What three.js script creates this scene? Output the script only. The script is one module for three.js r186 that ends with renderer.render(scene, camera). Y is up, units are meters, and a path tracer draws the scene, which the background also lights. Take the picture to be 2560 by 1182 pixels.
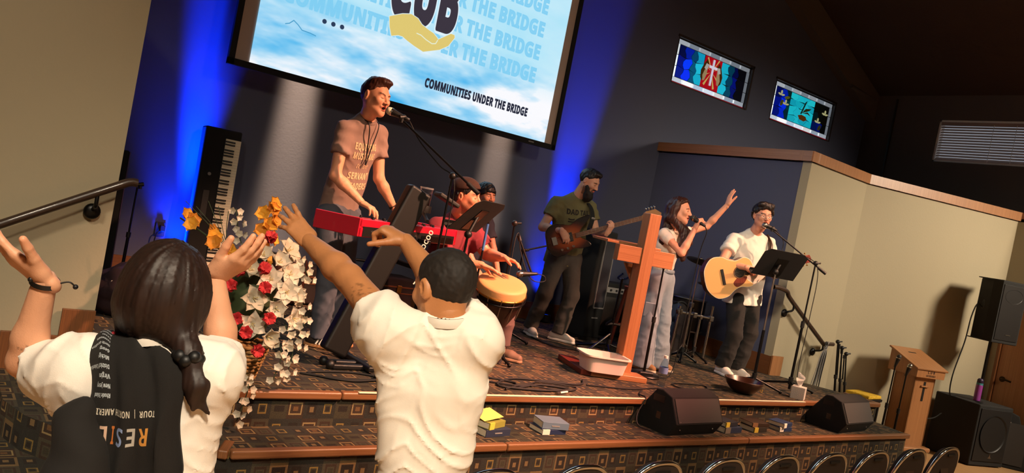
import * as THREE from 'three';
import { RectAreaLightUniformsLib } from 'three/addons/lights/RectAreaLightUniformsLib.js';
import { RoundedBoxGeometry } from 'three/addons/geometries/RoundedBoxGeometry.js';
import { mergeGeometries, mergeVertices } from 'three/addons/utils/BufferGeometryUtils.js';

const V = (x, y, z) => new THREE.Vector3(x, y, z);
const scene = new THREE.Scene();
RectAreaLightUniformsLib.init();

// ---------- camera: a phone held above head height, rolled clockwise ----------
const camera = new THREE.PerspectiveCamera(32.94, 2560 / 1182, 0.05, 60);
camera.position.set(0, 1.85, 0);
camera.quaternion.setFromRotationMatrix(new THREE.Matrix4().makeBasis(V(0.78626, 0.19135, 0.58752), V(-0.13707, 0.98117, -0.13612), V(-0.6025, 0.02649, 0.79768)));
camera.updateMatrixWorld();

const renderer = new THREE.WebGLRenderer({ antialias: true });
renderer.toneMapping = THREE.LinearToneMapping;
renderer.toneMappingExposure = 1.0;
renderer.shadowMap.enabled = true;
scene.background = new THREE.Color(0x05060a);

// ---------- unseen lamps: house, stage and wall washers, plus added fill spots ----------
const lamps = [];   // every spot, added fill too, gets a can further down
function spot(color, power, pos, aim, angle, penumbra, size = 4) {
  const l = new THREE.SpotLight(color, power, 0, angle * Math.PI / 180, penumbra, 2);
  l.position.set(...pos); l.target.position.set(...aim); l.castShadow = true; l.shadow.radius = size;
  l.shadow.mapSize.set(2048, 2048); l.shadow.bias = -0.0005;
  scene.add(l); scene.add(l.target); l.target.name = 'light_aim'; l.name = 'unseen_spot_light'; lamps.push([color, pos, aim]);
  return l;
}
const HOUSE_AND_FILL = new THREE.Color().setRGB(1, 0.83, 0.62), STAGE = new THREE.Color().setRGB(1, 0.5, 0.3), STAGE_RED = new THREE.Color().setRGB(1, 0.32, 0.22);
// unseen house lamps and added fill, all out of view above
spot(HOUSE_AND_FILL, 118, [-0.4, 5.0, 1.4], [0.95, 0.8, -1.9], 31, 0.7, 16);  // out of view, placed to light the two near figures
spot(HOUSE_AND_FILL, 46, [-1.8, 5.2, -0.6], [-0.2, 1.5, -5.0], 24, 0.8, 16);  // out of view, placed to light the left tan wall
spot(HOUSE_AND_FILL, 128, [11.0, 4.4, -0.2], [9.6, 1.2, -5.0], 36, 0.8, 26);  // unseen lamp on the right, placed to throw the speaker shadow
spot(HOUSE_AND_FILL, 35, [4.6, 6.0, 1.6], [5.2, 1.2, -5.2], 34, 0.9, 16);  // unseen lamp above, placed as general light on the stage
spot(HOUSE_AND_FILL, 170, [-0.4, 5.6, 1.4], [7.3, 1.7, -5.8], 11, 0.9, 16);  // added fill from the left for the slate wing wall
spot(HOUSE_AND_FILL, 190, [2.0, 6.0, 2.6], [2.0, 0, 2.4], 48, 0.8, 16);  // unseen downlight behind the camera, placed for its floor bounce
spot(HOUSE_AND_FILL, 190, [7.5, 6.0, 2.4], [7.5, 0, 2.2], 48, 0.8, 16);  // second unseen downlight for floor bounce, right half of the room
// unseen stage lamps placed to light the players, cut off above their heads
spot(STAGE, 500, [5.4, 6.4, -0.2], [2.85, 0.9, -4.75], 15, 0.5, 4);
spot(STAGE_RED, 440, [6.6, 6.4, -0.2], [4.1, 0.9, -4.9], 11, 0.5, 4);
spot(STAGE, 430, [8.3, 6.4, -0.4], [6.05, 0.9, -4.6], 13, 0.5, 4);
// unseen warm washers above the screen, placed for the beams on the rear wall
const WARM = new THREE.Color().setRGB(1, 0.64, 0.34), BLUE = new THREE.Color().setRGB(0.0, 0.035, 1);
spot(WARM, 2600, [2.72, 6.3, -6.98], [2.72, 1.6, -7.2], 3.4, 1.0, 3);
spot(WARM, 1700, [5.02, 6.3, -6.98], [5.02, 1.6, -7.2], 3.4, 1.0, 3);
// unseen blue floor cans, placed for the blue light up the rear wall
for (const [x, dx, k] of [[1.86, 0.1, 1], [5.98, 0.12, 0.6]]) {
  spot(BLUE, 720 * k, [x, 0.84, -7.02], [x + dx, 3.6, -7.26], 9.5, 0.7, 2);
  spot(BLUE, 22 * k, [x, 0.84, -6.98], [x + dx * 0.2, 1.5, -7.22], 30, 0.8, 2);  // second, wider spot per can, added to reach the lower wall
}

// ---------- naming ----------
const taken = new Map();
function numbered(name) { const n = taken.get(name) || 0; taken.set(name, n + 1); return n ? name + '_' + String(n).padStart(3, '0') : name; }
function shade(o) { o.traverse(m => { if (m.isMesh) { m.castShadow = true; m.receiveShadow = true; } }); return o; }
function tag(o, label, category, group) { o.userData.label = label; o.userData.category = category; if (group) o.userData.group = group; return o; }
function thing(name, label, category, pos = [0, 0, 0], turn = 0, group) {
  const o = new THREE.Group(); o.name = numbered(name); o.position.set(...pos); o.rotation.y = turn; scene.add(o);
  return tag(o, label, category, group);
}
function solo(name, geo, mat, label, category, group) { const m = new THREE.Mesh(geo, mat); m.name = numbered(name); scene.add(shade(m)); return tag(m, label, category, group); }
function part(name, geo, mat, parent, label) {
  const m = new THREE.Mesh(Array.isArray(geo) ? merge(geo) : geo, mat); m.name = name; parent.add(m); m.castShadow = m.receiveShadow = true;
  if (label) m.userData.label = label;
  return m;
}
function struct(name, geo, mat, label, category) {
  const m = geo ? new THREE.Mesh(Array.isArray(geo) ? merge(geo) : geo, mat) : new THREE.Group(); m.name = name; m.userData.kind = 'structure'; m.castShadow = m.receiveShadow = true;
  if (label) { m.userData.label = label; m.userData.category = category; }
  scene.add(m); return m;
}
// ---------- geometry helpers ----------
function merge(list) {
  return mergeGeometries(list.map(g => { g = g.index ? g.toNonIndexed() : g; for (const k of Object.keys(g.attributes)) if (!['position', 'normal', 'uv'].includes(k)) g.deleteAttribute(k); if (!g.attributes.uv) g.setAttribute('uv', new THREE.BufferAttribute(new Float32Array(g.attributes.position.count * 2), 2)); return g; }));
}
function metric(geo, axis) {   // uv in metres, taken from the dominant axis of each face; axis: grain direction (u runs across it)
  const g = geo.index ? geo.toNonIndexed() : geo, p = g.attributes.position, n = p.count, uv = new Float32Array(n * 2);
  const a = V(), b = V(), c = V(), q = V();
  for (let i = 0; i < n; i += 3) {
    a.fromBufferAttribute(p, i); b.fromBufferAttribute(p, i + 1).sub(a); c.fromBufferAttribute(p, i + 2).sub(a); q.crossVectors(b, c);
    const x = Math.abs(q.x), y = Math.abs(q.y), z = Math.abs(q.z);
    for (let k = 0; k < 3; k++) {
      const X = p.getX(i + k), Y = p.getY(i + k), Z = p.getZ(i + k);
      let u, v;
      if (y >= x && y >= z) { u = X; v = Z; } else if (x >= z) { u = Z; v = Y; } else { u = X; v = Y; }
      if (axis === 'x') { if (y >= x && y >= z) [u, v] = [Z, X]; else if (x >= z) [u, v] = [Z, Y]; else [u, v] = [Y, X]; }
      if (axis === 'z') { if (x >= z && x >= y) [u, v] = [Y, Z]; }
      uv[(i + k) * 2] = u; uv[(i + k) * 2 + 1] = v;
    }
  }
  g.setAttribute('uv', new THREE.BufferAttribute(uv, 2)); return g;
}
function at(g, x, y, z, rx = 0, ry = 0, rz = 0) { if (rx || ry || rz) g.applyMatrix4(new THREE.Matrix4().makeRotationFromEuler(new THREE.Euler(rx, ry, rz, 'YXZ'))); g.translate(x, y, z); return g; }
const box = (w, h, d, x = 0, y = 0, z = 0, rx = 0, ry = 0, rz = 0, axis) => at(metric(new THREE.BoxGeometry(w, h, d), axis), x, y, z, rx, ry, rz);
const rbox = (w, h, d, r, x = 0, y = 0, z = 0, rx = 0, ry = 0, rz = 0, axis, seg = 2) => at(metric(new RoundedBoxGeometry(w, h, d, seg, r), axis), x, y, z, rx, ry, rz);
const cyl = (r0, r1, h, x = 0, y = 0, z = 0, rx = 0, ry = 0, rz = 0, seg = 20) => at(new THREE.CylinderGeometry(r0, r1, h, seg), x, y, z, rx, ry, rz);
const ball = (r, x, y, z, seg = 16) => new THREE.SphereGeometry(r, seg, Math.max(8, seg * 0.6 | 0)).translate(x, y, z);
const P3 = a => V(a[0], a[1], a[2]);
function rod(a, b, r, r2 = r, seg = 12) {   // straight bar between two points
  const A = P3(a), B = P3(b), d = B.clone().sub(A), L = d.length();
  const g = new THREE.CylinderGeometry(r2, r, L, seg); g.translate(0, L / 2, 0);
  g.applyQuaternion(new THREE.Quaternion().setFromUnitVectors(V(0, 1, 0), d.normalize())); return g.translate(A.x, A.y, A.z);
}
function tube(pts, r, n = 40, seg = 8, closed = false) { return new THREE.TubeGeometry(new THREE.CatmullRomCurve3(pts.map(P3), closed, 'catmullrom', 0.5), n, r, seg, closed); }
function lathe(prof, seg = 32) { return new THREE.LatheGeometry(prof.map(p => new THREE.Vector2(p[0], p[1])), seg); }
function prism(pts, depth, bevel = 0, hole) {   // outline in xy, thickness along +z
  const s = new THREE.Shape(pts.map(p => new THREE.Vector2(p[0], p[1])));
  if (hole) s.holes.push(new THREE.Path(hole.map(p => new THREE.Vector2(p[0], p[1]))));
  return new THREE.ExtrudeGeometry(s, { depth, bevelEnabled: bevel > 0, bevelSize: bevel, bevelThickness: bevel, bevelSegments: 2, curveSegments: 24 });
}
function slab(pts, y0, y1) {   // plan outline in (x, z), from y0 to y1
  const g = new THREE.ExtrudeGeometry(new THREE.Shape(pts.map(p => new THREE.Vector2(p[0], -p[1]))), { depth: y1 - y0, bevelEnabled: false });
  g.rotateX(-Math.PI / 2).translate(0, y0, 0); return metric(g);
}
function wallPanel(a, b, y0, y1, thick, side = 1) {   // upright slab from plan point a to b, thickness to the side away from the viewer
  const dx = b[0] - a[0], dz = b[1] - a[1], L = Math.hypot(dx, dz);
  const g = metric(new THREE.BoxGeometry(L, y1 - y0, thick)); g.translate(L / 2, (y0 + y1) / 2, -side * thick / 2);
  g.rotateY(-Math.atan2(dz, dx)); return g.translate(a[0], 0, a[1]);
}
// ---------- seeded noise ----------
let seedState = 7;
function rnd() { seedState = (seedState * 1664525 + 1013904223) >>> 0; return seedState / 4294967296; }
const hash3 = (x, y, z) => { let h = Math.imul(x, 374761393) ^ Math.imul(y, 668265263) ^ Math.imul(z, 2147483647 - 1013); h = Math.imul(h ^ (h >>> 13), 1274126177); return ((h ^ (h >>> 16)) >>> 0) / 4294967296; };
function vnoise(x, y, z) {
  const X = Math.floor(x), Y = Math.floor(y), Z = Math.floor(z), s = t => t * t * (3 - 2 * t), u = s(x - X), v = s(y - Y), w = s(z - Z);
  const l = (a, b, t) => a + (b - a) * t;
  return l(l(l(hash3(X, Y, Z), hash3(X + 1, Y, Z), u), l(hash3(X, Y + 1, Z), hash3(X + 1, Y + 1, Z), u), v),
    l(l(hash3(X, Y, Z + 1), hash3(X + 1, Y, Z + 1), u), l(hash3(X, Y + 1, Z + 1), hash3(X + 1, Y + 1, Z + 1), u), v), w) * 2 - 1;
}
// ---------- textures ----------
function canvas(w, h, draw) { const c = document.createElement('canvas'); c.width = w; c.height = h; draw(c.getContext('2d'), w, h); return c; }
function ctex(w, h, draw, rep, srgb = true) {
  const t = new THREE.CanvasTexture(canvas(w, h, draw)); t.wrapS = t.wrapT = THREE.RepeatWrapping; if (rep) t.repeat.set(rep[0], rep[1]); if (srgb) t.colorSpace = THREE.SRGBColorSpace; t.anisotropy = 8; return t;
}
function grainTex(n, scaleX, scaleY, oct = 4, rep = [1, 1], lo = 0, hi = 255) {   // tileable noise, grey
  const d = new Uint8Array(n * n * 4);
  for (let y = 0; y < n; y++) for (let x = 0; x < n; x++) {
    let s = 0, a = 1, t = 0;
    for (let o = 0; o < oct; o++) {
      const fx = scaleX << o, fy = scaleY << o, px = x / n * fx, py = y / n * fy, X = Math.floor(px), Y = Math.floor(py), u = px - X, v = py - Y, su = u * u * (3 - 2 * u), sv = v * v * (3 - 2 * v);
      const h = (i, j) => hash3(((i % fx) + fx) % fx, ((j % fy) + fy) % fy, o + 11);
      s += a * ((h(X, Y) * (1 - su) + h(X + 1, Y) * su) * (1 - sv) + (h(X, Y + 1) * (1 - su) + h(X + 1, Y + 1) * su) * sv); t += a; a *= 0.55;
    }
    const g = lo + (hi - lo) * Math.min(1, Math.max(0, (s / t - 0.25) * 2)), i = (y * n + x) * 4; d[i] = d[i + 1] = d[i + 2] = g; d[i + 3] = 255;
  }
  const t = new THREE.DataTexture(d, n, n); t.wrapS = t.wrapT = THREE.RepeatWrapping; t.magFilter = THREE.LinearFilter; t.minFilter = THREE.LinearMipmapLinearFilter; t.generateMipmaps = true; t.repeat.set(...rep); t.needsUpdate = true; return t;
}
const paintBump = grainTex(256, 32, 32, 3, [2.2, 2.2]), weaveBump = grainTex(256, 64, 64, 2, [14, 14]), skinBump = grainTex(256, 48, 48, 3, [9, 9]), clothBump = grainTex(256, 10, 10, 4, [5, 5]);
function woodTex(base, dark, rep) {   // boards of straight oak grain, u across the grain
  return ctex(512, 1024, (g, w, h) => {
    g.fillStyle = base; g.fillRect(0, 0, w, h);
    for (let i = 0; i < 520; i++) {
      const x = rnd() * w, a = 0.03 + rnd() * 0.13; g.strokeStyle = dark; g.globalAlpha = a; g.lineWidth = 0.6 + rnd() * 3;
      for (const off of [-w, 0, w]) { g.beginPath(); const f = rnd() * 6.28, am = 3 + rnd() * 9; for (let y = 0; y <= h; y += 32) { const X = x + off + Math.sin(f + y / h * 6.283) * am; y ? g.lineTo(X, y) : g.moveTo(X, y); } g.stroke(); }
    }
    for (let i = 0; i < 1400; i++) { g.globalAlpha = 0.10 + rnd() * 0.2; g.fillStyle = dark; g.fillRect(rnd() * w, rnd() * h, 1, 8 + rnd() * 30); }
    for (let k = 0; k < 3; k++) { const cx = w * (0.2 + 0.3 * k), cy = rnd() * h; g.strokeStyle = dark; for (let r = 1; r < 9; r++) { g.globalAlpha = 0.14; g.lineWidth = 1.6; g.beginPath(); g.ellipse(cx, cy, r * 7, r * 46, 0, 0, 6.3); g.stroke(); } }
    g.globalAlpha = 1;
  }, rep);
}
const carpetTex = ctex(1024, 1024, (g, w, h) => {   // woven squares, four cells by four rows to a repeat
  const n = 4, cw = w / n, ch = h / n;
  const col = { base: '#231a13', olive: '#3d3726', slate: '#2a2822', tan: '#7d6440', sand: '#9a8458', rust: '#70502e', gold: '#8f7438', brown: '#3a281b', moss: '#474030' };
  g.fillStyle = col.base; g.fillRect(0, 0, w, h);
  const sq = (x, y, a, b, c) => { g.fillStyle = c; g.fillRect(x - a / 2, y - b / 2, a, b); };
  const kinds = [
    (x, y) => { sq(x, y, cw, ch, col.moss); sq(x, y, cw * .66, ch * .7, col.brown); sq(x, y, cw * .44, ch * .46, col.moss); sq(x, y, cw * .3, ch * .3, '#3a3424'); },
    (x, y) => { sq(x, y, cw, ch, col.tan); sq(x, y + ch * .06, cw * .74, ch * .72, col.base); sq(x, y + ch * .08, cw * .26, ch * .26, col.tan); },
    (x, y) => { sq(x, y, cw, ch, col.slate); sq(x, y, cw * .56, ch * .6, col.base); sq(x, y + ch * .04, cw * .26, ch * .28, col.tan); },
    (x, y) => { sq(x, y, cw, ch, col.slate); sq(x, y, cw * .5, ch * .5, col.gold); sq(x, y, cw * .36, ch * .36, col.olive); sq(x, y, cw * .24, ch * .22, col.base); },
    (x, y) => { sq(x, y, cw, ch, col.brown); sq(x, y, cw * .8, ch * .62, col.sand); sq(x, y, cw * .64, ch * .46, col.brown); sq(x, y, cw * .3, ch * .22, col.rust); },
    (x, y) => { sq(x, y, cw, ch, col.olive); sq(x, y, cw * .6, ch * .3, col.base); },
  ];
  const order = [[0, 1, 2, 3], [5, 4, 0, 1], [2, 3, 5, 4], [4, 0, 3, 2]];
  for (let r = 0; r < n; r++) for (let c = 0; c < n; c++) kinds[order[r][c]]((c + .5) * cw, (r + .5) * ch);
  for (let i = 0; i < 26000; i++) { g.globalAlpha = 0.22; g.fillStyle = rnd() < .6 ? '#0d0a07' : '#a08458'; g.fillRect(rnd() * w, rnd() * h, 2, 5); }
  g.globalAlpha = 1;
}, [1 / 0.37, 1 / 0.44]);

const mat = (o) => new THREE.MeshPhysicalMaterial({ roughness: 0.7, side: THREE.DoubleSide, ...o });
const M = {
  tan: mat({ color: 0xa3987e, roughness: 0.75, bumpMap: paintBump, bumpScale: 0.0003 }),
  slate: mat({ color: 0x50546a, roughness: 0.8, bumpMap: paintBump, bumpScale: 0.00008 }),
  upper: mat({ color: 0x5a4f47, roughness: 0.85, bumpMap: paintBump, bumpScale: 0.001 }),
  ceiling: mat({ color: 0x3f2c1e, roughness: 0.9, bumpMap: paintBump, bumpScale: 0.002 }),
  carpet: mat({ map: carpetTex, roughness: 0.97, bumpMap: weaveBump, bumpScale: 0.002 }),
  oak: mat({ map: woodTex('#a8754a', '#66391b', [2.2, 1]), roughness: 0.42, clearcoat: 0.25, clearcoatRoughness: 0.35 }),
  oakDark: mat({ map: woodTex('#7a4a25', '#3f2210', [2.2, 1]), roughness: 0.5 }),
  nosing: mat({ map: woodTex('#8a5a36', '#4f2c14', [2.2, 1]), roughness: 0.45, clearcoat: 0.15, clearcoatRoughness: 0.4 }),
  red_wood: mat({ map: woodTex('#7b3324', '#3f120b', [2.2, 1]), roughness: 0.4 }),
  floor: mat({ map: woodTex('#c49a6c', '#8f6238', [1.6, 0.8]), roughness: 0.4, clearcoat: 0.2, clearcoatRoughness: 0.4 }),
  black: mat({ color: 0x0d0c0c, roughness: 0.5 }),
  blackMatte: mat({ color: 0x121110, roughness: 0.85, bumpMap: weaveBump, bumpScale: 0.0006 }),
  blackMetal: mat({ color: 0x0b0b0c, roughness: 0.35, metalness: 0.4 }),
  rubber: mat({ color: 0x0c0b0b, roughness: 0.75 }),
  chrome: mat({ color: 0xd8d4cc, roughness: 0.18, metalness: 1 }),
  steel: mat({ color: 0xa09a92, roughness: 0.32, metalness: 1 }),
  brass: mat({ color: 0xb98f43, roughness: 0.3, metalness: 1 }),
  darkBrass: mat({ color: 0x3b2c16, roughness: 0.35, metalness: 0.9 }),
  railPaint: mat({ color: 0x33231a, roughness: 0.38, clearcoat: 0.3 }),
  white: mat({ color: 0xe9e4da, roughness: 0.5 }),
  cream: mat({ color: 0xe4d8bc, roughness: 0.6 }),
  grey: mat({ color: 0x8b8784, roughness: 0.6 }),
  darkGrey: mat({ color: 0x2b2826, roughness: 0.6 }),
  screenEdge: mat({ color: 0xb9a79c, roughness: 0.8 }),
};
// =====================================================================  THE ROOM
const DECK = 0.7, STEP = 0.51, LEDGE = 3.02;
struct('floor', slab([[-4.6, 5], [12.4, 5], [12.4, -7.6], [-4.6, -7.6]], -0.2, 0), M.floor);
{ // rear gable wall with two window openings
  const w = new THREE.Shape([[-4.2, 0], [12.2, 0], [12.2, 4.82], [3.9, 8.3], [-4.2, 4.82]].map(p => new THREE.Vector2(...p)));
  for (const [a, b] of [[7.45, 9.0], [9.56, 11.1]]) w.holes.push(new THREE.Path([[a, 3.9], [b, 3.9], [b, 4.5], [a, 4.5]].map(p => new THREE.Vector2(...p))));
  struct('wall_back', metric(new THREE.ExtrudeGeometry(w, { depth: 0.25, bevelEnabled: false }).translate(0, 0, -7.45)), M.slate);
  struct('wall_front', wallPanel([12.2, 4.6], [-4.4, 4.6], 0, 8.4, 0.2), M.upper);
  const side = new THREE.Shape([[-4.8, 0], [7.4, 0], [7.4, 4.9], [-4.8, 4.9]].map(p => new THREE.Vector2(...p)));   // (minus z, y)
  side.holes.push(new THREE.Path([[4.3, 3.84], [6.02, 3.84], [6.02, 4.47], [4.3, 4.47]].map(p => new THREE.Vector2(...p))));
  const gs = new THREE.ExtrudeGeometry(side, { depth: 0.2, bevelEnabled: false }); gs.rotateY(Math.PI / 2).translate(12, 0, 0);
  struct('wall_right', metric(gs), M.upper);
  struct('wall_left', box(0.2, 4.9, 12.2, -4.3, 2.45, -1.3), M.upper);
  const roof = [[-4.6, 4.65], [3.9, 8.3], [12.6, 4.58], [12.6, 4.78], [3.9, 8.5], [-4.6, 4.85]];
  struct('ceiling', metric(prism(roof, 12.6).translate(0, 0, -7.6)), M.ceiling);
  // sloping beam under the roof line along the rear wall
  struct('trim_1', metric(prism([[3.9, 7.95], [12, 4.42], [12, 4.85], [3.9, 8.32]], 0.16).translate(0, 0, -7.2)), M.upper);
  struct('trim_2', box(0.05, 1.75, 0.02, 11.99, 3.9, -6.72), M.railPaint);      // vertical joint of the side wall
  struct('trim_3', rod([11.15, 4.78, -7.03], [11.9, 4.72, -7.03], 0.03), M.upper);
}
// cans for the unseen high lamps and fill spots, each just behind its light
for (const [color, pos, aim] of lamps) if (pos[1] > 2) {
  const d = V(...aim).sub(V(...pos)).normalize(), o = struct(numbered('unseen_ceiling_lamp'), null, null); o.position.set(...pos); o.quaternion.setFromUnitVectors(V(0, -1, 0), d);
  const k = pos[2] < -6 ? 0.5 : 1;
  part('housing', lathe([[0, 0.26 * k], [0.06 * k, 0.26 * k], [0.09 * k, 0.2 * k], [0.1 * k, 0.02 * k], [0.095 * k, 0.02 * k], [0.085 * k, 0.19 * k], [0, 0.24 * k]], 24), M.black, o);
  part('lens', cyl(0.09 * k, 0.09 * k, 0.006, 0, 0.05 * k, 0), mat({ color: 0x0a0a0a, emissive: color, emissiveIntensity: 1, roughness: 0.4 }), o);
}
// the lower wings beside the stage: slate towards the stage, tan towards the seats, oak cap along the top
{
  const A = [7.5, -5.0], B = [8.85, -5.12], C = [11.2, -4.37];
  struct('wall_wing_right', wallPanel([7.5, -7.2], [7.5, -5.02], 0, LEDGE - 0.002, 0.1, 1), M.slate);
  struct('wall_tan_right', [wallPanel(A, B, 0, LEDGE, 0.1), wallPanel(B, C, 0, LEDGE, 0.1)], M.tan);
  struct('wall_door_right', [wallPanel(C, [11.2, -4.26], 0, LEDGE, 0.1), wallPanel([11.2, -4.26], [11.2, -3.32], 2.12, LEDGE, 0.1), wallPanel([11.2, -3.32], [11.2, 4.6], 0, LEDGE, 0.1)], M.tan);
  struct('unseen_ledge_right', slab([[7.5, -7.2], A, B, C, [11.2, 4.6], [12, 4.6], [12, -7.2]], LEDGE - 0.02, LEDGE + 0.02), M.upper);  // unseen lid over the wing, also keeps light from leaking
  const cap = (a, b) => wallPanel([a[0], a[1] + 0.03], [b[0], b[1] + 0.03], LEDGE - 0.01, LEDGE + 0.1, 0.16);
  const capA = metric(new THREE.BoxGeometry(0.16, 0.11, 2.22), 'z').translate(7.53, LEDGE + 0.045, -6.09);
  struct('trim_4', capA, M.oak);
  struct('trim_5', [cap([7.46, -5.0], [8.87, -5.12])], M.oak); struct('trim_6', [cap([8.84, -5.12], C)], M.oak); struct('trim_7', [cap(C, [11.2, 4.6])], M.oak);
  // oak baseboards
  struct('baseboard_right', box(0.02, 0.2, 2.1, 7.49, DECK + 0.1, -6.06, 0, 0, 0, 'z'), M.oakDark);
  struct('baseboard_right_end', box(0.17, 0.21, 0.022, 7.575, DECK + 0.105, -4.985, 0, -0.09), M.oak);
  struct('baseboard_back', box(6.5, 0.2, 0.02, 4.22, DECK + 0.1, -7.19, 0, 0, 0, 'x'), M.oakDark);
  // left wing, the mirror of it
  const a = [0.94, -5.0], b = [-0.42, -5.12], c = [-2.75, -4.37];
  struct('wall_wing_left', wallPanel([0.94, -5.02], [0.94, -7.2], 0, LEDGE - 0.002, 0.1, 1), M.slate);
  struct('wall_tan_left', [wallPanel(b, a, 0, LEDGE, 0.1), wallPanel(c, b, 0, LEDGE, 0.1), wallPanel([-2.75, 4.6], c, 0, LEDGE, 0.1)], M.tan);
  struct('ledge_left', slab([[0.94, -7.2], a, b, c, [-2.75, 4.6], [-4.2, 4.6], [-4.2, -7.2]], LEDGE - 0.02, LEDGE + 0.06), M.oak);
  // stepped skirting board that follows the left stairs
  const sk = prism([[0.94, 0.68], [0.94, 0.855], [0.775, 0.855], [0.775, 0.7], [0.6, 0.7], [0.6, 0.71], [0.5, 0.71], [0.5, 0.5], [0.24, 0.5], [0.24, 0.32], [-0.1, 0.32], [-0.1, 0.1], [-0.35, 0.1], [-0.35, 0], [0.2, 0], [0.94, 0]], 0.02, 0.002).translate(0, 0, -4.995);
  struct('baseboard_left', metric(sk), M.oakDark);
}
// ---------------------------------------------------------------- the platform: deck, front step, side stairs, oak nosings
{
  const deck = [[0.77, -5], [0.8, -4.5], [0.95, -4.2], [1.15, -4.03], [1.4, -3.985], [7.97, -4.03], [7.9, -4.3], [7.62, -5], [7.55, -7.25], [0.9, -7.25], [0.9, -5]];
  const st = struct('stage_platform', null, null, 'low stage carpeted in brown woven squares behind the two oak-edged steps', 'stage');
  part('deck', slab(deck, 0.0, DECK), M.carpet, st);
  const lower = [[0.5, -5], [0.5, -4.4], [0.57, -4.16], [0.7, -3.96], [0.92, -3.78], [1.15, -3.67], [1.4, -3.645], [7.88, -3.645], [8.0, -4.2], [7.7, -4.6], [1, -4.6]];
  part('front_step', slab(lower, 0.0, STEP), M.carpet, st);
  part('side_step', slab([[0.22, -5], [0.22, -4.3], [0.36, -3.9], [0.7, -3.55], [1.1, -3.4], [1.3, -3.64], [1, -4.4], [0.6, -5]], 0, 0.345), M.carpet, st);
  part('side_step', slab([[-0.1, -5], [-0.1, -4.2], [0.1, -3.7], [0.55, -3.28], [1.1, -3.12], [1.32, -3.62], [0.5, -4.4], [0.4, -5]], 0, 0.175), M.carpet, st);
  for (let i = 0; i < 3; i++) part('side_step', box(0.3, 0.525 - 0.175 * i, 0.8 - i * 0.02, 8.05 + 0.29 * i, (0.525 - 0.175 * i) / 2, -4.6), M.carpet, st);
  for (let i = 0; i < 2; i++) part('nosing', rbox(0.03, 0.04, 0.78, 0.008, 8.2 + 0.29 * i, 0.51 - 0.175 * i, -4.6, 0, 0, 0, 'z'), M.nosing, st);
  const nose = (x0, x1, y, z) => { const L = x1 - x0 - 0.004; part('nosing', rbox(L, 0.045, 0.05, 0.012, (x0 + x1) / 2, y - 0.021, z, 0, 0, 0, 'x'), M.nosing, st); };
  nose(1.32, 2.05, DECK + 0.004, -3.985); nose(2.05, 4.62, DECK + 0.004, -3.99); nose(4.62, 6.62, DECK + 0.004, -4.0); nose(6.62, 7.98, DECK + 0.004, -4.02);
  nose(1.36, 3.0, STEP + 0.004, -3.64); nose(3.0, 5.35, STEP + 0.004, -3.64); nose(5.35, 7.9, STEP + 0.004, -3.64);
  part('nosing', rbox(0.05, 0.045, 0.16, 0.01, 1.36, STEP - 0.017, -3.7, 0, -0.5), M.nosing, st);
  part('nosing', rbox(0.05, 0.045, 0.36, 0.01, 7.94, DECK - 0.017, -4.2, 0, 0.0, 0, 'z'), M.nosing, st);
  for (const [a, b, z] of [[2.15, 2.42, -3.972], [2.95, 4.5, -3.975], [5.2, 6.6, -3.985]]) part('edge_strip', box(b - a, 0.004, 0.024, (a + b) / 2, DECK + 0.0065, z), M.cream, st, 'pale metal edge strip');
}
// ---------------------------------------------------------------- handrails on the tan walls
function handrail(pts, brackets, label) {
  const o = thing('handrail', label, 'handrail', [0, 0, 0]);
  part('rail', tube(pts, 0.024, 60, 12), M.railPaint, o);
  for (const [p, w] of brackets) {
    part('bracket', tube([p, [p[0], p[1] - 0.07, p[2]], [w[0], w[1] + 0.02, w[2] + 0.04], w], 0.011, 16, 8), M.blackMetal, o);
    part('wall_plate', at(new THREE.SphereGeometry(0.045, 20, 10).scale(1, 1, 0.5), w[0], w[1], w[2] + 0.008), M.blackMetal, o);
  }
  return shade(o);
}
handrail([[1.02, 1.62, -4.9], [0.985, 1.62, -4.9], [0.9, 1.575, -4.9], [0.4, 1.285, -4.92], [-0.1, 0.99, -4.95], [-0.3, 0.87, -4.98]], [[[0.83, 1.53, -4.9], [0.83, 1.42, -4.985]], [[0.05, 1.08, -4.94], [0.05, 0.97, -5.06]]], 'dark brown handrail sloping down the tan wall at the left edge');
handrail([[7.14, 1.64, -4.91], [7.25, 1.64, -4.91], [7.4, 1.61, -4.91], [7.5, 1.53, -4.91], [8.26, 1.13, -4.94], [8.34, 1.1, -4.95], [8.5, 1.1, -4.97], [8.58, 1.1, -4.98]], [[[7.56, 1.5, -4.91], [7.53, 1.38, -4.99]], [[8.33, 1.1, -4.95], [8.32, 0.98, -5.06]]], 'dark brown handrail bending down the tan wall right of the guitarist');

// ---------------------------------------------------------------- door on the right
{
  const d = struct('door_1', null, null);
  part('door_leaf', rbox(0.045, 2.1, 0.92, 0.005, 11.22, 1.05, -3.79, 0, 0, 0), M.oak, d);
  part('door_frame', [box(0.1, 2.16, 0.03, 11.2, 1.08, -4.27), box(0.1, 2.16, 0.03, 11.2, 1.08, -3.31), box(0.1, 0.04, 0.99, 11.2, 2.14, -3.79)], M.oakDark, d);
  part('door_handle', [rod([11.2, 1.0, -4.17], [11.14, 1.0, -4.17], 0.012), tube([[11.14, 1.0, -4.17], [11.135, 1.005, -4.12], [11.14, 0.995, -4.05]], 0.011, 12, 8), cyl(0.035, 0.035, 0.012, 11.192, 1.0, -4.17, 0, 0, Math.PI / 2)], M.darkBrass, d);
}
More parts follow.
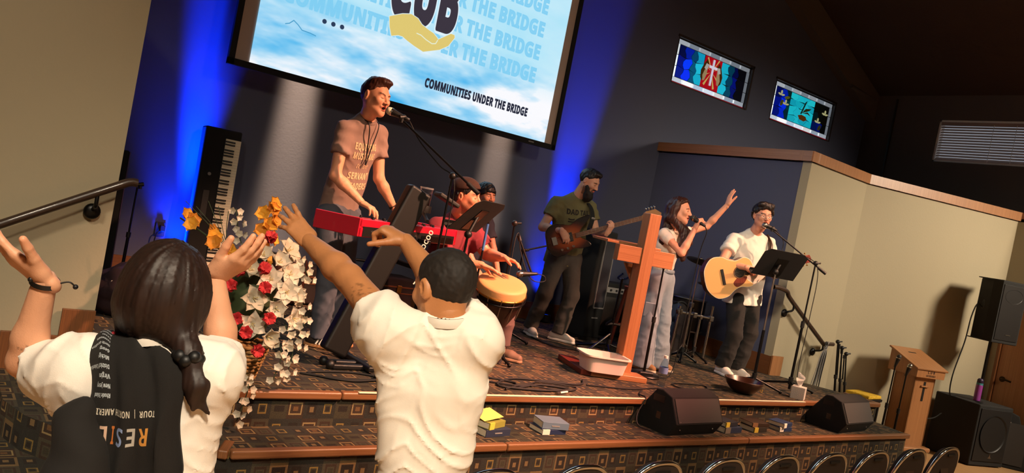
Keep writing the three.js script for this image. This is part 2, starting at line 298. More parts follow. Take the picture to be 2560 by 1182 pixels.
// ---------------------------------------------------------------- stained glass windows, daylight behind
function glass(hex, k) { return mat({ color: 0x050505, emissive: hex, emissiveIntensity: k, roughness: 0.25 }); }
const GL = {};
const gm = (hex, k = 0.8) => GL[hex + k] || (GL[hex + k] = glass(new THREE.Color(hex), k));
function stained(name, x0, x1, y0, y1, fill) {
  const w = struct(name, null, null), W = x1 - x0, H = y1 - y0, z = -7.232;
  part('backing', box(W, H, 0.02, (x0 + x1) / 2, (y0 + y1) / 2, z - 0.02), M.black, w);
  const fr = 0.03;
  part('window_frame', [box(W + 0.04, fr, 0.1, (x0 + x1) / 2, y1 - fr / 2 + 0.012, -7.235, 0, 0, 0, 'x'), box(fr, H, 0.1, x1 - fr / 2 + 0.012, (y0 + y1) / 2, -7.235), box(0.012, H, 0.1, x0 + 0.002, (y0 + y1) / 2, -7.245), box(W, 0.012, 0.1, (x0 + x1) / 2, y0 + 0.002, -7.245)], M.railPaint, w);
  const X0 = x0 + 0.015, Y0 = y0 + 0.03, X1 = x1 - 0.03, Y1 = y1 - 0.035, w2 = X1 - X0, h2 = Y1 - Y0;
  const pane = (pts, hex, k, dz = 0) => part('pane', prism(pts.map(([u, v]) => [X0 + u * w2, Y0 + v * h2]), 0.006, 0).translate(0, 0, z + dz), gm(hex, k), w);
  part('sill_pane', box(W * 0.97, 0.018, 0.006, (x0 + x1) / 2, y0 + 0.018, z), gm('#c01030', 0.35), w);
  const bw = 0.036, bh = 0.1, g = 0.006;   // clear border panes
  for (let i = 0; i < 7; i++) { const a = i / 7, b = (i + 1) / 7 - 0.004; pane([[a, 0], [b, 0], [b, bh], [a, bh]], ['#e8f2ff', '#ffffff', '#c9dcf2'][i % 3], [0.62, 0.95, 0.72, 0.8, 0.6, 0.42, 0.36][i]); pane([[a, 1 - bh], [b, 1 - bh], [b, 1], [a, 1]], ['#d5dce6', '#b9c6d6'][i % 2], [0.5, 0.36, 0.4, 0.32, 0.36, 0.3, 0.26][i]); }
  for (let i = 0; i < 7; i++) { const a = i / 7 - 0.012; if (i) { pane([[a, 0.01], [a + 0.016, 0.01], [a + 0.016, bh - 0.01], [a, bh - 0.01]], '#f4fbff', 0.9, 0.007); pane([[a, 1 - bh + 0.01], [a + 0.016, 1 - bh + 0.01], [a + 0.016, 0.99], [a, 0.99]], '#dfe8f2', 0.5, 0.007); } }
  for (let i = 0; i < 3; i++) { const a = bh + (1 - 2 * bh) / 3 * i + 0.008, b = bh + (1 - 2 * bh) / 3 * (i + 1) - 0.008; pane([[0, a], [bw, a], [bw, b], [0, b]], '#f2fbff', [1.15, 1.0, 0.7][i]); pane([[1 - bw, a], [1, a], [1, b], [1 - bw, b]], '#aeb6c2', 0.3); }
  // inner field: pane in field coordinates
  const f = (pts, hex, k, dz) => pane(pts.map(([u, v]) => [bw + g + u * (1 - 2 * bw - 2 * g), bh + g * 2 + v * (1 - 2 * bh - 4 * g)]), hex, k, dz);
  fill(f);
  return w;
}
// a field of upright wavy strips, each cut into stacked panes
function waves(f, edges, colours, wob, seed, cuts = 3) {
  const n = 9, E = edges.map((e, i) => Array.from({ length: n + 1 }, (_, k) => [e + (i && i < edges.length - 1 ? wob * Math.sin(k * 1.7 + i * 2.3 + seed) : 0), k / n]));
  for (let i = 0; i + 1 < edges.length; i++) for (let c = 0; c < cuts; c++) {
    const k0 = Math.round(n * c / cuts), k1 = Math.round(n * (c + 1) / cuts), s = 0.004, L = [], R = [];
    for (let k = k0; k <= k1; k++) { const dv = k === k0 ? 0.008 : k === k1 ? -0.008 : 0, slope = 0.03 * Math.sin(i * 3 + c + seed); L.push([E[i][k][0] + s, Math.min(1, Math.max(0, k / n + dv + (k && k < n ? slope : 0)))]); R.push([E[i + 1][k][0] - s, Math.min(1, Math.max(0, k / n + dv - (k && k < n ? slope : 0)))]); }
    const [hex, kk] = colours[(i * cuts + c) % colours.length]; f([...L, ...R.reverse()], hex, kk);
  }
}
stained('window_1', 7.45, 9.0, 3.9, 4.5, f => {
  waves(f, [0, 0.09, 0.19, 0.26, 0.36], [['#0020a8', .55], ['#0018a0', .5], ['#00105c', .4], ['#0030ff', .9], ['#0038ff', .95], ['#0024c0', .6], ['#006a98', .5], ['#00709c', .5], ['#005a90', .45], ['#12b8d8', .8], ['#1cc4e0', .85], ['#10a4cc', .75]], 0.018, 1);
  waves(f, [0.62, 0.73, 0.81, 0.88, 1], [['#1cc4e0', .8], ['#14b4d4', .8], ['#18bcd8', .75], ['#006488', .4], ['#005a80', .4], ['#00587c', .35], ['#001c90', .4], ['#0018a0', .4], ['#00106a', .3], ['#070a18', .4], ['#0a0b18', .4], ['#080a16', .3]], 0.016, 2);
  f([[0.36, 0], [0.62, 0], [0.61, 0.5], [0.62, 1], [0.37, 1], [0.36, 0.5]], '#c8061c', 0.62);
  const c = [0.49, 0.56];
  for (const [a, l, h] of [[0.5, .4, .035], [1.05, .5, .04], [2.2, .45, .035], [2.75, .36, .03], [3.6, .34, .04], [4.15, .5, .045], [5.1, .5, .045], [5.7, .36, .04]]) { const p = (t, r) => [c[0] + Math.cos(t) * r * 0.3, Math.min(0.99, Math.max(0.01, c[1] + Math.sin(t) * r))]; f([p(a, .1), p(a - h * 1.6, l * 1.1), p(a + h * 1.6, l * 1.1)], '#e8c06a', 0.6, 0.004); }
  for (const s of [-1, 1]) {   // brown and cream hand-shaped panes either side
    const m = (u, v) => [c[0] + s * u, v];
    f([m(.09, .9), m(.13, .72), m(.16, .5), m(.15, .28), m(.125, .2), m(.11, .5), m(.06, .74)], '#5a3208', 0.42, 0.008);
    f([m(.075, .66), m(.11, .55), m(.13, .36), m(.115, .2), m(.095, .22), m(.075, .42)], '#c8a878', 0.48, 0.011);
    f([m(.06, .74), m(.1, .76), m(.12, .6), m(.085, .55)], '#d8d2c8', 0.5, 0.014);
  }
  f([[.478, .12], [.502, .12], [.505, .95], [.48, .95]], '#d8d4e4', 0.78, 0.012);
  f([[.435, .66], [.548, .66], [.548, .74], [.435, .74]], '#e2dcec', 0.78, 0.015);
});
stained('window_2', 9.56, 11.1, 3.9, 4.5, f => {
  waves(f, [0, 0.1, 0.2, 0.27], [['#00189a', .45], ['#0018a0', .5], ['#001070', .4], ['#0028d8', .7], ['#0030f0', .75], ['#0024c0', .6], ['#003a48', .35], ['#00505a', .35], ['#0a3a3c', .3]], 0.02, 3);
  waves(f, [0.27, 0.38, 0.49, 0.6, 0.72], [['#12b4c8', .75], ['#18c0d0', .8], ['#10a8c0', .75], ['#20c8d4', .8], ['#1cc0d0', .8], ['#18bcd0', .78]], 0.03, 4, 4);
  waves(f, [0.72, 0.82, 0.91, 1], [['#002070', .35], ['#0a2a30', .3], ['#101612', .3], ['#001890', .4], ['#101410', .3], ['#121410', .3], ['#0a0c0c', .3], ['#141008', .3], ['#101010', .3]], 0.016, 5);
  const petal = (u, v, a, l, hex = '#d8d498') => { const n = 8, q = []; for (let k = 0; k < n; k++) { const t = k / n * 6.283, x = Math.cos(t) * l, y = Math.sin(t) * l * 0.45; q.push([u + (x * Math.cos(a) - y * Math.sin(a)) * 0.42, v + x * Math.sin(a) + y * Math.cos(a)]); } f(q, hex, 0.5, 0.008); };
  for (const [u, v] of [[.09, .78], [.19, .52], [.82, .34], [.93, .7]]) for (const [a, dx, dy] of [[1.6, 0, .07], [0.3, .028, -.01], [2.8, -.028, -.01]]) petal(u + dx, v + dy, a, 0.07);
  petal(.2, .74, .4, .11, '#6a6a1c'); petal(.12, .5, 1.3, .12, '#4a4a18'); petal(.87, .15, 1.2, .12, '#3a3a14');
  f([[.44, .3], [.5, .36], [.58, .34], [.61, .24], [.56, .16], [.48, .18]], '#6a3a0c', 0.45, 0.009);
  f([[.475, .38], [.495, .38], [.56, .9], [.53, .82]], '#1c3024', 0.35, 0.011); f([[.5, .42], [.56, .62], [.66, .68], [.62, .58]], '#3a3c14', 0.35, 0.011); f([[.5, .4], [.6, .46], [.66, .42], [.6, .52]], '#4a2c10', 0.35, 0.013);
});
{ // clerestory window with a lowered blind
  const w = struct('window_3', null, null), z0 = -6.02, z1 = -4.3, y0 = 3.84, y1 = 4.47, zc = (z0 + z1) / 2, L = z1 - z0;
  part('glass_pane', box(0.01, y1 - y0, L, 12.16, (y0 + y1) / 2, zc), gm('#d4e0f0', 0.5), w);
  part('window_frame', [box(0.12, 0.03, L, 12.08, y0 + 0.012, zc), box(0.12, 0.03, L, 12.08, y1 - 0.012, zc), box(0.12, y1 - y0, 0.03, 12.08, (y0 + y1) / 2, z0 + 0.012)], M.white, w);
  const sl = mat({ color: 0xcdbab0, roughness: 0.9, transmission: 0.5, thickness: 0 });
  part('head_rail', rbox(0.05, 0.05, L - 0.05, 0.005, 12.05, y1 - 0.05, zc), mat({ color: 0x9b8378, roughness: 0.6 }), w);
  const sg = new THREE.BoxGeometry(0.05, 0.003, L - 0.06);
  for (let i = 0; i < 13; i++) { const s = part('slat', sg, sl, w); s.position.set(12.05, y1 - 0.1 - i * 0.039, zc); s.rotation.z = 0.8; }
  part('bottom_rail', rbox(0.05, 0.02, L - 0.05, 0.004, 12.05, y0 + 0.035, zc), sl, w);
  for (const z of [-5.25, -4.95]) part('ladder_cord', rod([12.02, y0 + 0.03, z], [12.02, y1 - 0.06, z], 0.003), M.white, w);
}
// ---------------------------------------------------------------- projection screen
{
  const x0 = 2.12, x1 = 5.39, y0 = 2.69, y1 = 4.69, Z = -6.9;
  const s = thing('projection_screen', 'wide projection screen showing clouds and pale blue lettering on the rear wall', 'screen', [(x0 + x1) / 2, y0 - 0.05, Z]);
  const X = (x0 + x1) / 2, Y = y0 - 0.05, put = g => g.translate(-X, -Y, -Z);
  const img = ctex(2048, 1252, (g, w, h) => {
    const sky = g.createLinearGradient(0, 0, 0, h); sky.addColorStop(0, '#bfe6f7'); sky.addColorStop(0.6, '#c4ebfb'); sky.addColorStop(0.75, '#a6defa'); sky.addColorStop(1, '#c9ecfa'); g.fillStyle = sky; g.fillRect(0, 0, w, h);
    const id = g.getImageData(0, 0, w, h), d = id.data;
    for (let y = 0; y < h; y++) for (let x = 0; x < w; x++) {   // drifting cloud bank
      const u = x / w, v = y / h; let n = 0, a = 0.55; for (let o = 0; o < 5; o++) { n += a * vnoise(u * 5 * 2 ** o + 3 * o, v * 9 * 2 ** o + v * 2, 4 + o); a *= 0.52; }
      const k = Math.min(1, Math.max(0, (v - 0.6) / 0.2)), low = Math.min(1, Math.max(0, (0.28 + 0.3 * u - v * 0.1))), t = n * 0.9;
      const i = (y * w + x) * 4, mixc = (c0, c1, f) => c0 + (c1 - c0) * f;
      const f = Math.min(1, Math.max(0, 0.5 + t * 1.15)) ; const cl = [mixc(70, 250, f), mixc(178, 250, f), mixc(236, 254, f)];
      const soft = Math.min(1, Math.max(0, 0.6 + t * 0.35)), up = [mixc(150, 214, soft), mixc(220, 240, soft), mixc(246, 251, soft)];
      for (let c = 0; c < 3; c++) d[i + c] = mixc(up[c], cl[c], k) - low * 0;
    }
    g.putImageData(id, 0, 0);
    const U = u => u * w, Vv = v => v * h;
    g.textBaseline = 'alphabetic';
    const line = (txt, u0, u1, vb, vh, col, alpha = 1) => { g.save(); g.globalAlpha = alpha; g.fillStyle = col; g.strokeStyle = col; g.font = 'bold 100px sans-serif'; const m = g.measureText(txt).width; g.translate(U(u0), Vv(vb)); g.scale(U(u1 - u0) / m, Vv(vh) / 72); g.lineWidth = 7; g.lineJoin = 'round'; g.fillText(txt, 0, 0); g.strokeText(txt, 0, 0); g.restore(); };
    for (let r = 0; r < 6; r++) line('COMMUNITIES UNDER THE BRIDGE', 0.055, 0.913, 0.705 - r * 0.122, 0.074, '#7fcdf2', 0.85);
    // mountain outline
    g.strokeStyle = '#4a9cc8'; g.lineWidth = 5; g.beginPath(); [[0.0737, 0.7993], [0.0849, 0.7918], [0.0951, 0.7746], [0.1091, 0.7883], [0.1214, 0.8050], [0.1446, 0.8068], [0.1620, 0.8115]].forEach(([u, v], i) => i ? g.lineTo(U(u), Vv(v)) : g.moveTo(U(u), Vv(v))); g.stroke();
    // big dark letters
    g.save(); g.font = 'bold 100px sans-serif'; g.translate(U(0.352), Vv(0.6)); const mw = g.measureText('CUB').width; g.scale(U(0.232) / mw, Vv(0.3) / 74); g.lineJoin = 'round'; g.strokeStyle = '#dff2fb'; g.lineWidth = 13; g.strokeText('CUB', 0, 0); g.fillStyle = '#3a3440'; g.strokeStyle = '#3a3440'; g.lineWidth = 7; g.fillText('CUB', 0, 0); g.strokeText('CUB', 0, 0); g.restore();
    for (const u of [.178, .204, .23]) { g.fillStyle = '#2b3c58'; g.beginPath(); g.arc(U(u), Vv(.738), 13, 0, 7); g.fill(); }
    // open hand
    const hp = [[0.3644, 0.6230], [0.3826, 0.6084], [0.4023, 0.5929], [0.4300, 0.5803], [0.4536, 0.5897], [0.4689, 0.6105], [0.4908, 0.6226], [0.5126, 0.6322], [0.5281, 0.6479], [0.5317, 0.6549], [0.5536, 0.6285], [0.5717, 0.6068], [0.5834, 0.6070], [0.5854, 0.6178], [0.5692, 0.6649], [0.5420, 0.6964], [0.4901, 0.7296], [0.4581, 0.7165], [0.4315, 0.7021], [0.4153, 0.6908], [0.4007, 0.6915], [0.3807, 0.7038], [0.3706, 0.6670]];
    g.lineJoin = 'round'; g.beginPath(); hp.forEach(([u, v], i) => i ? g.lineTo(U(u), Vv(v)) : g.moveTo(U(u), Vv(v))); g.closePath(); g.fillStyle = '#dfc873'; g.strokeStyle = '#d9eef4'; g.lineWidth = 12; g.stroke(); g.strokeStyle = '#dfc873'; g.lineWidth = 4; g.stroke(); g.fill();
    g.strokeStyle = '#e4ecd4'; g.lineWidth = 6; g.beginPath(); [[0.4576, 0.6565], [0.4729, 0.6584], [0.4924, 0.6719], [0.5141, 0.6811], [0.5261, 0.6748], [0.5312, 0.6551]].forEach(([u, v], i) => i ? g.lineTo(U(u), Vv(v)) : g.moveTo(U(u), Vv(v))); g.stroke();
    line('COMMUNITIES UNDER THE BRIDGE', 0.515, 0.908, 0.89, 0.042, '#23283a');
  });
  img.wrapS = img.wrapT = THREE.ClampToEdgeWrapping;
  part('picture', put(new THREE.PlaneGeometry(x1 - x0, y1 - y0).translate(X, (y0 + y1) / 2, Z + 0.012)), mat({ color: 0x111111, emissive: 0xffffff, emissiveMap: img, emissiveIntensity: 1.0, roughness: 0.9 }), s, 'projected cloud picture with lettering');
  part('screen_fabric', put(box(3.52, 2.1, 0.01, 3.745, y0 + 1.02, Z)), M.screenEdge, s, 'pale grey screen border');
  part('frame', [put(box(3.6, 0.055, 0.05, 3.745, y0 - 0.028, Z)), put(box(0.05, 2.3, 0.05, 1.97, y0 + 1.1, Z)), put(box(0.05, 2.3, 0.05, 5.52, y0 + 1.1, Z)), put(box(3.6, 0.2, 0.1, 3.745, y1 + 0.15, Z))], M.blackMatte, s);
  part('maker_plate', put(box(0.07, 0.012, 0.004, 5.2, y0 - 0.028, Z + 0.027)), M.grey, s);
  shade(s);
  const l = new THREE.RectAreaLight(0xbfe4ff, 0.8, x1 - x0, y1 - y0); l.position.set(X, (y0 + y1) / 2, Z + 0.05); l.rotation.y = Math.PI; l.name = 'screen_light'; scene.add(l);
}
// =====================================================================  THINGS ON AND AROUND THE STAGE
function textTex(w, h, draw) { const t = ctex(w, h, draw); t.wrapS = t.wrapT = THREE.ClampToEdgeWrapping; return t; }
function label3(w, h, tw, th, draw, pos, rot, parent, name = 'print', rough = 0.7) {   // flat print: opaque only where drawn
  const map = textTex(tw, th, draw), al = ctex(tw, th, (g, a, b) => { g.fillStyle = '#000'; g.fillRect(0, 0, a, b); const c = canvas(tw, th, draw); const s = c.getContext('2d').getImageData(0, 0, a, b), o = g.getImageData(0, 0, a, b); for (let i = 0; i < s.data.length; i += 4) { o.data[i] = o.data[i + 1] = o.data[i + 2] = s.data[i + 3]; o.data[i + 3] = 255; } g.putImageData(o, 0, 0); }, null, false);
  const m = part(name, new THREE.PlaneGeometry(w, h), mat({ map, alphaMap: al, transparent: true, roughness: rough }), parent); m.position.set(...pos); m.rotation.set(...rot, 'YXZ'); return m;
}
// ---------------------------------------------------------------- microphones and stands
function micParts(o, tip, tail, ballMat = M.steel) {   // handheld microphone from grille (tip) to cable end (tail)
  const T = P3(tip), d = P3(tail).sub(T), L = d.length(); d.normalize();
  const q = new THREE.Quaternion().setFromUnitVectors(V(0, -1, 0), d);
  const put = g => g.applyQuaternion(q).translate(T.x, T.y, T.z);
  part('grille', put(new THREE.SphereGeometry(0.026, 18, 12).scale(1, 1.08, 1)), ballMat, o, 'metal mesh grille');
  part('collar', put(cyl(0.0265, 0.0255, 0.008, 0, -0.014, 0)), M.chrome, o);
  part('handle', put(lathe([[0, -L], [0.012, -L], [0.013, -L + 0.02], [0.019, -0.06], [0.024, -0.02], [0.02, -0.015]], 20)), M.black, o);
}
function tripod(o, x, y, z, r, turn = 0) {
  for (let i = 0; i < 3; i++) { const a = turn + i * 2.094; part('leg', [rod([x, y + 0.1, z], [x + Math.cos(a) * r, y + 0.018, z + Math.sin(a) * r], 0.011), ball(0.016, x + Math.cos(a) * r, y + 0.016, z + Math.sin(a) * r, 10)], M.blackMetal, o); }
  part('collar', cyl(0.022, 0.022, 0.07, x, y + 0.11, z), M.black, o);
}
function micStand(label, foot, top, { r = 0.28, turn = 0.4, boom, clipAt, weight, tape, group } = {}) {
  const o = thing('mic_stand', label, 'mic stand', foot, 0, group), rel = p => [p[0] - foot[0], p[1] - foot[1], p[2] - foot[2]], t = rel(top);
  const mid = t.map(v => v * 0.52); mid[1] = t[1] * 0.52;
  if (weight) part('weighted_base', lathe([[0, 0], [0.14, 0], [0.145, 0.012], [0.12, 0.03], [0.03, 0.04], [0, 0.04]]), M.blackMetal, o); else tripod(o, 0, 0, 0, r, turn);
  part('lower_pole', rod([0, 0.03, 0], mid, 0.0125), M.blackMetal, o); part('upper_pole', rod(mid, t, 0.008), M.blackMetal, o); part('clutch', [rod(mid.map((v, i) => v - (t[i]) * 0.02), mid.map((v, i) => v + t[i] * 0.03), 0.018)], M.black, o);
  if (boom) { const [a, b] = boom.map(rel); part('boom', rod(a, b, 0.008), M.blackMetal, o); part('counterweight', rod(a, a.map((v, i) => v + (b[i] - a[i]) * 0.14), 0.015), M.black, o); part('boom_joint', [ball(0.024, ...t, 12), rod(t, [t[0] + 0.05, t[1] + 0.01, t[2] + 0.02], 0.008)], M.black, o); }
  if (clipAt) { const p = rel(clipAt); part('mic_clip', [rod([p[0], p[1] - 0.03, p[2]], p, 0.014), rod([p[0] - 0.02, p[1], p[2]], [p[0] + 0.02, p[1] + 0.01, p[2]], 0.016)], M.black, o); }
  if (tape) part('blue_tape', rod(t.map(v => v * 0.78), t.map(v => v * 0.97), 0.0105), mat({ color: 0x2f5f9a, roughness: 0.6 }), o, 'blue tape wrap');
  return shade(o);
}
function microphone(label, tip, tail, ballMat) { const o = thing('microphone', label, 'microphone', tip); const rel = p => p.map((v, i) => v - tip[i]); micParts(o, [0, 0, 0], rel(tail), ballMat); return shade(o); }
function cable(label, pts, r = 0.0045, m = M.rubber) { return solo('cable', tube(pts, r, Math.max(30, pts.length * 10), 6), m, label, 'cable'); }
micStand('boom stand carrying the keyboard singer\'s microphone', [2.70, DECK, -4.33], [2.72, 2.02, -4.34], { boom: [[2.84, 1.94, -4.19], [2.47, 2.31, -4.65]], clipAt: [2.46, 2.33, -4.66], turn: 0.9 });
microphone('microphone with pale grille at the keyboard singer\'s mouth', [2.395, 2.36, -4.72], [2.50, 2.325, -4.635], M.cream);
micStand('boom stand right of the guitarist with its boom reaching to his mouth', [6.85, DECK, -4.32], [6.88, 1.95, -4.33], { boom: [[6.97, 1.87, -4.26], [6.60, 2.19, -4.68]], clipAt: [6.6, 2.2, -4.68], turn: 2.2, r: 0.34 });
microphone('black microphone with steel grille at the guitarist\'s mouth', [6.545, 2.22, -4.73], [6.63, 2.19, -4.65]);
micStand('straight mic stand without a microphone beside the wooden cross', [5.25, DECK, -4.71], [5.26, 1.64, -4.73], { weight: true, clipAt: [5.26, 1.67, -4.73] });
micStand('mic stand wrapped in blue tape in front of the hand drummer', [3.50, DECK, -4.97], [3.52, 1.78, -4.99], { tape: true, turn: 0.2, r: 0.16, clipAt: [3.53, 1.8, -4.99] });
micStand('black mic stand with short boom aimed at the hand drum', [3.76, DECK, -4.91], [3.74, 1.79, -4.95], { turn: 1.3, r: 0.16, boom: [[3.86, 1.7, -5.03], [3.99, 1.42, -4.93]] });
microphone('microphone lying level over the hand drum skin', [3.885, 1.405, -4.95], [4.02, 1.43, -4.90]);
micStand('bent gooseneck stand behind the hand drum by the wall', [4.5, DECK, -5.75], [4.5, 1.55, -5.75], { r: 0.2, boom: [[4.5, 1.55, -5.75], [4.72, 1.63, -5.7]] });
micStand('mic stand with empty clip against the blue lit wall', [1.41, DECK, -6.78], [1.42, 1.5, -6.8], { weight: true, clipAt: [1.44, 1.52, -6.8] });
cable('thin cable hanging along the keyboard singer\'s boom', [[2.5, 2.32, -4.63], [2.56, 2.2, -4.55], [2.66, 2.07, -4.42], [2.73, 1.98, -4.32], [2.74, 1.6, -4.32], [2.72, 1.1, -4.31], [2.72, 0.72, -4.25]], 0.004);
cable('cable dropping from the guitarist\'s microphone boom', [[6.63, 2.19, -4.65], [6.7, 2.1, -4.6], [6.69, 1.98, -4.57], [6.78, 2.0, -4.45], [6.9, 1.9, -4.31], [6.9, 1.4, -4.29], [6.87, 0.95, -4.28], [6.8, 0.72, -4.2]], 0.004);
cable('cable looped under the microphone at the hand drum', [[4.02, 1.43, -4.9], [4.08, 1.42, -4.88], [4.09, 1.38, -4.88], [4.0, 1.37, -4.9], [3.94, 1.44, -4.95], [3.88, 1.6, -5.0], [3.82, 1.72, -4.98], [3.76, 1.6, -4.93], [3.77, 1.0, -4.9], [3.8, 0.71, -4.8]], 0.004);
// ---------------------------------------------------------------- music stands
function musicStand(label, foot, pole, desk, w, h, W, U, baseR = 0.26, poleMat = M.blackMetal) {
  const o = thing('music_stand', label, 'music stand', foot), t = pole.map((v, i) => v - foot[i]), d = desk.map((v, i) => v - foot[i]);
  tripod(o, 0, 0, 0, baseR, 0.7);
  part('lower_pole', rod([0, 0.02, 0], [t[0] * 0.5, t[1] * 0.5, t[2] * 0.5], 0.014), M.blackMetal, o); part('upper_pole', rod([t[0] * 0.45, t[1] * 0.45, t[2] * 0.45], t, 0.009), poleMat, o);
  part('knuckle', [ball(0.028, ...t, 12), rod(t, d, 0.012)], M.black, o);
  const g = [at(prism([[-w / 2, -h / 2], [w / 2, -h / 2], [w / 2, h / 2 - 0.04], [w / 2 - 0.05, h / 2], [-w / 2 + 0.05, h / 2], [-w / 2, h / 2 - 0.04]], 0.003, 0.001), 0, 0, 0), box(w, 0.004, 0.055, 0, -h / 2, -0.027), box(w, 0.03, 0.003, 0, -h / 2 + 0.013, -0.055)];
  const m = part('desk', g, M.blackMatte, o); { const x = P3(W).normalize(), y = P3(U); y.addScaledVector(x, -y.dot(x)).normalize(); m.quaternion.setFromRotationMatrix(new THREE.Matrix4().makeBasis(x, y, x.clone().cross(y))); m.position.set(...d); }
  part('desk_rib', box(0.12, 0.2, 0.006, 0, -0.03, 0.006), M.blackMetal, m);
  return shade(o);
}
musicStand('black music stand whose desk covers the hand drummer\'s chest', [3.04, DECK, -4.56], [3.08, 1.66, -4.575], [3.148, 1.794, -4.597], 0.46, 0.31, [0.377, 0.0, -0.218], [0.149, 0.223, 0.142]);
musicStand('black music stand in front of the guitarist on a silver pole', [6.40, DECK, -4.41], [6.43, 1.8, -4.43], [6.472, 1.873, -4.427], 0.46, 0.31, [0.405, 0, 0.155], [-0.007, 0.225, 0.163], 0.26, M.steel);
// ---------------------------------------------------------------- red stage keyboard, its column stand, the upright keyboard
function keys(o, L, x0, y, z, white0, dir, depth, wMat, bMat) {   // a row of 52 white and 36 black keys along x
  const pitch = L / 52, wg = metric(new RoundedBoxGeometry(pitch - 0.0012, 0.012, depth, 1, 0.002)), bg = metric(new RoundedBoxGeometry(pitch * 0.55, 0.014, depth * 0.62, 1, 0.002));
  for (let i = 0; i < 52; i++) { const k = part('white_key', wg, wMat, o); k.position.set(x0 + (i + 0.5) * pitch, y, z); }
  for (let i = 0; i < 51; i++) if (![1, 4].includes((i + white0) % 7)) { const k = part('black_key', bg, bMat, o); k.position.set(x0 + (i + 1) * pitch, y + 0.011, z + dir * depth * 0.19); }
}
{
  const o = thing('stage_keyboard', 'red stage keyboard under the tall singer\'s hands', 'keyboard', [2.624, 1.545, -4.817], Math.PI / 6);
  const red = mat({ color: 0xb3102c, roughness: 0.38, clearcoat: 0.3 });
  part('chassis', [rbox(1.287, 0.06, 0.334, 0.006, 0, 0.03, 0), rbox(1.287, 0.05, 0.15, 0.006, 0, 0.085, 0.092)], red, o, 'glossy red chassis');
  part('end_block', rbox(0.03, 0.115, 0.334, 0.006, -0.63, 0.0575, 0), red, o); part('end_block', rbox(0.03, 0.115, 0.334, 0.006, 0.63, 0.0575, 0), red, o);
  part('rear_panel', box(1.2, 0.06, 0.004, 0, 0.036, 0.168), M.black, o, 'black socket panel');
  for (let i = 0; i < 9; i++) part('socket', cyl(0.009, 0.009, 0.008, -0.5 + i * 0.09, 0.036, 0.172, Math.PI / 2, 0, 0, 12), i % 3 ? M.darkGrey : M.steel, o);
  for (let i = 0; i < 16; i++) part('knob', cyl(0.008, 0.009, 0.016, -0.5 + i * 0.065, 0.118, 0.07 + (i % 2) * 0.05, 0, 0, 0, 12), M.black, o);
  part('display', box(0.1, 0.003, 0.04, 0.1, 0.112, 0.1), M.darkGrey, o);
  keys(o, 1.22, -0.61, 0.066, -0.09, 2, 1, 0.145, M.white, M.black);
  shade(o);
  const s = thing('keyboard_stand', 'black column stand leaning in front of the red keyboard', 'keyboard stand', [2.42, DECK, -4.54]);
  const a = [0, 0.06, 0], b = [0.40, 1.16, 0.02], ang = Math.atan2(b[0] - a[0], b[1] - a[1]), L = 1.17;
  const g = rbox(0.17, L, 0.09, 0.02, 0, L / 2, 0, 0, 0, -ang); g.translate(a[0], a[1], a[2]); part('column', g, M.black, s);
  part('column_cap', at(rbox(0.175, 0.03, 0.095, 0.012), b[0] + 0.005, b[1] + 0.005, b[2], 0, 0, -ang), M.darkGrey, s);
  for (const z of [-0.05, 0.05]) part('foot', [rbox(0.46, 0.035, 0.05, 0.012, 0.02, 0.02, z), ball(0.03, -0.22, 0.03, z, 12), ball(0.03, 0.25, 0.03, z, 12)], M.black, s);
  part('foot', rbox(0.05, 0.035, 0.5, 0.012, 0.02, 0.03, -0.1), M.black, s);
  for (const k of [0.62, 0.78]) part('arm', [rbox(0.035, 0.03, 0.34, 0.006, 0.4 * k + 0.06, 1.1 * k + 0.0, -0.22), rbox(0.03, 0.06, 0.03, 0.006, 0.4 * k + 0.06, 1.1 * k + 0.03, -0.38)], M.blackMetal, s);
  const wp = label3(0.05, 0.42, 64, 512, (c, w, h) => { c.translate(w / 2, h / 2); c.rotate(-Math.PI / 2); c.fillStyle = '#d8d2c6'; c.font = 'bold 58px sans-serif'; c.textAlign = 'center'; c.textBaseline = 'middle'; c.fillText('WAMOCOO', 0, 0); }, [0.272, 0.83, 0.057], [0, 0, -ang], s, 'lettering');
  label3(0.05, 0.05, 64, 64, (c) => { c.fillStyle = '#e8e2d4'; c.beginPath(); c.moveTo(20, 6); c.lineTo(54, 6); c.lineTo(44, 24); c.lineTo(30, 24); c.lineTo(22, 58); c.lineTo(10, 58); c.fill(); }, [0.27, 0.6, 0.057], [0, 0, -ang], s, 'emblem');
  part('sticker', box(0.04, 0.025, 0.002, 0.07, 0.12, 0.047, 0, 0, -ang), M.cream, s);
  part('cup_holder', [rod([0.33, 1.0, -0.05], [0.37, 1.06, -0.2], 0.012), lathe([[0.05, 0], [0.055, 0], [0.055, 0.05], [0.05, 0.05], [0.05, 0.0]], 20).translate(0.38, 1.05, -0.22)], M.black, s);
  shade(s);
  const cup = thing('drinking_cup', 'clear tumbler with dark drink standing above the column stand', 'cup', [2.8, 1.75, -4.76]);
  part('glass', lathe([[0, 0], [0.036, 0], [0.045, 0.165], [0.043, 0.165], [0.034, 0.006], [0, 0.006]], 28), mat({ color: 0xffffff, transmission: 1, thickness: 0, roughness: 0.05 }), cup); part('drink', lathe([[0, 0.008], [0.033, 0.008], [0.0405, 0.13], [0, 0.13]], 24), mat({ color: 0x140a06, roughness: 0.2 }), cup); part('lid', cyl(0.047, 0.047, 0.012, 0, 0.168, 0), mat({ color: 0xdddddd, transmission: 0.8, thickness: 0, roughness: 0.2 }), cup); shade(cup);
  // upright keyboard leaning on the rear wall
  const u = thing('upright_keyboard', 'black digital piano standing on end against the wall beside the blue light', 'keyboard', [2.06, DECK, -6.98]);
  const inner = new THREE.Group(); inner.name = 'keyboard_body'; inner.rotation.x = -0.06; u.add(inner);
  part('case_shell', rbox(0.31, 1.4, 0.12, 0.015, 0, 0.7, 0), M.blackMatte, inner);
